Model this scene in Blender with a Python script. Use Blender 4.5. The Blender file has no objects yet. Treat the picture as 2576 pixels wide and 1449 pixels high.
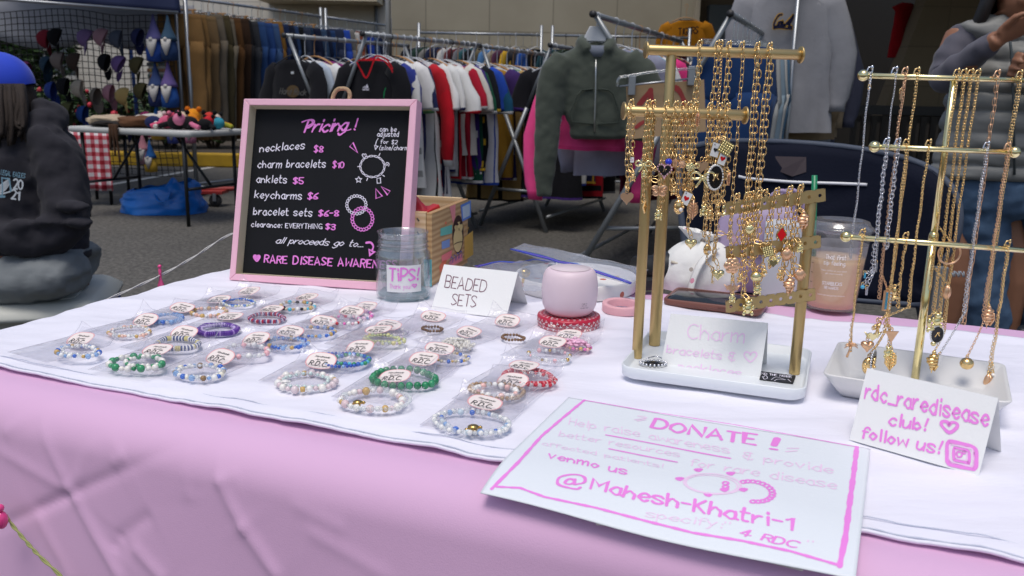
import bpy, bmesh, math, random
from mathutils import Vector as V, Matrix, noise
from math import sin, cos, pi, sqrt, atan2, radians, hypot, exp, degrees
rnd = random.Random(11)
sc = bpy.context.scene
# ---------------------------------------------------------------- camera
W, H, F = 2576, 1449, 2144.0            # picture units in which the photograph was measured
CAMP = V((0, 0, 1.035))
_d = V(((1100 - W / 2) / F, (10150 - H / 2) / F, 1)).normalized()
_z = -_d
_y = (V((0, 0, 1)) - V((0, 0, 1)).dot(_z) * _z).normalized()
_x = _y.cross(_z)
RW = Matrix((_x, _y, _z))                # picture axes (right, down, forward) -> world
cam = bpy.data.cameras.new('camera'); camo = bpy.data.objects.new('camera', cam)
sc.collection.objects.link(camo); sc.camera = camo
cx_, cy_, cz_ = RW @ V((1, 0, 0)), RW @ V((0, -1, 0)), RW @ V((0, 0, -1))
camo.matrix_world = Matrix(((cx_.x, cy_.x, cz_.x, CAMP.x), (cx_.y, cy_.y, cz_.y, CAMP.y), (cx_.z, cy_.z, cz_.z, CAMP.z), (0, 0, 0, 1)))
cam.sensor_width = 36; cam.lens = F / W * 36
cam.clip_start = 0.05; cam.clip_end = 500
cam.dof.use_dof = True; cam.dof.focus_distance = 1.0; cam.dof.aperture_fstop = 14.0
# ---------------------------------------------------------------- sky, sun, exposure
world = bpy.data.worlds.new('World'); sc.world = world; world.use_nodes = True
nt = world.node_tree; nt.nodes.clear()
sky = nt.nodes.new('ShaderNodeTexSky'); sky.sky_type = 'NISHITA'; sky.sun_disc = False
sky.sun_elevation = radians(71); sky.sun_rotation = radians(200); sky.air_density = 1.0; sky.dust_density = 3.0; sky.ozone_density = 1.0
bg = nt.nodes.new('ShaderNodeBackground'); bg.inputs['Strength'].default_value = 0.12
wo = nt.nodes.new('ShaderNodeOutputWorld')
nt.links.new(sky.outputs[0], bg.inputs[0]); nt.links.new(bg.outputs[0], wo.inputs[0])
sl = bpy.data.lights.new('sun', 'SUN'); sl.energy = 1.5; sl.angle = radians(25); sl.color = (1, .97, .93)
so = bpy.data.objects.new('sun', sl); sc.collection.objects.link(so)
_el, _az = radians(71), radians(200)     # azimuth measured like the sky texture's sun_rotation
so.rotation_euler = V((-sin(_az) * cos(_el), -cos(_az) * cos(_el), -sin(_el))).to_track_quat('-Z', 'Y').to_euler()
sc.view_settings.view_transform = 'Standard'; sc.view_settings.look = 'None'
sc.view_settings.exposure = 0.04; sc.view_settings.gamma = 1.0
sc.cycles.max_bounces = 10; sc.cycles.transparent_max_bounces = 24
sc.cycles.transmission_bounces = 8; sc.cycles.caustics_refractive = False; sc.cycles.caustics_reflective = False
# ---------------------------------------------------------------- measuring helpers
def ray(u, v): return RW @ V(((u - W / 2) / F, (v - H / 2) / F, 1))
def P(u, v, z=.74):                       # where the sight line meets a level plane
    r = ray(u, v); return CAMP + r * ((z - CAMP.z) / r.z)
def PY(u, v, y):                          # ... or an upright plane y metres away
    r = ray(u, v); return CAMP + r * (y / r.y)
def PP(u, v, o, n):                       # ... or any plane
    r = ray(u, v); return CAMP + r * ((o - CAMP).dot(n) / r.dot(n))
def reg(ox, oy, k): return lambda x, y: ((x / k + ox) / 1.192547, (y / k + oy) / 1.192547)
gBoard = reg(650, 270, 2.2288); gCharm = reg(1800, 600, 2.4143); gRdc = reg(2400, 650, 1.811); gSpk = reg(1200, 700, 3.22)
gPost = reg(1400, 1150, 2.0608); gNeck = reg(2400, 0, 2.07); gGold = reg(1800, 50, 2.4143); gStrip = reg(2100, 300, 2.23)
gLeft = reg(0, 0, 1.61); gNet = reg(0, 0, 3.45); gPer = reg(0, 250, 1.9333); gR1 = reg(500, 0, 3.22); gR2 = reg(1150, 0, 3.22)
gHood = reg(1550, 0, 1.81125); gCal = reg(2150, 0, 3.45); gFront = reg(0, 1100, 1.7173)
_a, TO = P(0, 930, .74), P(1260, 1170, .74); TO.z = 0; TD = V((TO.x - _a.x, TO.y - _a.y, 0)).normalized(); TN = V((-TD.y, TD.x, 0))
def T(s, t, z=.74): return V((TO.x + TD.x * s + TN.x * t, TO.y + TD.y * s + TN.y * t, z))
def inv(p): q = V((p.x, p.y, 0)) - TO; return q.dot(TD), q.dot(TN)
def nz(x, y=0, z=0): return noise.noise(V((x, y, z)))
def L(*c):                                # 0-255 display colour -> linear
    return tuple(((x / 255) / 12.92 if x <= 10.3 else ((x / 255 + .055) / 1.055) ** 2.4) for x in c)
# ---------------------------------------------------------------- materials
MATS = {}
def mat(key, col=(.5, .5, .5), rough=.6, metal=0, var=.08, vscale=8, bump=0, bscale=60, spec=.5, sheen=0, coat=0, aniso=None, build=None):
    if key in MATS: return MATS[key]
    m = bpy.data.materials.new(key); m.use_nodes = True; n = m.node_tree; b = n.nodes['Principled BSDF']
    b.inputs['Roughness'].default_value = rough; b.inputs['Metallic'].default_value = metal
    b.inputs['Specular IOR Level'].default_value = spec
    b.inputs['Sheen Weight'].default_value = sheen; b.inputs['Coat Weight'].default_value = coat
    tc = n.nodes.new('ShaderNodeTexCoord')
    no = n.nodes.new('ShaderNodeTexNoise'); no.inputs['Scale'].default_value = vscale; no.inputs['Detail'].default_value = 4
    n.links.new(tc.outputs['Object'], no.inputs['Vector'])
    mx = n.nodes.new('ShaderNodeMix'); mx.data_type = 'RGBA'
    mx.inputs[6].default_value = (*[max(0, c * (1 - var)) for c in col[:3]], 1)
    mx.inputs[7].default_value = (*[min(1, c * (1 + var)) for c in col[:3]], 1)
    n.links.new(no.outputs['Fac'], mx.inputs[0]); n.links.new(mx.outputs[2], b.inputs['Base Color'])
    if bump:
        n2 = n.nodes.new('ShaderNodeTexNoise'); n2.inputs['Scale'].default_value = bscale; n2.inputs['Detail'].default_value = 3
        mp = n.nodes.new('ShaderNodeMapping')
        if aniso: mp.inputs['Scale'].default_value = aniso
        n.links.new(tc.outputs['Object'], mp.inputs[0]); n.links.new(mp.outputs[0], n2.inputs['Vector'])
        bp = n.nodes.new('ShaderNodeBump'); bp.inputs['Strength'].default_value = bump; bp.inputs['Distance'].default_value = .002
        n.links.new(n2.outputs['Fac'], bp.inputs['Height']); n.links.new(bp.outputs[0], b.inputs['Normal'])
    if build: build(n, b, mx, tc)
    MATS[key] = m; return m
def cloth(col, rough=.9, **k):
    c = L(*col); return mat('cloth_%d_%d_%d' % col, c, rough, var=.2, vscale=9, bump=.8, bscale=38, spec=.12, sheen=.04, **k)
def metalm(key, col, rough=.25, **k): return mat(key, col, rough, 1, var=.04, **k)
def clear(key, tint=(.9, .9, .92), gloss=.12, rough=.12, bump=0, bscale=30, haze=0):
    if key in MATS: return MATS[key]
    m = bpy.data.materials.new(key); m.use_nodes = True; n = m.node_tree; n.nodes.clear()
    o = n.nodes.new('ShaderNodeOutputMaterial'); t = n.nodes.new('ShaderNodeBsdfTransparent'); t.inputs[0].default_value = (*tint, 1)
    g = n.nodes.new('ShaderNodeBsdfGlossy'); g.inputs['Roughness'].default_value = rough
    mx = n.nodes.new('ShaderNodeMixShader'); fr = n.nodes.new('ShaderNodeLayerWeight'); fr.inputs[0].default_value = .5
    po = n.nodes.new('ShaderNodeMath'); po.operation = 'POWER'; po.inputs[1].default_value = 3.5; n.links.new(fr.outputs['Facing'], po.inputs[0])
    ma = n.nodes.new('ShaderNodeMath'); ma.operation = 'MULTIPLY_ADD'; ma.inputs[1].default_value = .34; ma.inputs[2].default_value = gloss * .3
    n.links.new(po.outputs[0], ma.inputs[0]); n.links.new(ma.outputs[0], mx.inputs[0])
    if haze:                                     # slightly milky plastic
        df = n.nodes.new('ShaderNodeBsdfTranslucent'); df.inputs[0].default_value = (.9, .9, .92, 1); d2 = n.nodes.new('ShaderNodeBsdfDiffuse'); d2.inputs[0].default_value = (.9, .9, .92, 1)
        mh = n.nodes.new('ShaderNodeMixShader'); mh.inputs[0].default_value = .5; n.links.new(df.outputs[0], mh.inputs[1]); n.links.new(d2.outputs[0], mh.inputs[2])
        mt = n.nodes.new('ShaderNodeMixShader'); mt.inputs[0].default_value = haze; n.links.new(t.outputs[0], mt.inputs[1]); n.links.new(mh.outputs[0], mt.inputs[2]); t = mt
    n.links.new(t.outputs[0], mx.inputs[1]); n.links.new(g.outputs[0], mx.inputs[2]); n.links.new(mx.outputs[0], o.inputs[0])
    if bump:
        tc = n.nodes.new('ShaderNodeTexCoord'); no = n.nodes.new('ShaderNodeTexNoise'); no.inputs['Scale'].default_value = bscale; no.inputs['Detail'].default_value = 4
        bp = n.nodes.new('ShaderNodeBump'); bp.inputs['Strength'].default_value = bump; bp.inputs['Distance'].default_value = .003
        n.links.new(tc.outputs['Object'], no.inputs['Vector']); n.links.new(no.outputs['Fac'], bp.inputs['Height'])
        n.links.new(bp.outputs[0], g.inputs['Normal']); n.links.new(bp.outputs[0], fr.inputs['Normal'])
    MATS[key] = m; return m
# ---------------------------------------------------------------- mesh builder and object tree
ORG = {}
def thing(name, label, cat, loc=(0, 0, 0), group=None, rotz=0):
    o = bpy.data.objects.new(name, None); sc.collection.objects.link(o)
    o.location = loc; o.rotation_euler = (0, 0, rotz); o.empty_display_size = .05
    o['label'] = label; o['category'] = cat
    if group: o['group'] = group
    ORG[o] = V(loc); return o
def frame(d, up=V((0, 0, 1))):
    d = d.normalized(); a = d.cross(up)
    if a.length < 1e-4: a = d.cross(V((1, 0, 0)))
    a.normalize(); return a, a.cross(d).normalized()
class MB:
    def __init__(s): s.v, s.f, s.m, s.s = [], [], [], []
    def add(s, vs, fs, mi=0, sm=True):
        b = len(s.v); s.v += [V(x) for x in vs]
        for f in fs: s.f.append([i + b for i in f]); s.m.append(mi); s.s.append(sm)
    def box(s, c, size, M=None, mi=0, taper=1):
        c = V(c); hx, hy, hz = [q / 2 for q in size]; vs = []
        for z in (-1, 1):
            k = taper if z > 0 else 1
            for x, y in ((-1, -1), (1, -1), (1, 1), (-1, 1)):
                p = V((x * hx * k, y * hy * k, z * hz)); vs.append(c + (M @ p if M else p))
        s.add(vs, [(3, 2, 1, 0), (4, 5, 6, 7), (0, 1, 5, 4), (1, 2, 6, 5), (2, 3, 7, 6), (3, 0, 4, 7)], mi, False); return s
    def tube(s, pts, r, seg=8, closed=False, mi=0, caps=True, flat=1.0):
        pts = [V(p) for p in pts]; n = len(pts); rr = r if hasattr(r, '__len__') else [r] * n
        vs, up = [], None; prev = None
        for i, p in enumerate(pts):
            d = (pts[(i + 1) % n] - pts[i - 1]) if closed else (pts[min(i + 1, n - 1)] - pts[max(i - 1, 0)])
            if d.length < 1e-9: d = V((0, 0, 1))
            d.normalize()
            if prev is None: a, b = frame(d)
            else:
                a = prev - prev.dot(d) * d
                if a.length < 1e-5: a, _ = frame(d)
                a.normalize(); b = a.cross(d)
            prev = a
            for k in range(seg):
                t = 2 * pi * k / seg; vs.append(p + (a * cos(t) + b * sin(t) * flat) * rr[i])
        fs = []
        for i in range(n if closed else n - 1):
            j = (i + 1) % n
            for k in range(seg): fs.append((i * seg + k, i * seg + (k + 1) % seg, j * seg + (k + 1) % seg, j * seg + k))
        if caps and not closed: fs += [tuple(range(seg))[::-1], tuple((n - 1) * seg + k for k in range(seg))]
        s.add(vs, fs, mi); return s
    def lathe(s, prof, c=(0, 0, 0), seg=24, M=None, mi=0, cap0=True, cap1=True):
        c = V(c); vs, fs = [], []; n = len(prof)
        for r, z in prof:
            for k in range(seg):
                t = 2 * pi * k / seg; p = V((r * cos(t), r * sin(t), z)); vs.append(c + (M @ p if M else p))
        for i in range(n - 1):
            for k in range(seg): fs.append((i * seg + k, i * seg + (k + 1) % seg, (i + 1) * seg + (k + 1) % seg, (i + 1) * seg + k))
        if cap0: fs.append(tuple(range(seg))[::-1])
        if cap1: fs.append(tuple((n - 1) * seg + k for k in range(seg)))
        s.add(vs, fs, mi); return s
    def ball(s, c, r, seg=8, rings=5, mi=0, M=None):
        r = r if hasattr(r, '__len__') else (r, r, r); c = V(c)
        vs = [c + (M @ V((0, 0, r[2])) if M else V((0, 0, r[2])))]
        for i in range(1, rings):
            a = pi * i / rings
            for k in range(seg):
                t = 2 * pi * k / seg; p = V((r[0] * sin(a) * cos(t), r[1] * sin(a) * sin(t), r[2] * cos(a))); vs.append(c + (M @ p if M else p))
        vs.append(c + (M @ V((0, 0, -r[2])) if M else V((0, 0, -r[2])))); e = len(vs) - 1
        fs = [(0, 1 + k, 1 + (k + 1) % seg) for k in range(seg)]
        for i in range(rings - 2):
            for k in range(seg): fs.append((1 + i * seg + k, 1 + (i + 1) * seg + k, 1 + (i + 1) * seg + (k + 1) % seg, 1 + i * seg + (k + 1) % seg))
        b = 1 + (rings - 2) * seg; fs += [(e, b + (k + 1) % seg, b + k) for k in range(seg)]
        s.add(vs, fs, mi); return s
    def grid(s, fn, nu, nv, mi=0, wrap=False, skip=None):
        vs = [fn(i / nu, j / nv) for j in range(nv + 1) for i in range(nu + (0 if wrap else 1))]; w = nu + (0 if wrap else 1); fs = []
        for j in range(nv):
            for i in range(nu):
                if skip and skip(i, j): continue
                fs.append((j * w + i, j * w + (i + 1) % w, (j + 1) * w + (i + 1) % w, (j + 1) * w + i))
        s.add(vs, fs, mi); return s
    def loft(s, rings, seg=14, mi=0, caps=True, M=None):   # rings: (centre, half-width vector, half-depth vector)
        vs, fs = [], []
        for c, a, b in rings:
            for k in range(seg):
                t = 2 * pi * k / seg; p = V(c) + V(a) * cos(t) + V(b) * sin(t); vs.append(M @ p if M else p)
        for i in range(len(rings) - 1):
            m_ = mi[i] if isinstance(mi, list) else mi
            s.add([], [], 0)
            for k in range(seg): fs.append(((i * seg + k, i * seg + (k + 1) % seg, (i + 1) * seg + (k + 1) % seg, (i + 1) * seg + k), m_))
        if caps: fs += [(tuple(range(seg))[::-1], mi[0] if isinstance(mi, list) else mi), (tuple((len(rings) - 1) * seg + k for k in range(seg)), mi[-1] if isinstance(mi, list) else mi)]
        b0 = len(s.v); s.v += vs
        for f, m_ in fs: s.f.append([i + b0 for i in f]); s.m.append(m_); s.s.append(True)
        return s
    def prism(s, pts, h, M=None, o=(0, 0, 0), mi=0):        # outline in local xy, thickness h along z
        n = len(pts); o = V(o); vs = [V((x, y, z)) for z in (0, h) for x, y in pts]; vs = [o + (M @ p if M else p) for p in vs]
        s.add(vs, [tuple(range(n))[::-1], tuple(range(n, 2 * n))] + [(i, (i + 1) % n, n + (i + 1) % n, n + i) for i in range(n)], mi, False); return s
    def build(s, name, m=None, parent=None, label=None, cat=None, group=None, kind=None, bevel=0, subd=0, solid=0, remesh=0, wrinkle=0, wsize=.07, local=False, origin=None, sub_s=0):
        me = bpy.data.meshes.new(name)
        if parent is not None: o0 = V((0, 0, 0)) if local else ORG[parent]
        elif origin is not None: o0 = V(origin)
        elif s.v:
            xs = [p.x for p in s.v]; ys = [p.y for p in s.v]; zs = [p.z for p in s.v]
            o0 = V(((min(xs) + max(xs)) / 2, (min(ys) + max(ys)) / 2, min(zs)))
        else: o0 = V((0, 0, 0))
        me.from_pydata([tuple(p - o0) for p in s.v], [], s.f)
        for q in (m if isinstance(m, (list, tuple)) else [m]):
            if q: me.materials.append(q)
        if s.f:
            me.polygons.foreach_set('material_index', s.m); me.polygons.foreach_set('use_smooth', s.s)
        me.update()
        o = bpy.data.objects.new(name, me); sc.collection.objects.link(o)
        if parent is not None: o.parent = parent; ORG[o] = ORG[parent]
        else: o.location = o0; ORG[o] = o0
        if label: o['label'] = label
        if cat: o['category'] = cat
        if group: o['group'] = group
        if kind: o['kind'] = kind
        if remesh:
            r = o.modifiers.new('remesh', 'REMESH'); r.mode = 'VOXEL'; r.voxel_size = remesh; r.use_smooth_shade = True
            q = o.modifiers.new('smooth', 'SMOOTH'); q.iterations = 4; q.factor = .5
        if wrinkle:
            for k_, (sz_, st_) in enumerate(((wsize, wrinkle), (wsize * .42, wrinkle * .45))):
                tx = bpy.data.textures.get('folds_%.3f' % sz_) or bpy.data.textures.new('folds_%.3f' % sz_, 'CLOUDS'); tx.noise_scale = sz_; tx.noise_depth = 1
                q = o.modifiers.new('folds', 'DISPLACE'); q.texture = tx; q.strength = st_; q.mid_level = .5; q.texture_coords = 'LOCAL'
        if solid: q = o.modifiers.new('solid', 'SOLIDIFY'); q.thickness = solid; q.offset = 0
        if bevel:
            q = o.modifiers.new('bevel', 'BEVEL'); q.width = bevel; q.segments = 2; q.limit_method = 'ANGLE'; q.angle_limit = radians(40)
        if subd: q = o.modifiers.new('subd', 'SUBSURF'); q.levels = subd; q.render_levels = subd
        return o
def copy_tree(o, parent=None, loc=None, rot=None):
    c = o.copy(); sc.collection.objects.link(c)
    if parent is not None: c.parent = parent
    for ch in list(o.children): copy_tree(ch, c)
    if loc is not None: c.location = loc
    if rot is not None: c.rotation_euler = rot
    return c
def smooth_pts(pts, n=4, closed=False):
    pts = [V(p) for p in pts]; out = []; N = len(pts)
    if N < 3: return pts
    for i in range(N if closed else N - 1):
        if closed: a, b, c, d = pts[i - 1], pts[i], pts[(i + 1) % N], pts[(i + 2) % N]
        else: a, b, c, d = pts[max(i - 1, 0)], pts[i], pts[i + 1], pts[min(i + 2, N - 1)]
        for k in range(n):
            t = k / n; out.append(.5 * ((2 * b) + (c - a) * t + (2 * a - 5 * b + 4 * c - d) * t * t + (3 * b - a - 3 * c + d) * t ** 3))
    if not closed: out.append(pts[-1])
    return out
# ---------------------------------------------------------------- hand lettering: a stroke alphabet drawn as ribbons
GL = {}
def _g(src):
    for ln in src.strip().split('\n'):
        ch, w, rest = ln.split(' ', 2); st = []
        for part in rest.split(';'):
            part = part.strip(); sm = part[0] == '~'
            st.append((sm, [(int(q[0], 16), int(q[1], 16) - 3) for q in part.lstrip('~').split()]))
        GL[ch] = (float(w), st)
_g('''
a 5 ~47 38 28 17 05 14 23 33 44 47;48 44 53
b 5 0b 03;~06 17 28 37 45 34 23 14 04
c 5 ~47 38 28 17 05 14 23 33 44
d 5 ~46 38 28 17 05 14 23 33 45;4b 43
e 5 ~05 46 47 38 28 17 05 14 23 33 44
f 4 ~4a 3b 2b 1a 18 13;08 38
g 5 ~47 38 28 17 05 14 23 33 45;~48 44 42 31 20 10 01
h 5 0b 03;~05 17 28 37 46 43
i 2 18 13;1a 1b
j 3 ~28 23 21 10 01;2a 2b
k 5 0b 03;48 05;16 43
l 2 1b 13
m 7 08 03;~06 17 28 37 33;~36 47 58 67 63
n 5 08 03;~06 17 28 37 46 43
o 5 ~28 17 05 14 23 34 46 37 28
p 5 08 00;~06 17 28 37 45 34 23 14 04
r 4 08 03;~05 17 28 38
s 5 ~47 38 18 07 16 35 44 33 13 04
t 4 ~1b 14 23 33;08 38
u 5 ~08 04 13 23 34 46;48 43
v 5 08 23 48
w 6 08 13 37 53 68
x 5 08 43;48 03
y 5 08 24;~48 24 11 00
z 5 08 48 03 43
A 6 03 2b 53;15 46
B 5 03 0b;~0b 2b 4a 48 37 07;~07 37 46 44 33 03
C 6 ~5a 3b 1a 07 14 33 54
D 6 03 0b;~0b 2b 4a 57 44 23 03
E 5 4b 0b 03 43;07 37
F 5 4b 0b 03;07 37
G 6 ~5a 3b 1a 07 14 33 53 56;36 56
H 5 0b 03;4b 43;07 47
I 2 1b 13
J 4 ~3b 35 23 13 04
K 5 0b 03;4b 06;17 43
L 5 0b 03 43
M 7 03 0b 36 6b 63
N 6 03 0b 53 5b
O 6 ~05 08 1a 2b 3b 4a 58 56 44 33 23 14 05
P 5 03 0b;~0b 2b 4a 48 26 06
R 5 03 0b;~0b 2b 4a 48 27 07;27 43
S 5 ~4a 3b 1b 09 27 45 34 13 04
T 5 0b 4b;2b 23
U 5 ~0b 05 13 33 45 4b
V 5 0b 23 4b
W 7 0b 13 38 53 6b
Y 5 0b 27 4b;27 23
Z 5 0b 4b 03 43
0 5 ~2b 09 05 23 45 49 2b
1 3 09 2b 23
2 5 ~0a 2b 4a 48 25 03;03 43
3 5 ~0a 2b 4a 38 17;~17 37 45 33 13 04
4 6 3b 05 55;3b 33
5 5 4b 0b 07;~07 27 45 33 13 04
6 5 ~4b 18 04 23 44 26 05
7 5 0b 4b 13
8 5 ~27 09 2b 49 27 04 23 44 27
$ 5 ~4a 3b 1b 09 27 45 34 13 04;2c 22
! 2 2b 16;13 14
@ 9 ~57 48 38 26 35 45 56;~58 55 65 86 89 6b 3b 09 05 33 62 73
& 5 ~4a 2b 0a 18 37;~37 07 05 23 43 44;3b 22
- 4 07 37
_ 5 03 53
( 3 ~2c 19 06 22
/ 4 02 3c
. 2 03 13
: 2 14 13;17 18
" 3 0b 09;2b 29
~ 5 ~49 13 03 04 37 59 8b 7c
> 4 39 07 35
= 5 08 48;06 46
''')
def ribbon(mb, pts, w, mp, k0=0, mi=0, caps=True):
    pts = [p for i, p in enumerate(pts) if i == 0 or hypot(p[0] - pts[i - 1][0], p[1] - pts[i - 1][1]) > 1e-6]
    n = len(pts)
    if n == 1: pts = [(pts[0][0] - w * .05, pts[0][1]), (pts[0][0] + w * .05, pts[0][1])]; n = 2
    closed = hypot(pts[0][0] - pts[-1][0], pts[0][1] - pts[-1][1]) < 1e-6 and n > 3
    l, r = [], []; al = 0
    for i in range(n):
        a = pts[i - 1] if i > 0 else (pts[-2] if closed else pts[0]); b = pts[i + 1] if i < n - 1 else (pts[1] if closed else pts[-1])
        dx, dy = b[0] - a[0], b[1] - a[1]; q = hypot(dx, dy) or 1; dx /= q; dy /= q
        k = 1.0
        if 0 < i < n - 1:
            e = hypot(pts[i][0] - a[0], pts[i][1] - a[1]) or 1
            k = min(1.7, 1 / max(.3, ((pts[i][0] - a[0]) * dx + (pts[i][1] - a[1]) * dy) / e))
        al += hypot(pts[i][0] - pts[max(0, i - 1)][0], pts[i][1] - pts[max(0, i - 1)][1]) / w; k *= 1 + .13 * sin(al * .8 + n) + .07 * sin(al * 1.9 + n * 2)
        l.append((pts[i][0] - dy * w / 2 * k, pts[i][1] + dx * w / 2 * k)); r.append((pts[i][0] + dy * w / 2 * k, pts[i][1] - dx * w / 2 * k))
    ol = l + r[::-1]; vs = [mp(x, y, k0) for x, y in ol]
    fs = [(i, 2 * n - 1 - i, 2 * n - 2 - i, i + 1) for i in range(n - 1)]
    mb.add(vs, fs, mi, False)
    if caps and not closed:
        for e, q in ((0, 1), (n - 1, n - 2)):
            a0 = atan2(pts[e][1] - pts[q][1], pts[e][0] - pts[q][0])
            arc = [(pts[e][0] + cos(a0 + t) * w / 2, pts[e][1] + sin(a0 + t) * w / 2) for t in (-pi / 2, -pi / 4, 0, pi / 4, pi / 2)]
            mb.add([mp(x, y, k0) for x, y in arc], [(0, 1, 2, 3, 4)], mi, False)
def sm2(pts, n=4):
    q = smooth_pts([(x, y, 0) for x, y in pts], n, False); return [(p.x, p.y) for p in q]
def text_w(t, gap=1.3): return sum(4.4 if c == ' ' else GL[c][0] + gap - 1 for c in t)
def write(mb, t, mp, w=.9, mi=0, gap=1.3, jit=.25, slant=0):
    x = 0
    for c in t:
        if c == ' ': x += 4.4; continue
        gw, st = GL[c]; jy = rnd.uniform(-jit, jit); js = 1 + rnd.uniform(-.06, .06) * min(1, jit * 4); jr = rnd.uniform(-.05, .05) * min(1, jit * 4)
        for k, (sm, pts) in enumerate(st):
            q = [(px + rnd.uniform(-.06, .06) , py + rnd.uniform(-.06, .06)) for px, py in pts]
            if hypot(pts[0][0] - pts[-1][0], pts[0][1] - pts[-1][1]) < .01: q[-1] = q[0]
            if sm: q = sm2(q)
            ribbon(mb, [(x + a + slant * b - jr * b, b * js + jy + jr * a) for a, b in q], w, mp, k, mi)
        x += gw + gap - 1
HEART = [(2.5, 6), (3, 7.4), (4.2, 7.8), (5, 6.8), (4.6, 5), (2.5, 2.4), (.4, 5), (0, 6.8), (.8, 7.8), (2, 7.4), (2.5, 6)]
def line_map(p0, p1, p2, t, off, n, cap=8, gap=1.3, surf=None):   # baseline p0->p1, top of the capitals p2
    wdt = text_w(t, gap) if isinstance(t, str) else t; ax = (p1 - p0) / wdt; ay = (p2 - p0) / cap; ay = ay - ax.normalized() * 0
    def mp(x, y, k):
        q = p0 + ax * x + ay * y
        if surf: q = surf(q)
        return q + n * (off + k * .00004)
    return mp
# ================================================================ the stall table and its two cloths
pinkc = L(221, 178, 212)
PINK = mat('pink_cloth', pinkc, .62, var=.05, vscale=3, bump=.12, bscale=900, spec=.3, sheen=.1)
TS0, TS1, TF, TB = -.702, 1.12, -.060, .718
creases = []
FO = T(0, TF - .004); FN = -TN
def front_uv(x, y):
    p = PP(*gFront(x, y), FO, FN); return (p - FO).dot(TD), .74 - p.z
for a, b, amp in [((130, 240), (370, 650), 4), ((370, 650), (660, 1078), 5), ((0, 820), (370, 650), -4), ((370, 650), (950, 380), -4.5), ((0, 340), (130, 240), 4),
                  ((130, 240), (250, 160), 3), ((0, 440), (370, 650), 2.5), ((370, 650), (430, 400), 2.5), ((1050, 400), (1110, 600), 5), ((1110, 600), (1250, 830), 5), ((1250, 830), (1440, 1078), 5),
                  ((630, 860), (760, 770), -3), ((630, 860), (610, 930), -3), ((710, 920), (870, 1078), 4), ((600, 470), (500, 370), 3), ((560, 510), (610, 470), 3), ((370, 650), (200, 740), -3),
                  ((900, 430), (960, 680), 2), ((400, 230), (420, 300), 1.5), ((200, 740), (420, 1078), 2.5), ((1500, 720), (1750, 830), 2.5), ((1600, 860), (2000, 1070), 2), ((1100, 600), (1180, 560), 3)]:
    creases.append((front_uv(*a), front_uv(*b), amp))
def crease_h(s, w):
    h = 0
    for (x0, y0), (x1, y1), amp in creases:
        dx, dy = x1 - x0, y1 - y0; q = dx * dx + dy * dy; t = ((s - x0) * dx + (w - y0) * dy) / q
        if -.15 < t < 1.15:
            e = ((s - x0) * -dy + (w - y0) * dx) / sqrt(q); f_ = min(1, (t + .15) / .2, (1.15 - t) / .2)
            if abs(e) < .09: h += amp * .00042 * max(0, f_) * (.95 * exp(-(e / .006) ** 2) + .7 * exp(-abs(e) / .022) * (1 if e > 0 else .55))
    return h
tb = MB()
ER = .045                                       # the cloth rolls softly over the table edge
def edge_path(a):                               # distance walked from the back hem -> (t, height, drop below the roll)
    up_ = .62; q = pi / 2 * ER
    if a < up_: return TB, .74 - ER - (up_ - a), 0
    a -= up_
    if a < q: k = a / ER; return TB - ER + ER * cos(k), .74 - ER + ER * sin(k), 0
    a -= q; fl_ = TB - TF - 2 * ER
    if a < fl_: return TB - ER - a, .74, 0
    a -= fl_; k = min(a / ER, pi / 2 * .93); t_, z = TF + ER - ER * sin(k), .74 - ER + ER * cos(k)
    if a > ER * pi / 2 * .93: w = a - ER * pi / 2 * .93; t_ -= w * .11; z -= w * .994; return t_, z, w
    return t_, z, 0
PLEN = .62 + pi * ER + TB - TF - 2 * ER + .69
def drape(u, v):
    s = TS0 - .004 + (TS1 - TS0) * u; t_, z, w0 = edge_path((v ** .82 if v > 0 else 0) * PLEN); out = 0
    if z < .735 and t_ < TF + ER:
        w = .74 - z; k = min(1, w / .12)
        out = k * (.010 * nz(s * 2.3, w * 1.1, 4) + .004 * nz(s * 6, w * 3, 9)) + min(1, w / .06) * crease_h(s, w)
    else: z += .0012 * nz(s * 7, t_ * 7, 3)
    return T(s, t_ - out, z)
tb.grid(drape, 500, 480)
def side(sx):                                  # hanging ends
    def f(u, v):
        t_ = TF + (TB - TF) * u; w = .72 * v
        return T(sx + (-1 if sx < 0 else 1) * (.004 + .014 * sin(t_ * 17) * v), t_, .738 - w)
    return f
tb.grid(side(TS0), 40, 30); tb.grid(side(TS1), 40, 30)
tb.build('pink_tablecloth', PINK, label='long pink satin tablecloth creased down the front of the stall table', cat='tablecloth', origin=T(.15, .36, 0))
ft = thing('folding_table', 'stall table hidden under the pink and white cloths', 'table', T(.15, .36, 0))
m = MB(); Mt = Matrix(((TD.x, TN.x, 0), (TD.y, TN.y, 0), (0, 0, 1)))
m.box(T(.21, .335, .70), (1.78, .69, .03), Mt); m.build('tabletop', mat('table_plastic', (.6, .6, .58), .5), ft, bevel=.006)
for s_ in (-.6, .95):
    for t_ in (.03, .62):
        m = MB(); m.tube([T(s_, t_, 0), T(s_, t_, .70)], .014); m.build('leg', metalm('table_steel', (.3, .3, .31), .4), ft)
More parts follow.
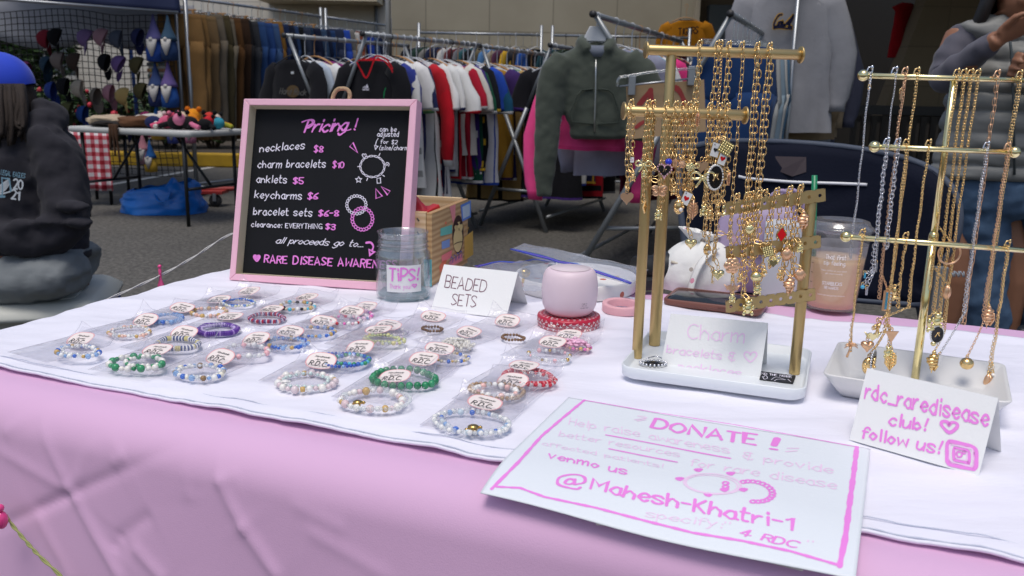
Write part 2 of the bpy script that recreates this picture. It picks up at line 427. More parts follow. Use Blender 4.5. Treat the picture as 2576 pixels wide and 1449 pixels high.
# white sheet
def white_build(n, b, mx, tc):
    b.inputs['Subsurface Weight'].default_value = 0
WHITE = mat('white_cotton', L(238, 236, 246), .85, var=.025, vscale=6, bump=.5, bscale=35, spec=.2, sheen=.2, aniso=(1, 2.6, 1))
def sheet_z(s, t_):
    p = T(s, t_)
    return .0022 * nz(p.x * 9, p.y * 24, 1) + .0013 * nz(p.x * 22 + 3, p.y * 50, 7) + .0030 * nz(p.x * 4, p.y * 6, 2) + .0016 * (1 - abs(nz(p.x * 6 + p.y * 5, p.y * 11 - p.x * 3, 5))) ** 6
def sheet(u, v):
    s = -.742 + 1.87 * u; t_ = -.002 + .605 * v
    e = 1 - v
    t_ += (.006 * nz(s * 7, 1) + .0022 * nz(s * 34, 5)) * (1 if v < .5 else 1) * (abs(v - .5) * 2) ** 4 - (.012 * max(0, s - .1) if v < .3 else 0)
    z = .7445 + sheet_z(s, t_)
    if s < -.692: z -= (s + .692) ** 2 * 16; t_ += .008 * nz(s * 4, t_ * 12)
    if v < .02: z -= .001
    return T(s + (.006 * nz(t_ * 14, 8) if u < .03 else 0), t_, z)
wh = MB(); wh.grid(sheet, 260, 130)
wsh = wh.build('white_sheet', WHITE, label='white wrinkled cotton sheet spread over the pink tablecloth', cat='cloth', solid=.0016)
hm = MB()
for k in range(3):                              # stitched front hem: a rolled edge and a seam
    o_ = (.0, .003, .021)[k]; r_ = (.0017, .0008, .00055)[k]; pts = []
    for i in range(300):
        q = sheet(i / 299, 0); s, t_ = inv(q); pts.append(T(s, t_ + o_ + .0009 * nz(s * 60, k), q.z + (.0009, .0017, .0019)[k] + .0005 * nz(s * 90, 3 + k)))
    hm.tube(pts, r_, 5, mi=0 if k == 0 else 1)
hm.build('hem', [WHITE, mat('seam_thread', L(196, 200, 214), .9)], wsh)
# ================================================================ pieces standing on the table
def seat(p, z=.7465): return V((p.x, p.y, z))
class Card:                                    # a board seen by its four picture corners, leaning back from its foot
    def __init__(s, bl, br, tr, tl, lean, z=.747):
        s.bl, s.br = P(*bl, z), P(*br, z); d = (s.br - s.bl).normalized(); bk = V((-d.y, d.x, 0)); u = V((0, 0, cos(radians(lean)))) + bk * sin(radians(lean))
        s.d, s.bk, s.up = d, bk, u; s.n = d.cross(u).normalized()
        if s.n.y > 0: s.n = -s.n
        s.tl, s.tr = PP(*tl, s.bl, s.n), PP(*tr, s.bl, s.n)
    def at(s, uv): return PP(*uv, s.bl, s.n)
    def line(s, mb, t, p0, p1, p2, w=.9, mi=0, off=.0004, cap=8, jit=.25, gap=1.3, slant=0):
        write(mb, t, line_map(s.at(p0), s.at(p1), s.at(p2), t, off, s.n, cap, gap), w, mi, gap, jit, slant)
    def curve(s, mb, pts, w, mi=0, off=.0004, sm=True):   # a drawn line given in picture points; w in metres
        q = [s.at(p) for p in pts]; ax = s.d; ay = s.n.cross(s.d); o = s.bl
        l2 = [((p - o).dot(ax), (p - o).dot(ay)) for p in q]
        if sm: l2 = sm2(l2)
        ribbon(mb, l2, w, lambda x, y, k: o + ax * x + ay * y + s.n * (off + k * .00004), 0, mi)
INKP = mat('pink_paint_pen', L(240, 138, 224), .5, var=.06); INKW = mat('white_chalk_pen', L(232, 228, 240), .6, var=.05)
INKL = mat('pale_pink_pen', L(246, 212, 240), .5, var=.03); INKM = mat('maroon_pen', L(112, 52, 78), .5)
PAPER = mat('white_card', L(238, 238, 236), .7, var=.015, bump=.1, bscale=400)
# ---- chalkboard
cb = Card((576, 704), (1020, 735), (1049, 249), (613, 248), 14)
ch = thing('chalkboard_sign', 'pink framed chalkboard listing prices in pink and white writing', 'sign', seat((cb.bl + cb.br) / 2))
g = gBoard; i_tl, i_tr, i_bl = cb.at(g(219, 101)), cb.at(g(1291, 109)), cb.at(g(125, 1228)); i_br = cb.at(g(1212, 1292))
PINKW = mat('pink_painted_wood', L(240, 186, 204), .45, var=.06, vscale=20, bump=.15, bscale=60, aniso=(1, 1, 6))
BARE = mat('bare_pine', L(196, 184, 158), .65, var=.12, vscale=25)
dep = .026
def bar4(mb, o1, o2, n1, n2):
    a = [o1, o2, n2, n1]; mb.add(a + [p - cb.n * dep for p in a], [(0, 1, 2, 3), (7, 6, 5, 4), (0, 4, 5, 1), (1, 5, 6, 2), (3, 2, 6, 7), (0, 3, 7, 4)], 0, False)
m = MB(); cs = [(cb.tl, i_tl), (cb.tr, i_tr), (cb.br, i_br), (cb.bl, i_bl)]
for k in range(4): bar4(m, cs[k][0], cs[(k + 1) % 4][0], cs[k][1], cs[(k + 1) % 4][1])
m.build('frame', PINKW, ch, bevel=.0012)
m = MB(); ins = [p - cb.n * .0006 for p in (i_tl, i_tr, i_br, i_bl)]; cen = sum(ins, V()) / 4
for k in range(4):
    a, b = ins[k], ins[(k + 1) % 4]; a, b = a + (cen - a) * .002, b + (cen - b) * .002; a2, b2 = a + (cen - a) * .014 - cb.n * .017, b + (cen - b) * .014 - cb.n * .017
    m.add([a, b, b2, a2], [(0, 1, 2, 3)], 0, False)
m.build('inner_lip', BARE, ch)
CHK = mat('chalkboard_black', L(30, 31, 34), .7, var=.3, vscale=5, bump=.05, spec=.12)
bo = cb.bl - cb.n * .017
class Sub(Card):
    def __init__(s, c, dn): s.bl = c.bl - c.n * dn; s.n = c.n; s.d = c.d; s.up = c.up
face = Sub(cb, .017)
m = MB(); q = [p - cb.n * .0172 + (p - cen) * .012 for p in ins]; m.add(q + [p - cb.n * .003 for p in q], [(0, 1, 2, 3), (7, 6, 5, 4), (0, 4, 5, 1), (1, 5, 6, 2), (2, 6, 7, 3), (3, 7, 4, 0)], 0, False)
m.build('writing_panel', CHK, ch)
lt = MB()
def bw(t, x0, y0, x1, y1, hx, hy, mi=0, w=1.05, **k):
    k.setdefault('gap', 1.9); face.line(lt, t, g(x0, y0), g(x1, y1), g(hx, hy), w, mi, **k)
for t, pr, x0, y0, x1, y1, p0, p1, pw in [('necklaces', '$8', 288, 415, 597, 391, 653, 415, 720), ('charm bracelets', '$10', 274, 519, 737, 517, 777, 519, 858), ('anklets', '$5', 265, 618, 478, 622, 513, 626, 592),
                                ('keycharms', '$6', 254, 720, 578, 733, 610, 728, 687), ('bracelet sets', '$6-8', 246, 834, 647, 844, 682, 842, 826)]:
    bw(t, x0, y0, x1, y1, x0 + 6, y0 - 47); bw(pr, p0, p1, pw, p1 + 2, p0 + 4, p1 - 38, 1, 1.5)
bw('clearance:', 231, 913, 442, 921, 235, 880, 0, 1.2); bw('EVERYTHING', 460, 922, 713, 928, 462, 891, 0, 1.2); bw('$3', 730, 930, 803, 936, 733, 895, 1, 1.6)
bw('all proceeds go to...', 392, 1023, 985, 1050, 400, 983, 0, .9, slant=.25, gap=.9); bw('RARE DISEASE AWARENESS', 319, 1153, 1215, 1195, 324, 1104, 1, 1.35)
bw('can be', 1090, 277, 1207, 277, 1093, 248, 0, 1.3); bw('adjusted', 1073, 311, 1222, 311, 1076, 280, 0, 1.3); bw('for $2', 1097, 359, 1213, 361, 1100, 333, 0, 1.2); bw('(size/charm', 1088, 400, 1283, 402, 1094, 372, 0, 1.3)
bw('Pricing', 588, 282, 872, 270, 602, 205, 1, 1.25, slant=.22, gap=.95)
face.curve(lt, [g(x, y) for x, y in [(572, 215), (592, 207), (610, 202), (636, 204), (640, 222), (612, 240)]], .0022, 1); face.curve(lt, [g(866, 270), g(885, 268), g(898, 262)], .0018, 1)
face.curve(lt, [g(945, 192), g(936, 222), g(928, 248)], .0024, 1); face.curve(lt, [g(921, 262), g(925, 266)], .0026, 1)
def tri(*p, mi=1, w=.0016): face.curve(lt, [g(*q) for q in p] + [g(*p[0])], w, mi, sm=False)
tri((890, 378), (912, 352), (943, 420)); tri((1064, 660), (1066, 726), (1108, 710)); tri((1100, 645), (1160, 676), (1143, 702))
tri((1056, 370), (1078, 377), (1063, 398), mi=0); face.curve(lt, [g(1080, 325), g(1068, 345), g(1063, 372)], .0012, 0)
face.curve(lt, [g(1000, 1022), g(1030, 1020), g(1048, 1045), g(1040, 1072)], .003, 1); tri((1018, 1066), (1055, 1084), (1026, 1104), w=.003)
def ring(cx, cy, rx, ry, n, r, mi, w=.0011):
    for k in range(n):
        a = 2 * pi * k / n; x, y = cx + rx * cos(a), cy + ry * sin(a)
        face.curve(lt, [g(x + r * cos(b), y + r * sin(b)) for b in (0, 1.05, 2.1, 3.14, 4.2, 5.25, 2 * pi)], w, mi)
ring(935, 768, 64, 60, 21, 8.5, 0); ring(975, 862, 68, 72, 22, 10, 1, .0014)
for k in range(15):
    a0 = 2 * pi * k / 15; cx, cy = 1042 + 80 * cos(a0), 512 + 70 * sin(a0); tx, ty = -80 * sin(a0), 70 * cos(a0); q = hypot(tx, ty); tx /= q; ty /= q
    face.curve(lt, [g(cx + tx * 15 * cos(b) - ty * 5 * sin(b), cy + ty * 15 * cos(b) + tx * 5 * sin(b)) for b in [2 * pi * j / 8 for j in range(9)]], .0011, 0)
for hx, hy, sz in ((988, 442, 2.6),): face.curve(lt, [g(hx + x * sz * 2 - 14, hy - (y - 5) * sz * 2) for x, y in HEART], .0012, 0)
face.curve(lt, [g(950 + r_ * cos(a), 600 + r_ * sin(a)) for r_, a in [((22, 10)[k % 2], -pi / 2 + k * pi / 5) for k in range(11)]], .0013, 0, sm=False)
face.curve(lt, [g(1072, 592), g(1095, 588), g(1098, 622), g(1074, 624), g(1072, 592)], .0012, 0, sm=False)
face.curve(lt, [g(1140 + (3 + k * 1.6) * cos(k * .9), 497 + (3 + k * 1.6) * sin(k * .9)) for k in range(9)], .0012, 0)
for a, b in (((1085, 440), (1093, 424)), ((960, 512), (944, 512)), ((1010, 590), (1004, 606)), ((1112, 570), (1122, 578))): face.curve(lt, [g(*a), g(*b)], .0014, 0)
face.curve(lt, [g(248 + (x / 5) * 42, 1148 - (y - 2) / 6 * 44) for x, y in HEART], .0022, 1); face.curve(lt, [g(258, 1118), g(268, 1128), g(278, 1116)], .004, 1)
lt.build('lettering', [INKW, INKP], ch)
m = MB(); pk = [cb.at(gR1(x, y)) - cb.n * .014 for x, y in [(1560, 975), (1575, 900), (1610, 845), (1660, 832), (1710, 842), (1735, 890), (1722, 975)]]
m.tube(smooth_pts(pk, 5), .0032, 8); m.build('rope_loop', mat('jute_rope', L(176, 148, 116), .95, var=.3, vscale=300, bump=1, bscale=300), ch)
m = MB(); bk0 = (cb.tl + cb.tr) / 2 - cb.n * (dep + .002); fo = (cb.bl + cb.br) / 2 + cb.bk * .12; fo.z = .748
m.tube([bk0 * .75 + (cb.bl + cb.br) / 2 * .25 - cb.n * .012, fo], .006, 6); m.build('strut', BARE, ch)
# ---- tip jar
GLASS = clear('jar_glass', (.92, .965, .975), .6, .03, haze=.07)
jc = P(1015, 748, .7465); jr = (P(1086, 745, .7465) - P(946, 745, .7465)).length / 2 * .97
jar = thing('tip_jar', 'empty clear glass jar with a paper tips label beside the chalkboard', 'jar', jc)
jh = jr * 2.5
o_ = [(.62, .0), (.9, .03), (.99, .14), (1.0, .35), (1.0, 1.62), (.97, 1.74), (.9, 1.83), (.9, 1.9), (.945, 1.93), (.9, 1.97), (.9, 2.07), (.945, 2.11), (.9, 2.16), (.9, 2.4), (.93, 2.44), (.93, 2.49), (.9, 2.5)]
i_ = [(.84, 2.48), (.84, 1.9), (.92, 1.7), (.945, 1.5), (.945, .3), (.88, .16), (.6, .12), (.05, .11)]
m = MB(); m.lathe([(r * jr, z * jr) for r, z in o_ + i_], jc, 48); m.build('glass', GLASS, jar)
m = MB(); m.lathe([(.6 * jr, .002), (.9 * jr, .005), (.93 * jr, .02 * jr + .006), (.80 * jr, .012), (.02, .010)], jc, 40); m.build('glass_base', clear('jar_base', (.62, .86, .88), .4, .08, haze=.2), jar)
view = atan2(-jc.y, -jc.x)
def cyl(c, r, a0):                               # wraps lettering round an upright cylinder; x metres round, y metres up
    return lambda x, y, k: c + V(((r + k * .00004) * cos(a0 + x / r), (r + k * .00004) * sin(a0 + x / r), y))
a0 = view - .62
m = MB(); lr = jr * 1.012
def lab(u, v): a = -.62 + u * 1.3; return jc + V((lr * cos(view + a - .0), lr * sin(view + a), jr * (.42 + .98 * v)))
m.grid(lab, 16, 4); pl = m.build('paper_label', PAPER, jar)
m = MB(); f1 = cyl(jc, lr + .0004, view - .60)
def wr(mb, t, x0, y0, hgt, wid, base, w=1, mi=0, **k):
    s_ = wid / text_w(t); write(mb, t, lambda x, y, kk: base(x0 + x * s_, y0 + y * hgt / 8, kk), w, mi, **k)
wr(m, 'TiPS!', .004, jr * .86, jr * .42, jr * 1.12, f1, 1.3); wr(m, 'Thank you!', .004, jr * .56, jr * .16, jr * .8, f1, .8)
ribbon(m, [(jr * .94 + (x / 5) * jr * .16, jr * .54 + y / 8 * jr * .17) for x, y in HEART], .0016, f1); m.build('lettering', INKP, pl)
# ---- painted wooden crate
def wood_build(sc_, a, b):
    def f(n, bs, mx, tc):
        w = n.nodes.new('ShaderNodeTexWave'); w.inputs['Scale'].default_value = sc_; w.inputs['Distortion'].default_value = 6; w.inputs['Detail'].default_value = 3; w.inputs['Detail Scale'].default_value = .6
        mp = n.nodes.new('ShaderNodeMapping'); mp.inputs['Scale'].default_value = (.3, .3, 1.6); n.links.new(tc.outputs['Object'], mp.inputs[0]); n.links.new(mp.outputs[0], w.inputs[0])
        w.bands_direction = 'Z'; mx.inputs[6].default_value = (*a, 1); mx.inputs[7].default_value = (*b, 1); n.links.new(w.outputs['Fac'], mx.inputs[0])
    return f
PINE = mat('pine_board', rough=.6, build=wood_build(22, L(206, 172, 124), L(178, 138, 92)))
PINEL = mat('pale_pine', rough=.6, build=wood_build(18, L(226, 200, 160), L(206, 174, 128)))
g = gBoard
c0 = P(*g(1440, 1312), .7465); c1 = P(*g(1652, 1172), .7465)            # foot of the painted side
dcr = (c1 - c0).normalized(); ncr = V((dcr.y, -dcr.x, 0)); top0 = PP(*g(1462, 800), c0, ncr); hcr = top0.z - c0.z; Lc = (c1 - c0).length * 1.14
left = (P(*g(1075, 1280), .7465) - c0).normalized(); left = -ncr
crate = thing('wooden_crate', 'pine crate painted with colour patches and a monkey face behind the tip jar', 'crate', c0 + left * .07 + dcr * Lc / 2)
Wc = .15; th = .009
def cbx(mb, o, a, b, c, mi=0):
    q = [o, o + a, o + a + b, o + b]; mb.add(q + [p + c for p in q], [(3, 2, 1, 0), (4, 5, 6, 7), (0, 1, 5, 4), (1, 2, 6, 5), (2, 3, 7, 6), (3, 0, 4, 7)], mi, False)
up = V((0, 0, hcr)); m = MB(); cbx(m, c0, dcr * Lc, left * th, up * .97); m.build('side_board', PINE, crate, bevel=.001)
m = MB(); cbx(m, c0 + left * Wc, dcr * Lc, left * th, up * .97); m.build('side_board', PINE, crate, bevel=.001)
m = MB(); cbx(m, c0 + left * (th + .0004) - dcr * .001, dcr * th, left * (Wc - th - .001), up * .62 ); cbx(m, c0 + left * (th + .0004) - dcr * .001 + up * .63, dcr * th, left * (Wc - th - .001), up * .35)
m.build('end_board', PINEL, crate, bevel=.001)
m = MB(); cbx(m, c0 + left * (th + .0004) + dcr * (Lc - th), dcr * th, left * (Wc - th - .001), up * .985); m.build('end_board', PINEL, crate, bevel=.001)
m = MB(); cbx(m, c0 + left * th + dcr * th + V((0, 0, .002)), dcr * (Lc - 2 * th), left * (Wc - th), V((0, 0, .006))); m.build('floor_board', PINE, crate)
class CF(Card):
    def __init__(s, o, d, n): s.bl, s.d, s.n = o, d, n
cf = CF(c0, dcr, ncr)
m = MB(); paints = [mat('paint_%d' % i, L(*c), .55, var=.1, vscale=40) for i, c in enumerate([(110, 190, 172), (130, 160, 208), (236, 130, 130), (232, 120, 84), (96, 140, 216), (196, 214, 226), (222, 178, 84), (238, 150, 150), (64, 36, 30), (226, 206, 140), (96, 190, 196), (66, 100, 190)])]
def patch(pts, mi, k=0):
    q = [cf.at(g(*p)) + ncr * (.0004 + k * .0002) for p in pts]; m.add(q, [tuple(range(len(q)))], mi, False)
patch([(1495, 925), (1573, 900), (1573, 958), (1495, 978)], 0); patch([(1503, 1015), (1558, 995), (1557, 1048), (1504, 1066)], 1)
patch([(1502, 1108), (1572, 1070), (1568, 1118), (1504, 1160)], 2); patch([(1486, 1180), (1512, 1140), (1540, 1135), (1520, 1190), (1492, 1225)], 3)
patch([(1630, 770), (1698, 738), (1699, 850), (1640, 880)], 4); patch([(1640, 782), (1690, 757), (1691, 838), (1646, 862)], 5, 1)
patch([(1655, 985), (1712, 940), (1714, 1100), (1655, 1140)], 6); patch([(1556, 780), (1596, 762), (1594, 850), (1580, 892)], 7); patch([(1524, 885), (1536, 878), (1536, 894), (1526, 900)], 3)
patch([(1552, 1150), (1640, 1090), (1642, 1140), (1556, 1185)], 7)
el = lambda cx, cy, rx, ry, sh=0: [(cx + rx * cos(2 * pi * k / 24), cy + ry * sin(2 * pi * k / 24) + sh * cos(2 * pi * k / 24)) for k in range(24)]
patch(el(1612, 965, 37, 128, -8), 8, 1); patch(el(1610, 1000, 31, 84, -8), 9, 2); patch(el(1618, 918, 24, 38, -5), 9, 3); patch(el(1596, 920, 10, 16), 9, 3)
for x in (1604, 1628): patch(el(x, 897 - (x - 1604) * .3, 9, 9), 8, 4)
cf.curve(m, [g(1582, 1032), g(1610, 1018), g(1640, 1014)], .0012, 8, .0014); cf.curve(m, [g(1610, 925), g(1622, 940)], .0008, 8, .0014); cf.curve(m, [g(1622, 922), g(1612, 940)], .0008, 8, .0014)
for k in range(4): cf.curve(m, [g(1556 + k * 21, 1165 - k * 13), g(1564 + k * 21, 1118 - k * 13), g(1574 + k * 21, 1128 - k * 13), g(1568 + k * 21, 1160 - k * 13)], .0016, 11, .001)
for x, y in ((1654, 918), (1664, 945), (1675, 925)): cf.curve(m, [g(x, y), g(x + 8, y - 6), g(x + 6, y + 8)], .0012, 6, .001)
m.build('painted_patch', paints, crate)
m = MB(); q0 = c0 - dcr * .0016
for (a, b, lo, hi, mi) in ((.0, .009, 0, .36, 0),): cbx(m, c0 + left * a - dcr * .0030, dcr * .0018, left * .012, up * hi)
m.build('painted_strip', paints[10], crate)
for zf in (.16, .42, .68, .86):
    m = MB(); a = .02; m.tube([c0 + left * a - dcr * .0012 + up * zf, c0 + left * (a + .003) - dcr * .0012 + up * (zf + .04)], .0012, 6); m.build('screw', mat('screw_dark', (.12, .1, .08), .5, .5), crate)
RED = mat('red_foil', L(206, 40, 56), .3, var=.25, vscale=60, bump=.8, bscale=50)
m = MB(); bc = c0 + left * .07 + dcr * .05 + up * .83
def rb(u, v):
    a = (u - .5) * .12; b = (v - .5) * .10; e = max(0, 1 - (2 * u - 1) ** 4) * max(0, 1 - (2 * v - 1) ** 4)
    return bc + left * a + dcr * b + V((0, 0, .034 * e + .018 * nz(u * 5, v * 5, 3) - .012))
m.grid(rb, 24, 24); m.build('snack_bag', RED, label='shiny red plastic bag lying inside the painted crate', cat='bag', solid=.0006)
m = MB(); d0 = c0 + left * .03 + dcr * .035 + up * .93
m.box(d0 + V((0, 0, -.004)), (.07, .016, .007), Matrix.Rotation(.8, 3, 'Z') @ Matrix.Rotation(-.35, 3, 'Y')); m.build('fan_stick', mat('red_plastic', L(214, 50, 50), .4), label='flat red plastic piece poking out of the painted crate', cat='plastic piece', bevel=.002)
# ---- folded name cards
def tent(name, bl, br, tr, tl, lean, label, z=.747, back_h=.05):
    c = Card(bl, br, tr, tl, lean, z); t = thing(name, label, 'card', V(((c.bl + c.br) / 2).to_tuple()[:2] + (z,)))
    m = MB(); e = c.n * .0007
    m.add([c.bl, c.br, c.tr, c.tl, c.bl - e, c.br - e, c.tr - e, c.tl - e], [(0, 1, 2, 3), (7, 6, 5, 4), (0, 4, 5, 1), (1, 5, 6, 2), (3, 2, 6, 7), (0, 3, 7, 4)], 0, False); m.build('front_panel', PAPER, t)
    hb = (c.tl - c.bl).length; b2 = c.bk * (2.1 * hb * sin(radians(lean)) + .012); a, b = c.bl + b2, c.br + b2
    m = MB(); tl, tr = c.tl - e, c.tr - e; m.add([tl, tr, b, a, tl + c.n * .0006, tr + c.n * .0006, b + c.n * .0006, a + c.n * .0006], [(0, 1, 2, 3), (7, 6, 5, 4), (1, 5, 6, 2), (0, 3, 7, 4), (3, 2, 6, 7)], 0, False)
    m.build('back_panel', PAPER, t); return c, t
g = gSpk
c, t = tent('tent_card', g(300, 738), g(1025, 820), g(1140, 375), g(425, 300), 32, 'white folded card lettered in maroon for the beaded bracelet sets')
m = MB(); c.line(m, 'BEADED', g(432, 518), g(842, 575), g(455, 405), .55); c.line(m, 'SETS', g(495, 688), g(745, 718), g(512, 583), .55); m.build('lettering', INKM, t)
g = gCharm
c, t = tent('tent_card', g(440, 1195), g(1158, 1298), g(1217, 890), g(512, 822), 20, 'white folded card with very pale pink writing standing in the gold stand tray', .752)
m = MB(); c.line(m, 'Charm', g(632, 1000), g(1060, 1036), g(640, 898), .62); c.line(m, 'bracelets &', g(482, 1105), g(985, 1168), g(492, 1050), .95); c.line(m, 'necklaces', g(565, 1222), g(1035, 1282), g(572, 1172), .95)
c.curve(m, [g(1045 + x / 5 * 90, 1172 - (y - 2.4) / 5.4 * 70) for x, y in HEART], .0016); m.build('lettering', INKL, t)
g = gRdc
c, t = tent('tent_card', g(268, 1212), g(970, 1411), g(1078, 985), g(365, 822), 24, 'white folded card with bold pink follow us writing in front of the marble dish')
m = MB(); c.line(m, 'rdc_raredisease', g(352, 985), g(1035, 1140), g(362, 905), 1.25, gap=1.7); c.line(m, 'club!', g(480, 1130), g(695, 1165), g(490, 1068), 1.3, gap=1.6); c.line(m, 'follow us!', g(335, 1200), g(770, 1290), g(345, 1140), 1.3, gap=1.6)
c.curve(m, [g(768 + x / 5 * 88, 1168 - (y - 2.4) / 5.4 * 58 + x * 2) for x, y in HEART], .0026)
def rr(cx, cy, w, h, r, sh): return [g(cx + sx * (w - r) + r * cos(a), cy + sy * (h - r) + r * sin(a) + sh * (sx * (w - r) + r * cos(a))) for sx, sy, b in ((1, -1, -pi / 2), (1, 1, 0), (-1, 1, pi / 2), (-1, -1, pi)) for a in (b, b + pi / 4, b + pi / 2)]
for w_, h_, r_, q, mi in ((78, 62, 26, .0032, 0), (64, 49, 18, .0016, 1), (42, 34, 12, .0022, 0), (30, 22, 8, .001, 1)):
    p = rr(878, 1297, w_, h_, r_, .22); c.curve(m, p + [p[0]], q, mi)
for cx, cy, r_ in ((866, 1291, 15), (892, 1280, 7)): c.curve(m, [g(cx + r_ * cos(a * pi / 5), cy + r_ * sin(a * pi / 5)) for a in range(11)], .0016, 0)
m.build('lettering', [INKP, INKL], t)
# ---- donation poster
PZ = .7495
def psurf(x, y):                                # the sheet sags a little where it leaves the table top
    s, t_ = inv(V((x, y, 0))); e = max(0, .012 - t_); return PZ - 2.6 * e * e - .0 + .0010 * nz(x * 9, y * 9, 2) + .0020 * sin(s * 24 + 1) * min(1.2, e / .06)
def POS(u, v):
    p = P(u, v, PZ)
    for _ in range(8): p = P(u, v, psurf(p.x, p.y))
    return p
pA, pB, pD, pC = POS(1430, 1000), POS(2190, 1130), POS(1208, 1240), POS(*gPost(2405, 1210))
def pwave(p): return V((p.x, p.y, psurf(p.x, p.y)))
m = MB(); m.grid(lambda u, v: pwave((pD * (1 - u) + pC * u) * (1 - v) + (pA * (1 - u) + pB * u) * v), 90, 70)
po = m.build('donation_poster', mat('poster_paper', L(229, 234, 238), .55, var=.01, bump=.1, bscale=300), label='large white paper poster asking for donations in hand painted pink letters', cat='poster', solid=.0006)
class Flat(Card):
    def __init__(s): s.bl = pD.copy(); s.n = V((0, 0, 1)); s.d = (pC - pD).normalized()
    def at(s, uv): p = POS(*uv); return V((p.x, p.y, PZ))
    def line(s, mb, t, p0, p1, p2, w=.9, mi=0, off=.00055, cap=8, jit=.25, gap=1.3, slant=0):
        write(mb, t, line_map(s.at(p0), s.at(p1), s.at(p2), t, off, s.n, cap, gap, pwave), w, mi, gap, jit, slant)
    def curve(s, mb, pts, w, mi=0, off=.00055, sm=True):
        q = [s.at(p) for p in pts]; l2 = [(p.x, p.y) for p in q]
        if sm: l2 = sm2(l2)
        ribbon(mb, l2, w, lambda x, y, k: pwave(V((x, y, PZ))) + V((0, 0, off + k * .00004)), 0, mi)
fl = Flat(); g = gPost; m = MB()
def dens(pts, n=12):
    o = []
    for a, b in zip(pts, pts[1:]): o += [(a[0] + (b[0] - a[0]) * k / n, a[1] + (b[1] - a[1]) * k / n) for k in range(n)]
    return o + [pts[-1]]
fl.curve(m, dens([g(155, 655), g(320, 490), g(462, 330), g(590, 220), g(728, 106)]), 0.00298); fl.curve(m, dens([g(722, 106), g(1150, 180), g(1640, 256), g(2080, 335), g(2420, 398)]), 0.00161)
fl.curve(m, dens([g(2412, 396), g(2395, 540), g(2368, 740), g(2340, 960), g(2305, 1132)]), 0.00384); fl.curve(m, dens([g(185, 642), g(330, 650), g(480, 705), g(800, 772), g(1100, 850), g(1400, 925), g(1700, 975), g(2000, 1040), g(2305, 1128)]), 0.00223)
fl.line(m, 'DONATE', g(1140, 275), g(1815, 390), g(1165, 222), 1.35, gap=1.7); fl.curve(m, [g(1920, 345), g(1900, 385)], .0062); fl.curve(m, [g(1880, 408), g(1915, 413)], .0034)
fl.line(m, 'Help raise awareness', g(632, 256), g(1640, 438), g(640, 216), .8, 1); fl.line(m, '& provide', g(1712, 470), g(2280, 565), g(1722, 430), .8, 1)
fl.line(m, 'better resources', g(568, 330), g(1330, 462), g(580, 298), .8, 1); fl.line(m, 'for rare disease', g(1380, 510), g(2300, 660), g(1395, 468), .8, 1); fl.line(m, 'affected patients!', g(465, 385), g(1225, 530), g(470, 362), .8, 1)
fl.curve(m, [g(862, 322), g(1250, 395), g(1628, 467)], .0022); fl.curve(m, [g(882, 408), g(1090, 450), g(1298, 490)], .0022)
fl.line(m, 'venmo us', g(500, 462), g(1005, 572), g(515, 425), 1.2, gap=1.8); fl.line(m, 'Mahesh-Khatri-1', g(765, 655), g(2040, 915), g(790, 592), 1.25, gap=1.6)
fl.line(m, '@', g(560, 648), g(748, 650), g(580, 568), 1.0); fl.line(m, 'specify:"', g(1105, 825), g(1640, 905), g(1120, 785), .8, 1); fl.line(m, '4 RDC', g(1685, 940), g(2050, 1025), g(1712, 905), 1.3); fl.line(m, '"', g(2100, 1010), g(2150, 1015), g(2112, 975), .8, 1)
for q in ([g(1060, 205), g(1110, 215), g(1040, 228)], [g(1055, 235), g(1105, 228)], [g(1985, 405), g(2050, 405)], [g(1975, 425), g(2040, 420)]): fl.curve(m, q, .002, 1)
fl.curve(m, [g(1520 + 175 * cos(a * pi / 12), 625 + 62 * sin(a * pi / 12) + 12 * cos(a * pi / 12)) for a in range(25)], .002, 1); fl.curve(m, [g(1515 + 160 * cos(a * pi / 12), 628 + 55 * sin(a * pi / 12) + 12 * cos(a * pi / 12)) for a in range(25)], .0014, 1)
for x, y in ((1430, 540), (1630, 562), (1315, 595), (1493, 692), (1708, 662), (1592, 662)): fl.curve(m, [g(x - 16, y - 4), g(x, y + 5), g(x + 18, y - 6), g(x - 10, y - 6)], .003)
for k in range(17):
    a = -2.1 + k * .262; x, y = 1770 + 120 * cos(a), 672 + 62 * sin(a) + 12 * cos(a)
    if k > 14: x, y = 1600, 620 + (k - 15) * 22
    fl.curve(m, [g(x + 17 * cos(b * pi / 4), y + 9 * sin(b * pi / 4)) for b in range(9)], .0019)
m.build('lettering', [INKP, mat('faded_pink_pen', L(241, 212, 237), .5, var=.02)], po)
m = MB(); q = [POS(*gPost(*p)) - V((0, 0, .002)) for p in ((800, 850), (930, 866), (1000, 700), (860, 690))]; m.add(q + [p - V((0, 0, .0012)) for p in q], [(0, 1, 2, 3), (7, 6, 5, 4), (0, 4, 5, 1), (1, 5, 6, 2), (2, 6, 7, 3), (3, 7, 4, 0)], 0, False)
m.build('spare_card', mat('cream_card', L(232, 222, 214), .7), label='cream card peeking out under the lower edge of the donation poster, left one', cat='card')
m = MB(); q = [POS(*gPost(*p)) - V((0, 0, .002)) for p in ((1880, 1085), (2080, 1135), (2120, 1020), (1910, 980))]; m.add(q + [p - V((0, 0, .0012)) for p in q], [(0, 1, 2, 3), (7, 6, 5, 4), (0, 4, 5, 1), (1, 5, 6, 2), (2, 6, 7, 3), (3, 7, 4, 0)], 0, False)
m.build('spare_card', MATS['cream_card'], label='cream card peeking out under the lower edge of the donation poster, right one', cat='card')
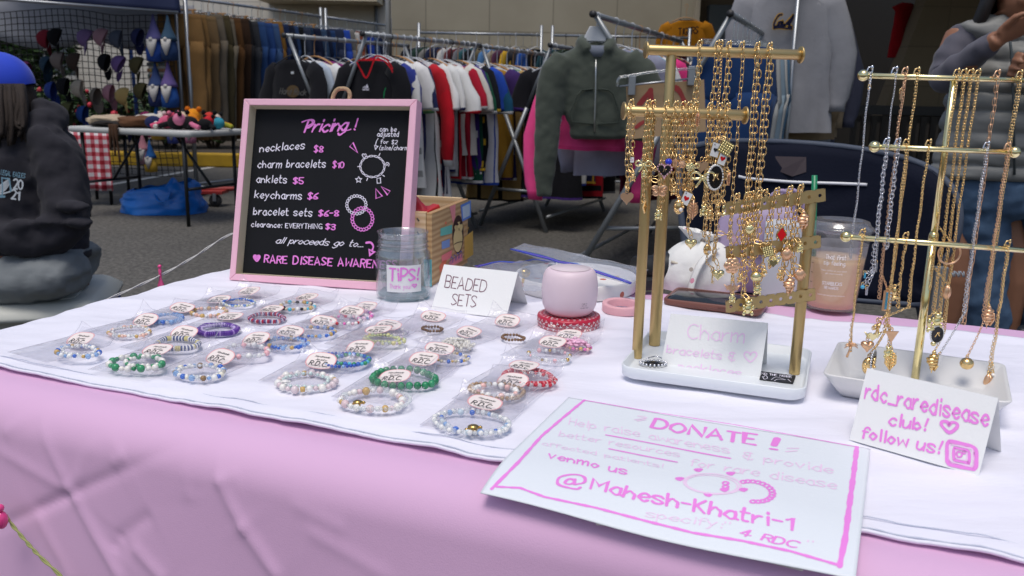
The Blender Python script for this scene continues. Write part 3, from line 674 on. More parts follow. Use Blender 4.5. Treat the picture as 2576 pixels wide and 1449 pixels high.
# ---- speaker on its red tin
tc_ = P(1430, 818, .7465); zs = (P(1507, 818, .7465) - P(1350, 818, .7465)).length / 2 * .985
tin = thing('round_tin', 'low round red tin printed with little white ticks under the speaker', 'tin', tc_)
REDT = mat('red_tin', L(190, 36, 64), .32, var=.06)
m = MB(); m.lathe([(.97 * zs, 0), (1.0 * zs, .002), (1.0 * zs, .005), (.985 * zs, .0055)], tc_, 48); m.build('body', REDT, tin)
m = MB(); m.lathe([(.985 * zs, .0056), (1.015 * zs, .006), (1.015 * zs, .0125), (1.0 * zs, .0145), (.93 * zs, .0152), (.1 * zs, .0152)], tc_, 48); lid = m.build('lid', REDT, tin)
m = MB()
def tick(mp, x, y, r_, s_): ribbon(m, [(x + s_ * (a * cos(r_) - b * sin(r_)), y + s_ * (a * sin(r_) + b * cos(r_))) for a, b in ((-.5, .6), (0, -.6), (.55, .5))], s_ * .42, mp, 0, 0, False)
for rw, (zz, n_) in enumerate(((.0028, 30), (.0078, 30), (.0112, 30))):
    mp = cyl(tc_, zs * (1.0 if rw == 0 else 1.015) + .0003, 0)
    for k in range(n_): tick(mp, (k + rw * .5) * 2 * pi * zs / n_, zz, rnd.uniform(-2, 2), .0024)
for rr_ in (.52, .66, .8, .92):
    for k in range(int(34 * rr_)): a = k * 2 * pi / int(34 * rr_) + rr_ * 9; tick(lambda x, y, kk: V((x, y, tc_.z + .0156)), tc_.x + rr_ * zs * cos(a), tc_.y + rr_ * zs * sin(a), rnd.uniform(-3, 3), .0024)
m.build('printed_ticks', mat('tin_white', L(240, 236, 236), .5), lid)
sz = tc_.z + .0153; sp = V((tc_.x, tc_.y, sz)); R_ = zs * .90; hS = .060
spk = thing('smart_speaker', 'pale pink rounded smart speaker sitting on the red tin', 'speaker', sp)
PINKS = mat('pink_matte_plastic', L(234, 212, 220), .45, var=.015)
m = MB(); pr = [(.55, 0), (.72, .025), (.86, .1), (.95, .22), (.99, .4), (1, .55), (.985, .72), (.94, .86), (.88, .935), (.82, .972)]
m.lathe([(a * R_, b * hS) for a, b in pr] + [(R_ * .78, hS * .988), (R_ * .3, hS * 1.0), (R_ * .02, hS * 1.0)], sp, 56); m.build('shell', PINKS, spk)
m = MB(); m.lathe([(R_ * .70, hS * .9935 + .0002), (R_ * .69, hS * .996 + .0006), (R_ * .05, hS + .0009)], sp, 40); m.build('top_cap', mat('pink_cap', L(226, 210, 214), .5), spk)
m = MB(); f1 = cyl(sp, R_ * 1.004, atan2(-sp.y, -sp.x) + .45)
for k, (t, w_) in enumerate((('Made in', .008), ('FC CE', .007), ('Model H2D', .012))): wr(m, t, .004 - w_ / 2, hS * (.34 - k * .045), .0015, w_, f1, 1)
m.build('lettering', mat('grey_print', L(150, 130, 140), .6), spk)
m = MB(); a = sp + V((R_ * .85, .02, .004)); m.tube(smooth_pts([a, a + V((.012, .012, -.026)), a + V((.03, .03, -.03)), a + V((.034, .07, -.03))]), .0014, 6); m.build('cable', PINKS, spk)
# ---- roll of pale pink tape
t0 = P(*gSpk(2140, 745), .7475); m = MB(); Mr = Matrix.Rotation(.06, 3, 'X')
m.lathe([(.0265, 0), (.027, .001), (.027, .010), (.0265, .011), (.020, .011), (.0195, .010), (.0195, .001), (.020, 0), (.0265, 0)], t0, 40, Mr, cap0=False, cap1=False)
m.build('tape_roll', mat('pink_tape', L(234, 178, 184), .6), label='roll of pale pink tape lying beside the speaker', cat='tape')
# ---- terrazzo dish with zip bags
TERR = mat('terrazzo', L(232, 230, 226), .4, var=.02)
def terr(n, b, mx, tc):
    pal = [(.93, L(190, 92, 66)), (.95, L(214, 176, 96)), (.965, L(120, 124, 130)), (.985, L(224, 164, 150))]
    vo = n.nodes.new('ShaderNodeTexVoronoi'); vo.inputs['Scale'].default_value = 55; vo.inputs['Randomness'].default_value = 1
    n.links.new(tc.outputs['Object'], vo.inputs['Vector'])
    lt_ = n.nodes.new('ShaderNodeMath'); lt_.operation = 'LESS_THAN'; lt_.inputs[1].default_value = .30; n.links.new(vo.outputs['Distance'], lt_.inputs[0])
    sp_ = n.nodes.new('ShaderNodeSeparateColor'); n.links.new(vo.outputs['Color'], sp_.inputs[0])
    cr = n.nodes.new('ShaderNodeValToRGB'); cr.color_ramp.interpolation = 'CONSTANT'; e = cr.color_ramp.elements
    e[0].position = 0; e[0].color = (*L(232, 230, 226), 1); e[1].position = .55; e[1].color = (*L(190, 92, 66), 1)
    for p_, c_ in ((.7, L(214, 176, 96)), (.8, L(226, 160, 140)), (.9, L(130, 132, 138))): q = e.new(p_); q.color = (*c_, 1)
    n.links.new(sp_.outputs[0], cr.inputs[0]); m2 = n.nodes.new('ShaderNodeMix'); m2.data_type = 'RGBA'; m2.inputs[6].default_value = (*L(234, 231, 227), 1)
    n.links.new(lt_.outputs[0], m2.inputs[0]); n.links.new(cr.outputs[0], m2.inputs[7]); n.links.new(m2.outputs[2], b.inputs['Base Color'])
TERR = mat('terrazzo_flakes', (.8, .8, .8), .4, build=terr)
dl, dr = P(1285, 760, .7465), P(1600, 760, .7465); dc = (dl + dr) / 2 + V((.008, .085, 0)); dR = (dr - dl).length / 2 * 1.02
dish = thing('terrazzo_dish', 'round white dish with terracotta terrazzo flakes behind the speaker', 'dish', dc)
m = MB(); m.lathe([(dR * .93, 0), (dR * .99, .003), (dR, .022), (dR * .985, .024), (dR * .95, .022), (dR * .93, .007), (dR * .05, .0065)], dc, 64); m.build('dish_body', TERR, dish)
GOLDB = metalm('gold_shiny', L(230, 196, 110), .12)
for k, (u, v, r_, nm) in enumerate(((1327, 677, .0098, 'rear'), (1319, 687, .0085, 'front'))):
    p = P(u, v + 6, dc.z + .012); m = MB(); m.ball(p + V((0, 0, .004)), (r_ * 1.15, r_, r_ * .9), 16, 10); m.build('gold_bead', GOLDB, label='round shiny gold bead in the terrazzo dish, the %s one of the two' % nm, cat='bead')
ZIP = clear('zip_bag_film', (.93, .94, .97), .3, .16, .9, 45, haze=.22); BLUEZ = mat('zip_blue', L(44, 74, 190), .35)
def zipbag(label, p00, p10, p11, p01, z, bulge, zipv):
    q = [PP(*u, V((0, 1.30, 0)), V((0, 1, 0))) if False else P(*u, zz) for u, zz in zip((p00, p10, p11, p01), z)]
    t = thing('zip_bag', label, 'zip bag', V(((q[0] + q[1]) / 2).to_tuple()))
    def f(u, v, k): p = (q[0] * (1 - u) + q[1] * u) * (1 - v) + (q[3] * (1 - u) + q[2] * u) * v; return p + V((0, 0, k * bulge * (sin(pi * u) * sin(pi * v)) ** .6 + .004 * nz(u * 6, v * 6, k) * sin(pi * u)))
    m = MB(); m.grid(lambda u, v: f(u, v, 1), 24, 18); m.grid(lambda u, v: f(u, v, -.15), 24, 18); m.build('film', ZIP, t)
    m = MB()
    for dv, r_, mi in ((0, .0016, 0), (.05, .0011, 0), (.025, .0009, 1)): m.tube([f(i / 14, zipv + dv, 1) + V((0, 0, .0006)) for i in range(15)], r_, 5, mi=mi, flat=.6)
    m.build('zip_strip', [BLUEZ, mat('zip_pink', L(176, 120, 190), .4)], t)
    m = MB(); m.grid(lambda u, v: f(.02 + .96 * u, zipv + .0 + .1 * v, 1) + V((0, 0, .0003)), 14, 3); m.build('zip_band', clear('zip_tint', (.45, .6, .95), .1), t)
zipbag('large clear zip bag with a blue seal draped across the terrazzo dish', gSpk(1060, 160), gSpk(2215, 500), gSpk(2400, 350), gSpk(1200, 95), (.795, .782, .79, .80), .006, .06)
zipbag('crumpled clear bag of small findings lying in the terrazzo dish', gSpk(1210, 560), gSpk(1560, 540), gSpk(1500, 260), gSpk(700, 310), (.765, .765, .782, .765), .014, .9)
# ================================================================ gold bracelet stand
GB = metalm('brushed_gold', L(200, 174, 122), .42); GOLD = metalm('chain_gold', L(240, 206, 146), .2); ROSE = metalm('rose_gold', L(236, 192, 154), .34)
SILV = metalm('chain_silver', L(214, 216, 222), .2); BRASS = metalm('polished_brass', L(240, 226, 170), .14)
TRAYW = mat('white_enamel', L(232, 236, 238), .35, var=.01)
fA, fB, fC, fD = P(1551, 917, .7625), P(2013, 990, .7625), P(2055, 876, .7625), P(1640, 836, .7625)
tcen = (fA + fB + fC + fD) / 4; ex = ((fB - fA) + (fC - fD)).normalized(); ey = V((-ex.y, ex.x, 0)); tw = ((fB - fA).length + (fC - fD).length) / 4; td = ((fD - fA).dot(ey) + (fC - fB).dot(ey)) / 4
Mt2 = Matrix(((ex.x, ey.x, 0), (ex.y, ey.y, 0), (0, 0, 1)))
stand = thing('bracelet_stand', 'tall matte gold jewelry stand with two bars rising from a white tray', 'jewelry stand', seat(tcen))
def rrect(w, h, r, n=5): return [(sx * (w - r) + r * cos(b + k * pi / 2 / n), sy * (h - r) + r * sin(b + k * pi / 2 / n)) for sx, sy, b in ((1, -1, -pi / 2), (1, 1, 0), (-1, 1, pi / 2), (-1, -1, pi)) for k in range(n + 1)]
def rloft(mb, levels, c, M, mi=0, cap=True):
    vs, fs = [], []; n = len(levels[0][0])
    for pts, z in levels:
        for x, y in pts: vs.append(c + M @ V((x, y, z)))
    for i in range(len(levels) - 1):
        for k in range(n): fs.append((i * n + k, i * n + (k + 1) % n, (i + 1) * n + (k + 1) % n, (i + 1) * n + k))
    if cap: fs += [tuple(range(n))[::-1], tuple((len(levels) - 1) * n + k for k in range(n))]
    mb.add(vs, fs, mi, True)
c = seat(tcen, .7495); m = MB()
rloft(m, [(rrect(tw - .006, td - .006, .012), 0), (rrect(tw - .001, td - .001, .016), .003), (rrect(tw, td, .016), .013), (rrect(tw - .0006, td - .0006, .016), .0142), (rrect(tw - .0022, td - .0022, .015), .0138), (rrect(tw - .003, td - .003, .014), .005), (rrect(tw - .006, td - .006, .012), .0042)], c, Mt2)
m.build('tray', TRAYW, stand)
for sx in (-1, 1):
    for sy in (-1, 1):
        m = MB(); m.lathe([(.006, 0), (.006, .0028)], c + Mt2 @ V((sx * (tw - .022), sy * (td - .02), -.0029)), 16); m.build('foot', TRAYW, stand)
ft_z = .7538
pa, pb, pc = P(1602, 900, ft_z), P(1646, 868, ft_z), P(1998, 940, ft_z)
def zat(p, v):
    lo, hi = 0, 3
    for _ in range(40):
        k = (lo + hi) / 2; q = RW.transposed() @ (V((p.x, p.y, k)) - CAMP); vv = q.y / q.z * F + H / 2
        if vv > v: lo = k
        else: hi = k
    return (lo + hi) / 2
za, zb, zc = zat(pa, 284), zat(pb, 132), zat(pc, 485); PR = .0056
for p, z in ((pa, za), (pb, zb), (pc, zc)):
    m = MB(); m.tube([p, V((p.x, p.y, z))], PR, 20)
    if p is pb: zm = zat(pb, 300); m.tube([V((p.x, p.y, p.z + .0003)), V((p.x, p.y, zm))], PR * 1.18, 20)
    m.build('post', GB, stand, bevel=.0006)
barA = (PY(1572, 279, pa.y - .006), PY(1872, 290, pa.y + .01)); barB = (PY(1628, 125, pb.y - .006), PY(2012, 138, pb.y + .016))
for (a, b) in (barA, barB):
    m = MB(); d = (b - a).normalized(); m.tube([a, b], .0056, 20)
    for e, s_ in ((a, -1), (b, 1)): m.tube([e, e + d * s_ * .0022], .0092, 24)
    m.build('cross_bar', GB, stand, bevel=.0006)
m = MB(); q = V((pb.x, pb.y, zat(pb, 300))); m.tube([q + V((.004, -.004, -.004)), q + V((.013, -.005, -.004))], .0035, 12); m.build('thumb_screw', GB, stand)
strips = []
for vL, vR in ((525, 492), (636, 608), (772, 740)):
    a = PY(1826, vL, .838); b = V((pc.x, pc.y - PR - .001, zat(pc, vR))); b = b + (b - a).normalized() * .012; strips.append((a, b))
    d = (b - a).normalized(); upv = V((0, 0, 1)) - d * d.z; nn = d.cross(upv).normalized(); ln = (b - a).length; hh = .0066
    m = MB(); nh = 9; seg = ln / nh
    for k in range(nh):                          # plate with round holes: a ring of faces round each hole
        cx = a + d * (k + .5) * seg; outer, innr = [], []
        for j in range(16):
            t = 2 * pi * j / 16; ct, st = cos(t), sin(t); q = max(abs(ct) / (seg / 2), abs(st) / hh)
            outer.append(cx + d * ct / q + upv * st / q); innr.append(cx + d * ct * .0019 + upv * st * .0019)
        for o_ in (.0006, -.0006):
            vs = [p + nn * o_ for p in outer + innr]; m.add(vs, [(j, (j + 1) % 16, 16 + (j + 1) % 16, 16 + j) for j in range(16)], 0, False)
        m.add([p + nn * .0006 for p in innr] + [p - nn * .0006 for p in innr], [(j, (j + 1) % 16, 16 + (j + 1) % 16, 16 + j) for j in range(16)], 0, False)
    e = [a - upv * hh, b - upv * hh, b + upv * hh, a + upv * hh]
    m.add([p + nn * .0006 for p in e] + [p - nn * .0006 for p in e], [(0, 1, 5, 4), (1, 2, 6, 5), (2, 3, 7, 6), (3, 0, 4, 7)], 0, False); m.build('perforated_strip', GB, stand)
# black printed card in the tray
m = MB(); zt = .7545; cq = [P(*gCharm(*p), zt) for p in ((1155, 1300), (1398, 1332), (1418, 1278), (1165, 1245))]
m.add([p + V((0, 0, .0009)) for p in cq] + cq, [(0, 1, 2, 3), (7, 6, 5, 4), (0, 4, 5, 1), (1, 5, 6, 2), (2, 6, 7, 3), (3, 7, 4, 0)], 0, False)
bk = m.build('sticker_card', mat('black_card', L(34, 34, 38), .5), label='small black printed card lying in the tray of the gold stand', cat='card')
m = MB()
class FC(Card):
    def __init__(s, o, d): s.bl, s.n, s.d = o, V((0, 0, 1)), d
fk = FC(cq[0] + V((0, 0, .0009)), (cq[1] - cq[0]).normalized()); g = gCharm
fk.line(m, 'ND THE NOIZE', g(1168, 1265), g(1392, 1290), g(1171, 1252), 1.5)
for pts in ([(1180, 1290), (1200, 1272), (1212, 1292), (1190, 1300), (1176, 1280)], [(1240, 1305), (1275, 1285), (1345, 1305), (1290, 1300), (1262, 1312)], [(1250, 1320), (1285, 1325)], [(1360, 1300), (1380, 1318)]): fk.curve(m, [g(*p) for p in pts], .0007)
m.build('lettering', INKW, bk)
for k, (x, y) in enumerate(((385, 1180), (415, 1150))):
    m = MB(); p = P(*gCharm(x, y), .7565)
    if k == 0:
        for j in range(20): a = 2 * pi * j / 20; m.ball(p + V((.014 * cos(a), .009 * sin(a), 0)), .0016, 6, 4)
        m.ball(p, (.010, .0065, .0015), 16, 6, 1); m.build('cameo_pin', [SILV, mat('black_enamel', (.01, .01, .012), .2)], label='black oval brooch with a pearl rim lying in the white tray', cat='brooch')
    else: m.tube(smooth_pts([p + V((-.012, 0, 0)), p + V((0, .006, .001)), p + V((.008, -.003, 0)), p + V((.014, .004, 0))]), .0007, 5); m.build('loose_chain', SILV, label='short loose silver chain lying in the white tray behind the pale card', cat='chain')
# ================================================================ chains and charms
def link(mb, c, d, s, ln, wd, r, mi=0, n=12, seg=5):
    s = (s - d * s.dot(d)).normalized(); q = ln / 2 - wd / 2
    pts = []
    for k in range(n):
        t = 2 * pi * k / n; x = cos(t) * wd / 2; y = sin(t) * wd / 2 + (q if sin(t) > 1e-6 else (-q if sin(t) < -1e-6 else 0)); pts.append(c + s * x + d * y)
    mb.tube(pts, r, seg, True, mi)
def chain(mb, path, ln, wd, r, mi=0, n=12, seg=5, tw=None):   # interlocked links along a path
    path = [V(p) for p in path]; step = ln - 2.6 * r; acc = 0; i = 0; k = 0; pos = path[0]
    tot = sum((b - a).length for a, b in zip(path, path[1:])); cnt = max(1, int(tot / step)); step = tot / cnt
    dist = [0]
    for a, b in zip(path, path[1:]): dist.append(dist[-1] + (b - a).length)
    for k in range(cnt):
        x = (k + .5) * step
        while i < len(path) - 2 and dist[i + 1] < x: i += 1
        a, b = path[i], path[i + 1]; t = (x - dist[i]) / max(1e-9, dist[i + 1] - dist[i]); d = (b - a).normalized()
        s0, s1 = frame(d, V((0, 1, 0)) if abs(d.y) < .9 else V((1, 0, 0))); w = s0 * cos((k % 2) * 1.35 + .5 + rnd.uniform(-.2, .2)) + s1 * sin((k % 2) * 1.35 + .5)
        link(mb, a + (b - a) * t, d, w, ln, wd, r, mi, n, seg)
BLK = mat('black_enamel', (.01, .01, .012), .2); WHT = mat('white_enamel_card', L(238, 236, 232), .25); REDE = mat('red_enamel', L(206, 20, 30), .2); PNK = mat('pink_enamel', L(228, 180, 196), .3); BLUB = mat('blue_bead', L(40, 60, 200), .15); PEARL = mat('pearl', L(240, 236, 230), .18, coat=.5); TURQ = mat('turquoise_bead', L(70, 170, 210), .15)
CHM = [GOLD, ROSE, SILV, BLK, WHT, REDE, PNK, BLUB, PEARL, TURQ, BRASS]
def heart2(s, n=18): return [(s * .062 * 16 * sin(t) ** 3, s * .062 * (13 * cos(t) - 5 * cos(2 * t) - 2 * cos(3 * t) - cos(4 * t))) for t in [2 * pi * k / n for k in range(n)]]
def charm(kind, p, s, parent, mi=0, yaw=0, roll=0):
    """p: centre; s: half size in metres; faces the camera side (-y) turned by yaw, rolled by roll"""
    M = Matrix.Rotation(yaw, 3, 'Z') @ Matrix.Rotation(pi / 2, 3, 'X') @ Matrix.Rotation(roll, 3, 'Z'); m = MB(); p = V(p)
    def pr(pts, h, mi_, dz=0): m.prism(pts, h, M, p + M @ V((0, 0, dz - h / 2)), mi_)
    def bl(x, y, z, r, mi_): m.ball(p + M @ V((x * s, y * s, z * s)), [q * s for q in r] if hasattr(r, '__len__') else r * s, 12, 8, mi_, M)
    if kind == 'heart_charm': pr(heart2(s), .0016, mi)
    elif kind == 'puffed_heart':
        n = 18
        for sg in (-1, 1):
            rings = [(1, 0), (.93, .28), (.75, .5), (.45, .66), (.0, .72)]; vs = []
            for a, z in rings:
                for x, y in heart2(s, n): vs.append(p + M @ V((x * a, y * a, sg * z * s)))
            m.add(vs, [(i * n + k, i * n + (k + 1) % n, (i + 1) * n + (k + 1) % n, (i + 1) * n + k)[::sg] for i in range(4) for k in range(n)], mi)
    elif kind == 'card_charm':
        pr([(-.62 * s, -.9 * s), (.62 * s, -.9 * s), (.62 * s, .9 * s), (-.62 * s, .9 * s)], .0012, 0); pr([(-.54 * s, -.82 * s), (.54 * s, -.82 * s), (.54 * s, .82 * s), (-.54 * s, .82 * s)], .0016, 4); pr(heart2(s * .38) if mi in (5, 0) else [(x * .8, y * .8) for x, y in heart2(s * .38)], .002, mi)
        m.tube([p + M @ V((-.38 * s, .5 * s, .001)), p + M @ V((-.3 * s, .7 * s, .001)), p + M @ V((-.22 * s, .5 * s, .001))], .0002, 4, mi=3)
    elif kind == 'diamond_charm': pr([(0, -s), (.68 * s, 0), (0, s), (-.68 * s, 0)], .0012, 0); pr([(0, -.85 * s), (.56 * s, 0), (0, .85 * s), (-.56 * s, 0)], .0018, mi)
    elif kind == 'bow_charm':
        for sx in (-1, 1):
            q = [V((0, 0, 0)), V((sx * .5, .45, .15)), V((sx * 1, .4, 0)), V((sx * .95, -.1, -.1)), V((sx * .45, -.12, .1)), V((0, 0, 0))]
            m.tube([p + M @ (a * s) for a in smooth_pts(q, 4)], s * .17, 6, mi=mi, flat=.8); m.tube([p + M @ (a * s) for a in smooth_pts([V((0, 0, 0)), V((sx * .3, -.5, .1)), V((sx * .62, -1, 0))], 4)], [s * .13] * 8 + [s * .06], 6, mi=mi)
        bl(0, 0, .1, .2, mi)
    elif kind == 'flower_charm':
        for k in range(6): a = k * pi / 3; bl(.55 * cos(a), .55 * sin(a), 0, (.42, .42, .14), mi)
        for k in range(5): a = k * 1.26 + .4; bl(.3 * cos(a), .3 * sin(a), .12, (.28, .28, .12), mi)
        bl(0, 0, .2, .2, mi)
    elif kind == 'cameo_charm':
        m.prism([(s * .72 * cos(2 * pi * k / 24), s * sin(2 * pi * k / 24)) for k in range(24)], .002, M, p - M @ V((0, 0, .001)), 3)
        for k in range(26): a = 2 * pi * k / 26; bl(.78 * cos(a), 1.06 * sin(a), 0, .12, 8 if mi == 0 else mi)
        m.tube([p + M @ (V(q) * s) for q in ((-.3, -.3, .12), (-.05, .2, .12), (.2, .35, .12), (.1, 0, .12), (.3, -.2, .12))], s * .08, 5, mi=0)
    elif kind == 'black_heart_charm':
        pr(heart2(s * .85), .0022, 3)
        for x, y in heart2(s, 22): m.ball(p + M @ V((x, y, .0004)), s * .13, 6, 4, 6)
        m.tube([p + M @ (V(q) * s) for q in ((-.2, -.25, .1), (-.05, .2, .1), (.15, -.2, .1), (.25, .2, .1))], s * .06, 5, mi=0)
    elif kind == 'shell_charm':
        n = 9
        for k in range(n):
            a = -1.0 + 2.0 * k / (n - 1); m.tube([p + M @ V((0, .9 * s, 0)), p + M @ V((sin(a) * s * .6, .9 * s - cos(a) * s * .9, .12 * s)), p + M @ V((sin(a) * s * .95, .9 * s - cos(a) * s * 1.7, 0))], [s * .06, s * .14, s * .15], 6, mi=mi)
        bl(0, .85, 0, .2, mi)
    elif kind == 'conch_charm':
        for k in range(7): q = k / 6; r_ = (.25 + .62 * sin(pi * min(1, q * 1.15) ** .9)) * (1 if k < 6 else .3); bl(.08 * sin(k * 2), 1 - 1.9 * q, .05, (r_ * .8, .26, r_ * .6), mi)
        m.tube([p + M @ (V(q) * s) for q in ((.25, .5, .4), (.3, -.1, .5), (.1, -.8, .25))], s * .12, 6, mi=mi)
    elif kind == 'swirl_charm':
        m.prism([(s * .85 * cos(2 * pi * k / 20), s * sin(2 * pi * k / 20)) for k in range(20)], .0018, M, p - M @ V((0, 0, .0009)), mi)
        m.tube([p + M @ V((s * .1 * k * cos(k * .9) * .55, s * .1 * k * sin(k * .9) * .6, .0011)) for k in range(13)], s * .07, 5, mi=8)
    elif kind == 'square_charm':
        pr([(-.8 * s, -.8 * s), (.8 * s, -.8 * s), (.8 * s, .8 * s), (-.8 * s, .8 * s)], .0012, mi)
        for i in range(5):
            for j in range(5): bl(-.6 + .3 * i, -.6 + .3 * j, .08, .12, mi)
    elif kind == 'key_charm':
        link(m, p + M @ V((0, s * .75, 0)), M @ V((0, 1, 0)), M @ V((1, 0, 0)), s * .55, s * .5, s * .07, mi); m.tube([p + M @ V((0, s * .5, 0)), p + M @ V((0, -s, 0))], s * .09, 6, mi=mi)
        for y in (-.95, -.7): m.box(p + M @ V((s * .16, y * s, 0)), (s * .32, s * .1, s * .1), M, mi)
    elif kind == 'butterfly_charm':
        for sx in (-1, 1):
            for cx, cy, rx, ry in ((.52, .32, .5, .36), (.42, -.35, .4, .32)): bl(sx * cx, cy, 0, (rx, ry, .07), mi)
            for k in range(4): m.tube([p + M @ V((0, 0, .001)), p + M @ V((sx * s * .95, s * (.55 - .36 * k), .001))], s * .045, 5, mi=mi)
        bl(0, 0, .08, (.12, .6, .12), mi)
    elif kind == 'animal_charm':
        bl(0, -.25, 0, (.5, .6, .32), mi); bl(0, .55, .1, (.42, .38, .34), mi)
        for sx in (-1, 1): bl(sx * .34, .9, .05, .17, mi); bl(sx * .5, -.75, .15, (.2, .3, .2), mi); bl(sx * .55, .0, .1, (.18, .34, .18), mi)
    elif kind == 'wing_heart_charm':
        pr(heart2(s * .62), .0018, mi)
        for sx in (-1, 1):
            for k in range(4): m.tube([p + M @ V((sx * s * .4, s * .1, 0)), p + M @ V((sx * s * (1.05 - .12 * k), s * (.5 - .24 * k), 0))], [s * .14, s * .05], 6, mi=mi)
    elif kind == 'egg_charm':
        bl(0, 0, 0, (.62, .95, .5), mi)
        for k in range(9): a = k * .7; bl(.5 * cos(a), .7 * sin(a), .35, .16, mi)
        bl(.2, -.3, .45, .26, 8)
    elif kind == 'ball_charm': bl(0, 0, 0, (1, .92, .9), mi)
    elif kind == 'leaf_charm':
        pr([(0, -s), (.55 * s, -.3 * s), (.5 * s, .45 * s), (0, s), (-.5 * s, .45 * s), (-.55 * s, -.3 * s)], .0012, mi); m.tube([p + M @ V((0, -s, .001)), p + M @ V((0, s, .001))], s * .06, 5, mi=mi)
        for k in range(5): m.tube([p + M @ V((0, s * (-.7 + .3 * k), .001)), p + M @ V((.4 * s, s * (-.45 + .3 * k), .001))], s * .04, 4, mi=mi); m.tube([p + M @ V((0, s * (-.7 + .3 * k), .001)), p + M @ V((-.4 * s, s * (-.45 + .3 * k), .001))], s * .04, 4, mi=mi)
    elif kind == 'bean_charm':
        bl(0, 0, 0, (.55, 1, .38), mi); m.tube([p + M @ (V(q) * s) for q in ((0, .85, .2), (.08, .3, .4), (-.08, -.3, .4), (0, -.85, .2))], s * .1, 6, mi=BLKi if mi == 99 else mi)
    elif kind == 'palm_charm':
        m.tube([p + M @ (V(q) * s) for q in ((-.25, -1, 0), (-.05, -.3, 0), (.1, .4, 0))], [s * .16, s * .12, s * .1], 7, mi=mi)
        for k in range(6): a = -.3 + k * .76; m.tube([p + M @ (V(q) * s) for q in ((.1, .4, 0), (.1 + .45 * cos(a), .6 + .3 * sin(a), .1), (.1 + .85 * cos(a), .3 + .45 * sin(a), .1))], [s * .1, s * .13, s * .04], 6, mi=mi)
    elif kind == 'triangle_charm': pr([(-s, .8 * s), (0, -s), (s, .8 * s)], .0014, mi)
    elif kind == 'bar_charm': pr([(-.22 * s, -s), (.22 * s, -s), (.22 * s, s), (-.22 * s, s)], .002, mi)
    elif kind == 'gem_charm':
        pr([(-.4 * s, -s), (.4 * s, -s), (.4 * s, s), (-.4 * s, s)], .0024, 1); pr([(-.3 * s, -.85 * s), (.0 * s, -.85 * s), (.0 * s, .85 * s), (-.3 * s, .85 * s)], .0034, mi)
        for k in range(6): bl(.2, -.75 + .3 * k, .25, .1, 8)
    elif kind == 'boot_charm':
        bl(0, .3, 0, (.3, .7, .28), mi); bl(.3, -.5, 0, (.62, .26, .28), mi); bl(-.05, -.75, 0, (.2, .25, .2), mi)
    elif kind == 'ring_charm': link(m, p, M @ V((0, 1, 0)), M @ V((1, 0, 0)), 2 * s, 2 * s, s * .09, mi, 24, 6)
    o = m.build(kind, CHM, parent); return o
def hang(name, label, cat, group, pts, ln=.0082, wd=.0046, r=.00055, mi=0, n=12, seg=5, double=0.0, charms=(), clasp=True, ring=None, both=False):
    """pts: 3-D points from the bar downwards; double: sideways gap of the second strand"""
    pts = [V(p) for p in pts]; t = thing(name, label, cat, pts[0], group); m = MB()
    if double:
        double *= .6 if group == NG else 1
        k = len(pts) - 1; q = [p + V((-double / 2 * sin(pi * min(1, (i + .3) / (k + .3)) * .85 + .2), 0, 0)) for i, p in enumerate(pts)]; q2 = [p + V((double / 2 * sin(pi * min(1, (i + .3) / (k + .3)) * .85 + .2), .005, 0)) for i, p in enumerate(pts)]
        path = smooth_pts(q + [pts[-1] + V((0, .002, -.002))] + q2[::-1], 4)
    else: path = smooth_pts(pts, 4)
    chain(m, path, ln, wd, r, mi, n, seg)
    for ch in charms:                            # short drop of links from the strand to each charm
        s = csc(group, ch[0]) * ch[2]; top = PY(*ch[1], pts[len(pts) // 2].y - .004) + V((0, .001, s * 1.05)); nr_ = pts[-1] if pts[-1].z > top.z else min(pts[2:], key=lambda q: (q - top).length + max(0, top.z - q.z) * 3)
        if .004 < (nr_ - top).length < .07: chain(m, [nr_, nr_ * .5 + top * .5 + V((0, -.001, 0)), top], ln, wd, r, mi, n, seg)
    m.build('chain', CHM, t)
    if clasp:
        m = MB(); p = pts[0]; link(m, p + V((0, -.0005, .0005)), V((.3, .1, 1)).normalized(), V((1, 0, 0)), .0085, .005, .0008, mi); m.ball(p + V((.002, -.001, .004)), (.0014, .001, .0024), 8, 5, mi); m.build('clasp', CHM, t)
    if ring:
        m = MB(); link(m, pts[0] + V((0, -.001, -.0035)), V((0, 0, 1)), V((1, .3, 0)), .009, .009, .0005, mi, 16); m.build('jump_ring', CHM, t)
    for ch in charms:
        kind, uv, s, mi_ = ch[:4]; s *= csc(group, kind); yw, rl = (ch[4] if len(ch) > 4 else 0), (ch[5] if len(ch) > 5 else 0)
        y = pts[len(pts) // 2].y - .004; p = PY(*uv, y); charm(kind, p, s, t, mi_, yw, rl)
        m = MB(); link(m, p + V((0, .001, s * 1.02)), V((0, 0, 1)), V((1, .4, 0)), .0045, .0036, .00045, 0, 10); m.build('jump_ring', CHM, t)
    return t
def barpt(bar, u):                               # point of a bar straight above picture column u
    a, b = bar; lo, hi = 0, 1
    for _ in range(30):
        k = (lo + hi) / 2; p = a + (b - a) * k; q = RW.transposed() @ (p - CAMP)
        if q.x / q.z * F + W / 2 < u: lo = k
        else: hi = k
    return a + (b - a) * (lo + hi) / 2
def drop(bar, u, v_end, r=.0062, n=8, sway=.002):
    p = barpt(bar, u); o = [p + V((0, .001, r + .0004)), p + V((0, -r * .8, r * .75)), p + V((0, -r - .0008, -.001))]; z1 = zat(V((p.x, p.y - r, 0)), v_end); s_ = rnd.uniform(-1, 1) * sway
    for k in range(1, n + 1): q = k / n; o.append(V((p.x + s_ * sin(q * 3) + .0005 * sin(k * 2.1), p.y - r - .0008, p.z - .001 + (z1 - p.z + .001) * q)))
    return o
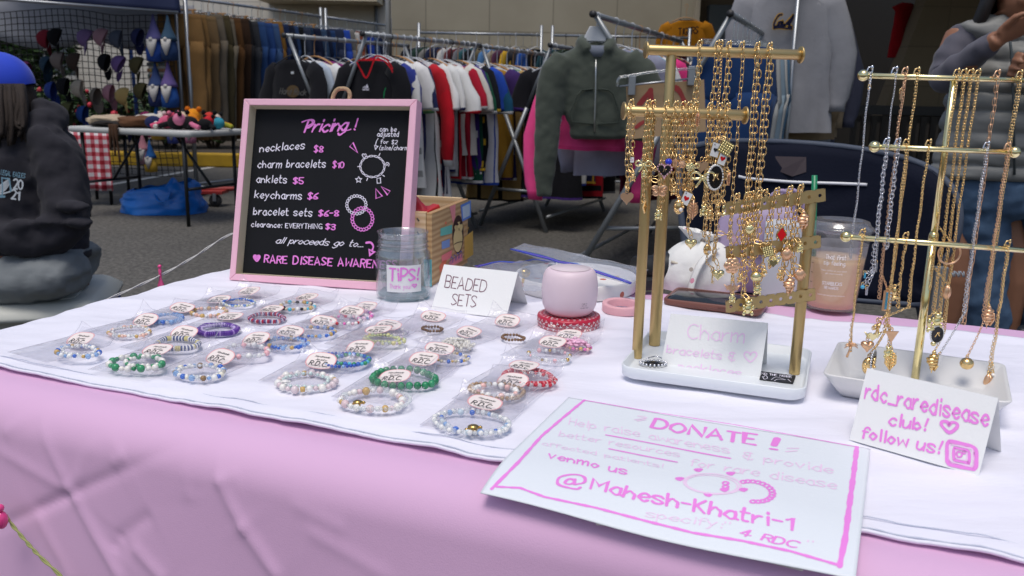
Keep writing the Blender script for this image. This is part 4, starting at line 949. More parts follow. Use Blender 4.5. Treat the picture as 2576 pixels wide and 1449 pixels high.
GL1 = 'gold chain necklaces hung on the top bar of the gold stand'; GL2 = 'charm bracelets hung on the lower bar of the gold stand'; GL3 = 'charm bracelets hung on the perforated strips'
NG = 'fine necklaces hung on the brass stand'
CSC = {GL1: .68, GL2: .82, GL3: .78, NG: .80}
def csc(g_, k_): return CSC[g_] * ({'palm_charm': .68, 'ball_charm': .60, 'bean_charm': .72, 'ring_charm': .88, 'bar_charm': .8}.get(k_, 1) if g_ == NG else 1)
for lab, u, ve, dbl, ch_, kw in [
    ('long gold link necklace with a puffed heart, nearest the post on the top bar', 1759, 575, .004, [('puffed_heart', (1738, 612), .0105, 10)], {}),
    ('gold link necklace with a pearl studded house charm on the top bar', 1803, 585, .005, [('egg_charm', (1779, 628), .0105, 0)], {}),
    ('thin gold cable necklace ending in a little key charm', 1811, 660, .0, [('key_charm', (1792, 695), .012, 0)], dict(ln=.0042, wd=.003, r=.0004, n=8, seg=4)),
    ('gold link necklace with a large shiny heart, hanging lowest from the top bar', 1832, 645, .0045, [('puffed_heart', (1806, 690), .011, 10), ('swirl_charm', (1843, 604), .0066, 6)], {}),
    ('plain single strand gold link necklace in the middle of the top bar', 1865, 600, .0, [], {}),
    ('heavy gold link necklace second from the right end of the top bar', 1904, 600, .0055, [], dict(ln=.0092, wd=.0052, r=.0007)),
    ('heavy gold link necklace nearest the right end of the top bar', 1935, 596, .006, [], dict(ln=.0092, wd=.0052, r=.0007))]:
    hang('chain_necklace', lab, 'necklace', GL1, drop(barB, u, ve), double=dbl, charms=ch_, **kw)
for lab, u, ve, dbl, ch_ in [
    ('charm bracelet with a broken rose gold heart, leftmost on the lower bar', 1587, 465, .006, [('heart_charm', (1577, 497), .0088, 1, .2), ('animal_charm', (1592, 447), .005, 0), ('card_charm', (1590, 402), .004, 6)]),
    ('gold charm bracelet with a bow and a star charm on the lower bar', 1629, 505, .004, [('bow_charm', (1619, 414), .0095, 10), ('diamond_charm', (1622, 521), .0085, 0, 1.0), ('animal_charm', (1620, 437), .005, 10)]),
    ('gold round link bracelet with a butterfly charm on the lower bar', 1642, 450, .0045, [('butterfly_charm', (1659, 480), .0105, 1), ('ring_charm', (1648, 435), .0045, 0)]),
    ('gold bracelet with a black heart edged in pink stones and a blue bead', 1676, 520, .006, [('black_heart_charm', (1672, 428), .0095, 3, -.5), ('ball_charm', (1682, 407), .0046, 7), ('animal_charm', (1656, 540), .007, 10)]),
    ('gold charm bracelet with a round locket, fifth along the lower bar', 1699, 470, .005, [('leaf_charm', (1698, 410), .006, 1), ('animal_charm', (1695, 480), .006, 0)]),
    ('gold charm bracelet with a pearl in a shell cage', 1717, 490, .005, [('egg_charm', (1707, 520), .0105, 0), ('flower_charm', (1716, 413), .0052, 1)]),
    ('gold charm bracelet with an ace of hearts charm on the lower bar', 1732, 470, .0045, [('card_charm', (1726, 499), .0098, 5, 0, -.4), ('flower_charm', (1736, 420), .006, 10)]),
    ('gold link bracelet with a ribbed rose gold leaf charm', 1749, 490, .007, [('leaf_charm', (1743, 528), .0125, 1), ('leaf_charm', (1755, 300), .009, 1, .8), ('bow_charm', (1742, 420), .008, 10)]),
    ('gold charm bracelet with a big gold ribbon bow', 1785, 505, .006, [('bow_charm', (1767, 446), .0135, 10), ('animal_charm', (1770, 530), .0075, 10), ('animal_charm', (1786, 540), .0075, 0), ('heart_charm', (1765, 418), .0085, 1)]),
    ('gold bracelet with a black oval cameo, club card and gold lattice square', 1810, 505, .006, [('cameo_charm', (1799, 446), .0145, 0, .4), ('card_charm', (1799, 377), .0105, 3, .3, -.25), ('square_charm', (1826, 372), .0105, 10, 0, -.5), ('boot_charm', (1806, 530), .008, 0)]),
    ('gold bracelet with a diamond card charm at the right of the lower bar', 1829, 500, .006, [('card_charm', (1817, 399), .0095, 5, .2, -.3), ('leaf_charm', (1833, 450), .0085, 1, .9), ('boot_charm', (1820, 530), .008, 10)])]:
    hang('charm_bracelet', lab, 'bracelet', GL2, drop(barA, u, ve), double=dbl, charms=ch_, ln=.0074, wd=.0042, ring=(u % 3 == 0))
for si, lab, u, ve, dbl, ch_ in [
    (0, 'charm bracelet with a rose flower and a winged heart, leftmost on the strips', 1852, 640, .010, [('flower_charm', (1842, 668), .0115, 1), ('wing_heart_charm', (1842, 726), .0105, 1), ('animal_charm', (1842, 750), .006, 10)]),
    (0, 'gold charm bracelet with a fan charm near the left of the strips', 1878, 640, .008, [('shell_charm', (1886, 578), .0075, 10), ('animal_charm', (1862, 700), .006, 0)]),
    (0, 'gold charm bracelet ending in a teddy bear charm', 1888, 740, .006, [('animal_charm', (1882, 773), .0105, 10), ('ball_charm', (1902, 695), .0075, 10)]),
    (0, 'gold charm bracelet with a ridged gold square charm', 1908, 660, .010, [('square_charm', (1932, 632), .0085, 10, 0, .3), ('animal_charm', (1905, 728), .0075, 10)]),
    (0, 'long gold link bracelet looping below the middle strip', 1922, 720, .016, [('egg_charm', (1922, 686), .006, 0), ('wing_heart_charm', (1945, 662), .0085, 10)]),
    (0, 'gold charm bracelet with a red diamond charm', 1952, 665, .009, [('diamond_charm', (1966, 590), .0105, 5), ('bow_charm', (1950, 650), .007, 10)]),
    (0, 'gold charm bracelet with a scallop shell near the right of the strips', 1985, 700, .007, [('shell_charm', (1979, 641), .0095, 1), ('conch_charm', (1985, 720), .0115, 1), ('animal_charm', (1962, 690), .006, 0)]),
    (0, 'gold charm bracelet with a conch shell beside the right post', 2012, 690, .006, [('conch_charm', (2020, 558), .0115, 1), ('shell_charm', (2012, 692), .0095, 1), ('animal_charm', (2012, 625), .006, 10)])]:
    q = barpt(strips[si], u); bar_ = strips[si]
    p = drop(bar_, u, ve, r=.0016)
    up_ = V((0, 0, .0066)); p = [p[0] + up_, p[0] + up_ * .8 + V((0, -.004, 0))] + p[2:]
    hang('charm_bracelet', lab, 'bracelet', GL3, p, double=dbl, charms=ch_, ln=.0074, wd=.0042)
# ================================================================ slim brass necklace stand in its marble dish
MARB = mat('white_marble', L(226, 224, 220), .3, var=.03, vscale=6)
def marb(n, b, mx, tc):
    no = n.nodes.new('ShaderNodeTexNoise'); no.inputs['Scale'].default_value = 9; no.inputs['Detail'].default_value = 8; no.inputs['Distortion'].default_value = 1.6
    cr = n.nodes.new('ShaderNodeValToRGB'); e = cr.color_ramp.elements; e[0].position = .33; e[0].color = (*L(176, 176, 178), 1); e[1].position = .40; e[1].color = (*L(228, 226, 223), 1)
    n.links.new(tc.outputs['Object'], no.inputs[0]); n.links.new(no.outputs['Fac'], cr.inputs[0]); n.links.new(cr.outputs[0], b.inputs['Base Color'])
MARB = mat('veined_marble', (.8, .8, .8), .32, build=marb)
q = [P(*gRdc(*p), .775) for p in ((145, 862), (1170, 1010), (1105, 800), (188, 668))]; mc = sum(q, V()) / 4; ex2 = ((q[1] - q[0]) + (q[2] - q[3])).normalized(); ey2 = V((-ex2.y, ex2.x, 0))
mw = ((q[1] - q[0]).length + (q[2] - q[3]).length) / 4; md = abs((q[3] - q[0]).dot(ey2) + (q[2] - q[1]).dot(ey2)) / 4
M3 = Matrix(((ex2.x, ey2.x, 0), (ex2.y, ey2.y, 0), (0, 0, 1))); mc0 = V((mc.x, mc.y, .7475))
ns = thing('necklace_stand', 'slim polished brass necklace stand with three bars set in a white marble dish', 'jewelry stand', mc0); m = MB()
rloft(m, [(rrect(mw * .80, md * .62, .006), 0), (rrect(mw * .82, md * .66, .007), .002), (rrect(mw, md, .009), .0265), (rrect(mw - .0008, md - .0008, .009), .0275), (rrect(mw - .004, md - .004, .007), .0272), (rrect(mw * .78, md * .56, .006), .006)], mc0, M3)
m.build('marble_dish', MARB, ns)
p0 = P(*gRdc(625, 878), .7545); pz = zat(p0, 195); ptop = V((p0.x, p0.y, pz))
m = MB(); m.tube([p0, V((p0.x, p0.y, zat(p0, 600)))], .0040, 16); m.build('pole', BRASS, ns)
m = MB(); m.tube([V((p0.x, p0.y, zat(p0, 600) + .0003)), ptop], .0031, 16); k = V((p0.x, p0.y, zat(p0, 598))); m.lathe([(.0042, -.004), (.0048, -.002), (.0048, .003), (.0034, .006)], k, 16); m.build('upper_pole', BRASS, ns)
nb = []
for (ul, vl), (ur, vr), yo in (((2172, 190), (2640, 204), .006), ((2200, 369), (2552, 383), -.003), ((2128, 595), (2680, 638), -.005)):
    a, b = PY(ul, vl, p0.y - .004 + yo), PY(ur, vr, p0.y - .012 + yo); m = MB(); m.tube([a, b], .0027, 14)
    for e in (a, b): m.ball(e, .0056, 16, 10)
    m.build('necklace_bar', BRASS, ns); nb.append((a, b))
NG = 'fine necklaces hung on the brass stand'; thinS = dict(ln=.0030, wd=.0017, r=.00028, n=8, seg=4); cab = dict(ln=.0036, wd=.0023, r=.00034, n=8, seg=4); med = dict(ln=.0050, wd=.0042, r=.00042, n=10, seg=4)
def nd(bi, u, ve, r=.0032): return drop(nb[bi], u, ve, r, 10, .001)
R = gRdc
for lab, bi, u, ve, mi, kw, dbl, ch_ in [
    ('fine silver necklace at the left end of the top brass bar', 0, 2187, 645, 2, thinS, .003, [('ball_charm', (2188, 222), .0026, 2)]),
    ('single strand silver chain second from the left on the top brass bar', 0, 2249, 560, 2, thinS, 0, [('bar_charm', R(413, 275), .0075, 2)]),
    ('rose gold necklace with a small tag on the top brass bar', 0, 2275, 745, 1, cab, .003, [('bar_charm', (2266, 240), .006, 1), ('gem_charm', R(470, 455), .013, 9, .5)]),
    ('gold cable necklace with a flat triangle pendant left of the pole', 0, 2305, 815, 0, cab, .0035, [('triangle_charm', R(497, 650), .0085, 1), ('leaf_charm', R(492, 780), .014, 0), ('animal_charm', R(478, 735), .008, 10)]),
    ('gold necklace with a large rose gold ring just right of the pole', 0, 2405, 720, 0, cab, .003, [('ring_charm', R(812, 198), .0155, 1), ('bean_charm', R(800, 410), .013, 1)]),
    ('gold necklace with a swirl charm, second right of the pole', 0, 2423, 780, 0, cab, .003, [('animal_charm', R(745, 560), .010, 10), ('boot_charm', R(700, 590), .0095, 10)]),
    ('gold necklace with a black and white block, third right of the pole', 0, 2440, 800, 0, cab, .003, [('cameo_charm', R(745, 640), .0105, 4), ('ball_charm', R(725, 690), .006, 10)]),
    ('gold double strand necklace ending in a gold conch near the pole', 0, 2458, 830, 0, cab, .004, [('conch_charm', R(722, 792), .0125, 0)]),
    ('rose gold paperclip chain necklace hanging straight down', 0, 2507, 810, 1, dict(ln=.0072, wd=.0030, r=.0004, n=10, seg=4), .0035, []),
    ('gold necklace with a slim oval shell charm at the right of the top brass bar', 0, 2563, 760, 0, cab, .0012, [('conch_charm', R(1020, 548), .0125, 1, .5)]),
    ('silver round link chain with turquoise drops on the middle brass bar', 1, 2229, 680, 2, med, .004, [('bar_charm', R(352, 320), .004, 9), ('ball_charm', R(340, 382), .0045, 9), ('bar_charm', R(362, 405), .006, 2)]),
    ('silver round link chain second from the left on the middle brass bar', 1, 2257, 620, 2, med, .004, []),
    ('gold cable necklace with a heart charm at the left of the middle brass bar', 1, 2278, 830, 0, cab, .004, [('wing_heart_charm', R(395, 650), .0105, 10), ('puffed_heart', R(365, 700), .0085, 1), ('egg_charm', R(370, 810), .0125, 0), ('cameo_charm', R(398, 780), .0125, 2, .9)]),
    ('gold cable necklace with an open square charm on the middle brass bar', 1, 2334, 770, 0, cab, .004, [('bow_charm', R(420, 600), .009, 0, .8)]),
    ('gold and silver cable necklace right of the pole on the middle brass bar', 1, 2480, 780, 2, cab, .003, [('bar_charm', R(757, 780), .009, 2)]),
    ('rose gold cable necklace with a round gold locket', 1, 2533, 800, 1, cab, .003, [('ball_charm', R(906, 798), .0142, 0)]),
    ('gold necklace with a palm tree pendant on the low brass bar', 2, 2168, 880, 0, cab, .004, [('palm_charm', R(270, 720), .0155, 1)]),
    ('short gold chain hanging from a lobster clasp on the low brass bar', 2, 2277, 770, 0, cab, .003, [('boot_charm', R(512, 420), .009, 0)]),
    ('gold necklace with a coffee bean pendant at the right of the low brass bar', 2, 2533, 940, 0, cab, .003, [('bean_charm', R(1022, 895), .0145, 1), ('ball_charm', R(1048, 860), .0045, 8)])]:
    hang('fine_necklace', lab, 'necklace', NG, nd(bi, u, ve), mi=mi, double=dbl, charms=ch_, **kw)
# ================================================================ bracelet packets laid out on the sheet
FILM = clear('packet_film', (.988, .984, .992), .14, .12, .9, 75, haze=.05)
STK = mat('sticker_paper', L(240, 228, 222), .6, var=.01); STKE = mat('sticker_edge', L(228, 162, 164), .6); INKK = mat('black_print', L(40, 36, 38), .6)
BEADM = {}
def bm(c, rough=.22, metal=0, tr=0):
    if isinstance(c[0], tuple): return bm(*c)
    k = (c, rough, metal, tr)
    if k not in BEADM:
        m_ = mat('bead_%d_%d_%d_%d%d' % (*c, int(rough * 100), int(tr * 10)), L(*c), rough, metal, var=.12, vscale=200)
        if tr: m_.node_tree.nodes['Principled BSDF'].inputs['Alpha'].default_value = 1 - tr
        BEADM[k] = m_
    return BEADM[k]
GO, WH, PE, CLR = (206, 170, 104), (238, 236, 232), (240, 236, 228), ((232, 236, 236), .08, 0, .62)
SW, SH = .0172, .0126
stk_me = None
PK = []
def packet(desc, uv, ruv, rr_, cols, br, rot=0, kind='round', two=None, seed=0, W2=.035, L2=.045, curl=0, cen=None, extra=None):
    """uv: picture point of the sticker, ruv: of the bracelet; rr_: ring radii; cols: repeating bead colours; br: bead radius"""
    br *= .64; rr_ = (rr_[0] * .77, rr_[1] * .84); R_ = random.Random(seed); ps = P(*uv, .7475); pr = P(*ruv, .7475)
    M = Matrix(((TD.x, TN.x, 0), (TD.y, TN.y, 0), (0, 0, 1))) @ Matrix.Rotation(rot, 3, 'Z')
    lay = .0004 * (1 + (seed * 7) % 9) + .0012 * max(0, (P(*uv).y < 1.02))
    pc_ = ps + M @ V((0, -.018, 0)); pc_.z = .7468 + lay
    t = thing('bracelet_packet', 'clear packet holding the ' + desc, 'packet', pc_, 'bracelet packets on the white sheet')
    rl = M.transposed() @ (pr - pc_); bul = br * 2.1
    def top(u, v):
        x, y = (u * 2 - 1) * W2, (v * 2 - 1) * L2; e = max(0, 1 - abs(u * 2 - 1) ** 3) * max(0, 1 - abs(v * 2 - 1) ** 3)
        d = abs(hypot((x - rl.x) / rr_[0], (y - rl.y) / rr_[1]) - 1); z = bul * e * (.6 + .45 * exp(-(d * 2.2) ** 2)) + .0016 * nz(x * 70, y * 70, seed) * e + .0010 * abs(nz(x * 40 + y * 90, seed, 3)) * e
        k = max(0, v - .86) / .14; z += .009 * k * k * (1 + curl + .5 * nz(x * 30, seed)); k2 = max(0, (1 - u) * .5 + v * .5 - .9) / .1; z += .006 * k2 * R_.choice((1,)) * (seed % 3)
        k3 = max(0, u * .5 + v * .5 - .9) / .1; z += .007 * k3 * ((seed + 1) % 3); return V((x, y, z + .0004))
    m = MB(); m.grid(lambda u, v: pc_ + M @ top(u, v), 14, 18)
    m.grid(lambda u, v: pc_ + M @ V(((u * 2 - 1) * W2, (v * 2 - 1) * L2 * .985, .0001 + .009 * (max(0, v - .86) / .14) ** 2 * (1 + curl))), 4, 16); m.build('film', FILM, t)
    m = MB(); rims = [pc_ + M @ (top(0, k / 18) + V((0, 0, .0001))) for k in range(19)] + [pc_ + M @ (top(k / 14, 1) + V((0, 0, .0001))) for k in range(1, 15)] + [pc_ + M @ (top(1, 1 - k / 18) + V((0, 0, .0001))) for k in range(1, 19)]
    m.tube(rims, .00022, 4); m.build('seam', mat('film_seam', L(206, 204, 214), .25), t)
    # sticker, one mesh shared by all packets
    global stk_me
    so = MB(); z0 = top(.5, .5 + (.018 / L2) / 2).z + .0016; tilt = Matrix.Rotation(R_.uniform(-.12, .12), 3, 'Z') @ Matrix.Rotation(R_.uniform(.12, .5), 3, 'X') @ Matrix.Rotation(R_.uniform(-.12, .12), 3, 'Y')
    o_ = V((0, .018, z0)); f = lambda x, y, z=0: pc_ + M @ (o_ + tilt @ V((x, y, z + .10 * ((x * x * (1 if seed % 2 else -.6)) / SW * .5))))
    n = 28; ov = [(SW * cos(2 * pi * k / n) * (abs(cos(2 * pi * k / n)) ** -.22 if abs(cos(2 * pi * k / n)) > .05 else 1) * .97, SH * sin(2 * pi * k / n) * (abs(sin(2 * pi * k / n)) ** -.22 if abs(sin(2 * pi * k / n)) > .05 else 1) * .97) for k in range(n)]
    for ring_, (a, b) in enumerate(((1, .93),)): so.add([f(x * s_, y * s_) for s_ in (a, b) for x, y in ov], [(k, (k + 1) % n, n + (k + 1) % n, n + k) for k in range(n)], 1, False)
    levels = (.93, .6, .3); so.add([f(x * s_, y * s_) for s_ in levels for x, y in ov], [(j * n + k, j * n + (k + 1) % n, (j + 1) * n + (k + 1) % n, (j + 1) * n + k) for j in range(2) for k in range(n)] + [tuple(2 * n + k for k in range(n))], 0, False)
    st = so.build('sticker', [STK, STKE], t)
    lm = MB()
    def ln_(tx, x0, y0, h, wd, w, **k):
        s_ = wd / text_w(tx, k.get('gap', 1.3)); write(lm, tx, lambda x, y, kk: f(x0 + x * s_, y0 + y * h / 8, .00025 + kk * .00002), w, 0, k.get('gap', 1.3), .1, k.get('slant', 0))
    ln_('R.D.C.', -.0108, -.0080, .0064, .0218, 1.25, gap=1.6, slant=.12); ln_('Handmade', -.0085, .0042, .0026, .0166, .85, gap=.9, slant=.3); ln_('Jewelry', -.0066, -.0002, .0025, .0130, .85, gap=.9, slant=.3)
    lm.build('lettering', INKK, st)
    # the bracelet inside is a thing of its own
    b = thing('beaded_bracelet', desc + ' inside a clear packet', 'bracelet', V((pr.x, pr.y, pc_.z)), 'beaded bracelets in packets')
    mats = [bm(*c) if isinstance(c[0], tuple) else bm(c) for c in cols]; m = MB(); a0 = R_.uniform(0, 6); per = 2 * pi * sqrt((rr_[0] ** 2 + rr_[1] ** 2) / 2); a = 0; k = 0; ctr = V((pr.x, pr.y, pc_.z + br * 1.05))
    def pos(a, dz=0): w_ = 1 + .05 * sin(3 * a + seed); return ctr + M @ V((rr_[0] * w_ * cos(a), rr_[1] * w_ * sin(a), dz + .0004 * sin(5 * a)))
    while a < 2 * pi - .02:
        mi = k % len(mats); big = 1.0 if kind != 'mixed' else (.72, 1.0, .8, 1.15)[(k * 7 + seed) % 4]; r_ = br * big
        stp = 2 * r_ / (per / (2 * pi)) if kind != 'disc' else br * .62 / (per / (2 * pi))
        p = pos(a + stp / 2); d = (pos(a + stp / 2 + .02) - pos(a + stp / 2 - .02)).normalized()
        if kind == 'disc':
            e1, e2 = frame(d); Mx = Matrix(((e1.x, e2.x, d.x), (e1.y, e2.y, d.y), (e1.z, e2.z, d.z))); m.lathe([(br * .85, -br * .27), (br, -br * .2), (br, br * .2), (br * .85, br * .27)], p, 10, Mx, mi)
        elif (k * 5 + seed) % 6 == 0 and kind == 'mixed':
            e1, e2 = frame(d); Mx = Matrix(((e1.x, e2.x, d.x), (e1.y, e2.y, d.y), (e1.z, e2.z, d.z))); m.lathe([(r_ * .7, -r_ * .8), (r_, -r_ * .5), (r_, r_ * .5), (r_ * .7, r_ * .8)], p, 8, Mx, mi)
        else: m.ball(p, r_, 9, 6, mi)
        a += stp; k += 1
    m.build('bead_ring', mats, b)
    if two:
        cols2, br2, sc2, off = two; br2 *= .72; off = (off[0] * .7, off[1] * .7); mats2 = [bm(*c) if isinstance(c[0], tuple) else bm(c) for c in cols2]; m = MB(); n2 = int(per * sc2 / (2 * br2))
        for k in range(n2):
            a = 2 * pi * k / n2; p = ctr + M @ V((rr_[0] * sc2 * cos(a) + off[0], rr_[1] * sc2 * sin(a) + off[1], br * .25 + .0006 * sin(4 * a))); m.ball(p, br2 * (1 + .1 * (k % 3)), 8, 5, k % len(mats2))
        m.build('second_bead_ring', mats2, b)
    if cen:
        kind_, dx, dy, s_, cc = cen; dx *= .7; dy *= .75; s_ *= .78; p = ctr + M @ V((dx, dy, br * .8)); m = MB(); mm = bm(cc, .2, 1) if cc in (GO,) else bm(cc)
        if kind_ == 'turtle':
            m.ball(p, (s_, s_ * .8, s_ * .5), 12, 8); m.ball(p + M @ V((s_ * 1.1, s_ * .3, 0)), s_ * .35, 8, 6)
            for q in ((.8, .9), (.7, -.9), (-.8, .9), (-.8, -.8)): m.ball(p + M @ V((q[0] * s_, q[1] * s_, -.001)), (s_ * .42, s_ * .3, s_ * .2), 8, 5)
        elif kind_ == 'star': m.prism([(s_ * (1 if k % 2 == 0 else .45) * cos(k * pi / 5), s_ * (1 if k % 2 == 0 else .45) * sin(k * pi / 5)) for k in range(10)], s_ * .5, M, p)
        elif kind_ == 'tuft':
            for k in range(40): a = R_.uniform(0, 2 * pi); r_ = R_.uniform(.2, 1) * s_; m.ball(p + M @ V((r_ * 1.6 * cos(a), r_ * sin(a), R_.uniform(0, .006))), (s_ * .3, s_ * .3, s_ * .16), 6, 4)
        elif kind_ == 'pile':
            for k in range(170): a = R_.uniform(0, 2 * pi); r_ = sqrt(R_.random()) * s_; m.ball(p + M @ V((r_ * 1.25 * cos(a), r_ * sin(a), R_.uniform(0, .009) * (1 - r_ / s_ * .7))), R_.uniform(.0013, .0022), 6, 4)
        m.build({'turtle': 'turtle_charm', 'star': 'star_charm', 'tuft': 'tulle_tuft', 'pile': 'bead_strands'}[kind_], mm, b)
BL, LB, NV, PU, RD, GR, PI, TA, YE, TQ, PK_ = ((70, 120, 214), .12, 0, .2), ((150, 190, 236), .1, 0, .4), (48, 66, 128), (104, 62, 158), (200, 44, 62), (64, 152, 104), (242, 186, 190), (150, 118, 82), (224, 212, 140), (92, 190, 214), (240, 120, 190)
rx = (.029, .024)
DEF = [
 ('pale blue and white shell bead bracelet', (205, 872), (198, 898), (.034, .020), [LB, WH, BL, CLR, GO, LB, WH], .0042, -.12, 'mixed', ([CLR, WH], .0022, .8, (0, .002))),
 ('peach and pearl bead bracelet', (367, 818), (328, 842), (.032, .025), [(240, 196, 178), WH, CLR, GO, (244, 206, 190)], .0034, -.1, 'mixed', ([WH, CLR], .002, .84, (0, 0))),
 ('sky blue crystal chip bracelet', (460, 786), (416, 808), (.029, .024), [LB, LB, BL, CLR, LB], .0042, .05, 'mixed', ([LB], .0024, .8, (.002, 0))),
 ('peach barrel bead bracelet', (551, 762), (527, 790), (.030, .024), [(240, 200, 184), GO, WH, (236, 190, 170)], .0042, .1, 'mixed', None),
 ('cream seed bead bracelet edged in blue', (628, 745), (600, 770), (.029, .022), [(232, 230, 200), WH, LB, (224, 226, 190)], .003, .0, 'round', ([BL], .002, .94, (0, 0))),
 ('evil eye bead bracelet in beige and turquoise', (773, 760), (748, 778), (.031, .023), [(222, 206, 180), TQ, GO, WH, (30, 30, 40)], .0042, -.05, 'mixed', None),
 ('purple clay disc bracelet', (580, 808), (548, 838), (.031, .025), [PU, PU, PU, (90, 54, 146), PU, (172, 140, 206), PU, (90, 54, 146)], .005, .06, 'disc', ([(196, 176, 220)], .0022, .82, (0, .002))),
 ('red, purple and grey striped disc bracelet', (684, 787), (672, 806), (.030, .022), [(150, 60, 96), (96, 86, 140), (210, 206, 220), (190, 44, 70)], .0042, -.05, 'disc', None),
 ('bright pink and lilac bead bracelet', (921, 782), (900, 796), (.028, .020), [PK_, (180, 140, 216), (244, 200, 226), LB], .0042, -.2, 'mixed', None),
 ('pink and white bracelet with one red bead', (885, 797), (866, 815), (.029, .021), [(240, 196, 206), WH, RD, CLR, PK_, WH], .004, -.02, 'mixed', None),
 ('blue glass bracelet with a small gold knot', (815, 820), (795, 842), (.031, .024), [BL, LB, GO, LB, CLR], .0036, -.05, 'mixed', None),
 ('cornflower blue glass bead bracelet', (731, 848), (722, 872), (.032, .024), [BL, LB, CLR, GO, BL, BL], .0038, .05, 'mixed', ([LB, CLR], .002, .8, (0, 0))),
 ('navy and white striped disc bracelet with yellow beads', (465, 853), (446, 874), (.032, .024), [NV, WH, NV, WH, NV, WH, NV, WH, YE, YE, YE], .0048, -.05, 'disc', None),
 ('clear quartz bracelet with two pink beads', (645, 871), (618, 898), (.033, .025), [CLR, WH, (232, 226, 224), PI, CLR, WH], .0046, .05, 'mixed', None),
 ('green jade and pearl bracelet', (398, 903), (346, 928), (.036, .026), [GR, PE, PE, (52, 130, 88), GR, PE, PE, (104, 176, 134)], .0056, .1, 'mixed', ([GR, PE, PE], .0032, .7, (.010, .004))),
 ('sea blue bracelet with a shell and a bronze bead', (555, 914), (505, 948), (.034, .024), [LB, CLR, (150, 120, 84), LB, WH, BL, (236, 230, 210)], .0046, .0, 'mixed', ([WH, CLR], .0024, .84, (0, -.002))),
 ('dark brown wooden bead bracelet beside the maroon lettered card', (1090, 804), (1088, 832), (.017, .012), [(112, 84, 62)], .0029, -.05, 'round', None),
 ('clear and lilac bead bracelet', (978, 829), (985, 838), (.026, .018), [CLR, (206, 196, 214), WH], .0034, -.02, 'mixed', None),
 ('olive and yellow glass bead bracelet', (953, 848), (965, 866), (.033, .020), [(206, 206, 150), CLR, (190, 200, 170), YE, (206, 190, 200)], .0036, .0, 'mixed', ([(200, 206, 150)], .0024, .78, (0, 0))),
 ('brown wooden bead bracelet in front of the red tin', (1276, 817), (1290, 856), (.018, .013), [(124, 92, 66)], .0028, -.08, 'round', None),
 ('dense cluster of white seed bead strands', (1180, 845), (1150, 875), (.024, .018), [WH, CLR, (206, 180, 140)], .0028, -.3, 'round', None, ('pile', .004, -.002, .022, (232, 228, 216))),
 ('pink tulle tuft bracelet with a gold cube', (1430, 854), (1450, 878), (.022, .014), [PI, GO, PK_], .0034, -.1, 'mixed', None, ('tuft', 0, 0, .014, (242, 188, 214))),
 ('clear bracelet with scattered gold cubes', (1390, 880), (1383, 908), (.031, .022), [CLR, CLR, ((206, 170, 104), .3, 1), WH, CLR, PI, CLR], .0036, -.1, 'mixed', None),
 ('deep blue seed bead bracelet with a silver bead', (905, 890), (862, 916), (.035, .028), [(50, 84, 180), (60, 96, 196), BL, (44, 74, 160), LB], .0030, .02, 'round', ([TQ, GR, BL], .0030, .72, (.014, .004))),
 ('white and gold bracelet with a dark blue tip', (1106, 895), (1130, 908), (.028, .018), [(206, 196, 170), WH, BL, GO], .003, .0, 'mixed', None),
 ('rose quartz and large pearl bracelet', (808, 926), (770, 972), (.037, .029), [(226, 208, 210), (226, 208, 210), GO, WH, (220, 200, 204), PE], .0056, .08, 'mixed', ([CLR, (206, 226, 220)], .0024, .8, (0, 0)), ('turtle', -.020, -.020, .0048, (238, 234, 230))),
 ('emerald green jade ball bracelet', (1067, 922), (1016, 962), (.042, .031), [(46, 138, 92), (58, 150, 104), (40, 126, 84)], .0062, .05, 'round', None),
 ('white, pink and pearl bracelet with a gold turtle', (993, 969), (938, 1024), (.038, .029), [(228, 206, 206), WH, GO, (226, 200, 202), PE, PE, CLR], .0054, .05, 'mixed', ([CLR], .0026, 1.12, (.004, .002)), ('turtle', -.008, -.024, .006, GO)),
 ('cherry red and pink disc bracelet', (1318, 944), (1330, 962), (.033, .024), [RD, (226, 130, 140), RD, (240, 190, 190), RD], .0046, -.1, 'disc', ([RD, CLR], .0026, .9, (.012, -.008))),
 ('tan wooden bracelet with pink and white beads', (1289, 975), (1250, 994), (.036, .024), [(164, 136, 108), (176, 148, 120), (164, 136, 108), (190, 160, 130)], .0036, -.05, 'round', ([(238, 190, 182), WH, WH, CLR], .0040, .74, (0, -.002))),
 ('clear and light blue crystal bracelet with a gold turtle', (1220, 1030), (1192, 1072), (.040, .027), [LB, CLR, CLR, BL, CLR, (206, 222, 230), CLR], .0042, .0, 'mixed', ([CLR, WH], .0030, 1.12, (-.002, -.003)), ('turtle', .010, -.022, .0068, GO))]
for k, d in enumerate(DEF):
    packet(*d[:8], two=d[8] if len(d) > 8 else None, cen=d[9] if len(d) > 9 else None, seed=k + 1)
# ================================================================ phone, pouch, bags and coffee at the back of the stall
z0 = .7468
q = [P(*uv, z0) for uv in ((1672, 772), (1916, 797), (1934, 766), (1696, 736))]; phc = sum(q, V()) / 4; e1 = ((q[1] - q[0]) + (q[2] - q[3])).normalized(); e2 = V((-e1.y, e1.x, 0))
Mp = Matrix(((e1.x, e2.x, 0), (e1.y, e2.y, 0), (0, 0, 1))); pw = ((q[1] - q[0]).length + (q[2] - q[3]).length) / 4; ph_ = abs((q[3] - q[0]).dot(e2) + (q[2] - q[1]).dot(e2)) / 4
pho = thing('mobile_phone', 'phone in a brown rubber case lying face up under the gold strips', 'phone', V((phc.x, phc.y, z0)))
m = MB(); c = V((phc.x, phc.y, z0)); rloft(m, [(rrect(pw - .003, ph_ - .003, .009), 0), (rrect(pw, ph_, .011), .003), (rrect(pw, ph_, .011), .0095), (rrect(pw - .002, ph_ - .002, .009), .0108), (rrect(pw - .0036, ph_ - .0036, .008), .0098)], c, Mp); m.build('case', mat('brown_case', L(120, 74, 62), .4), pho)
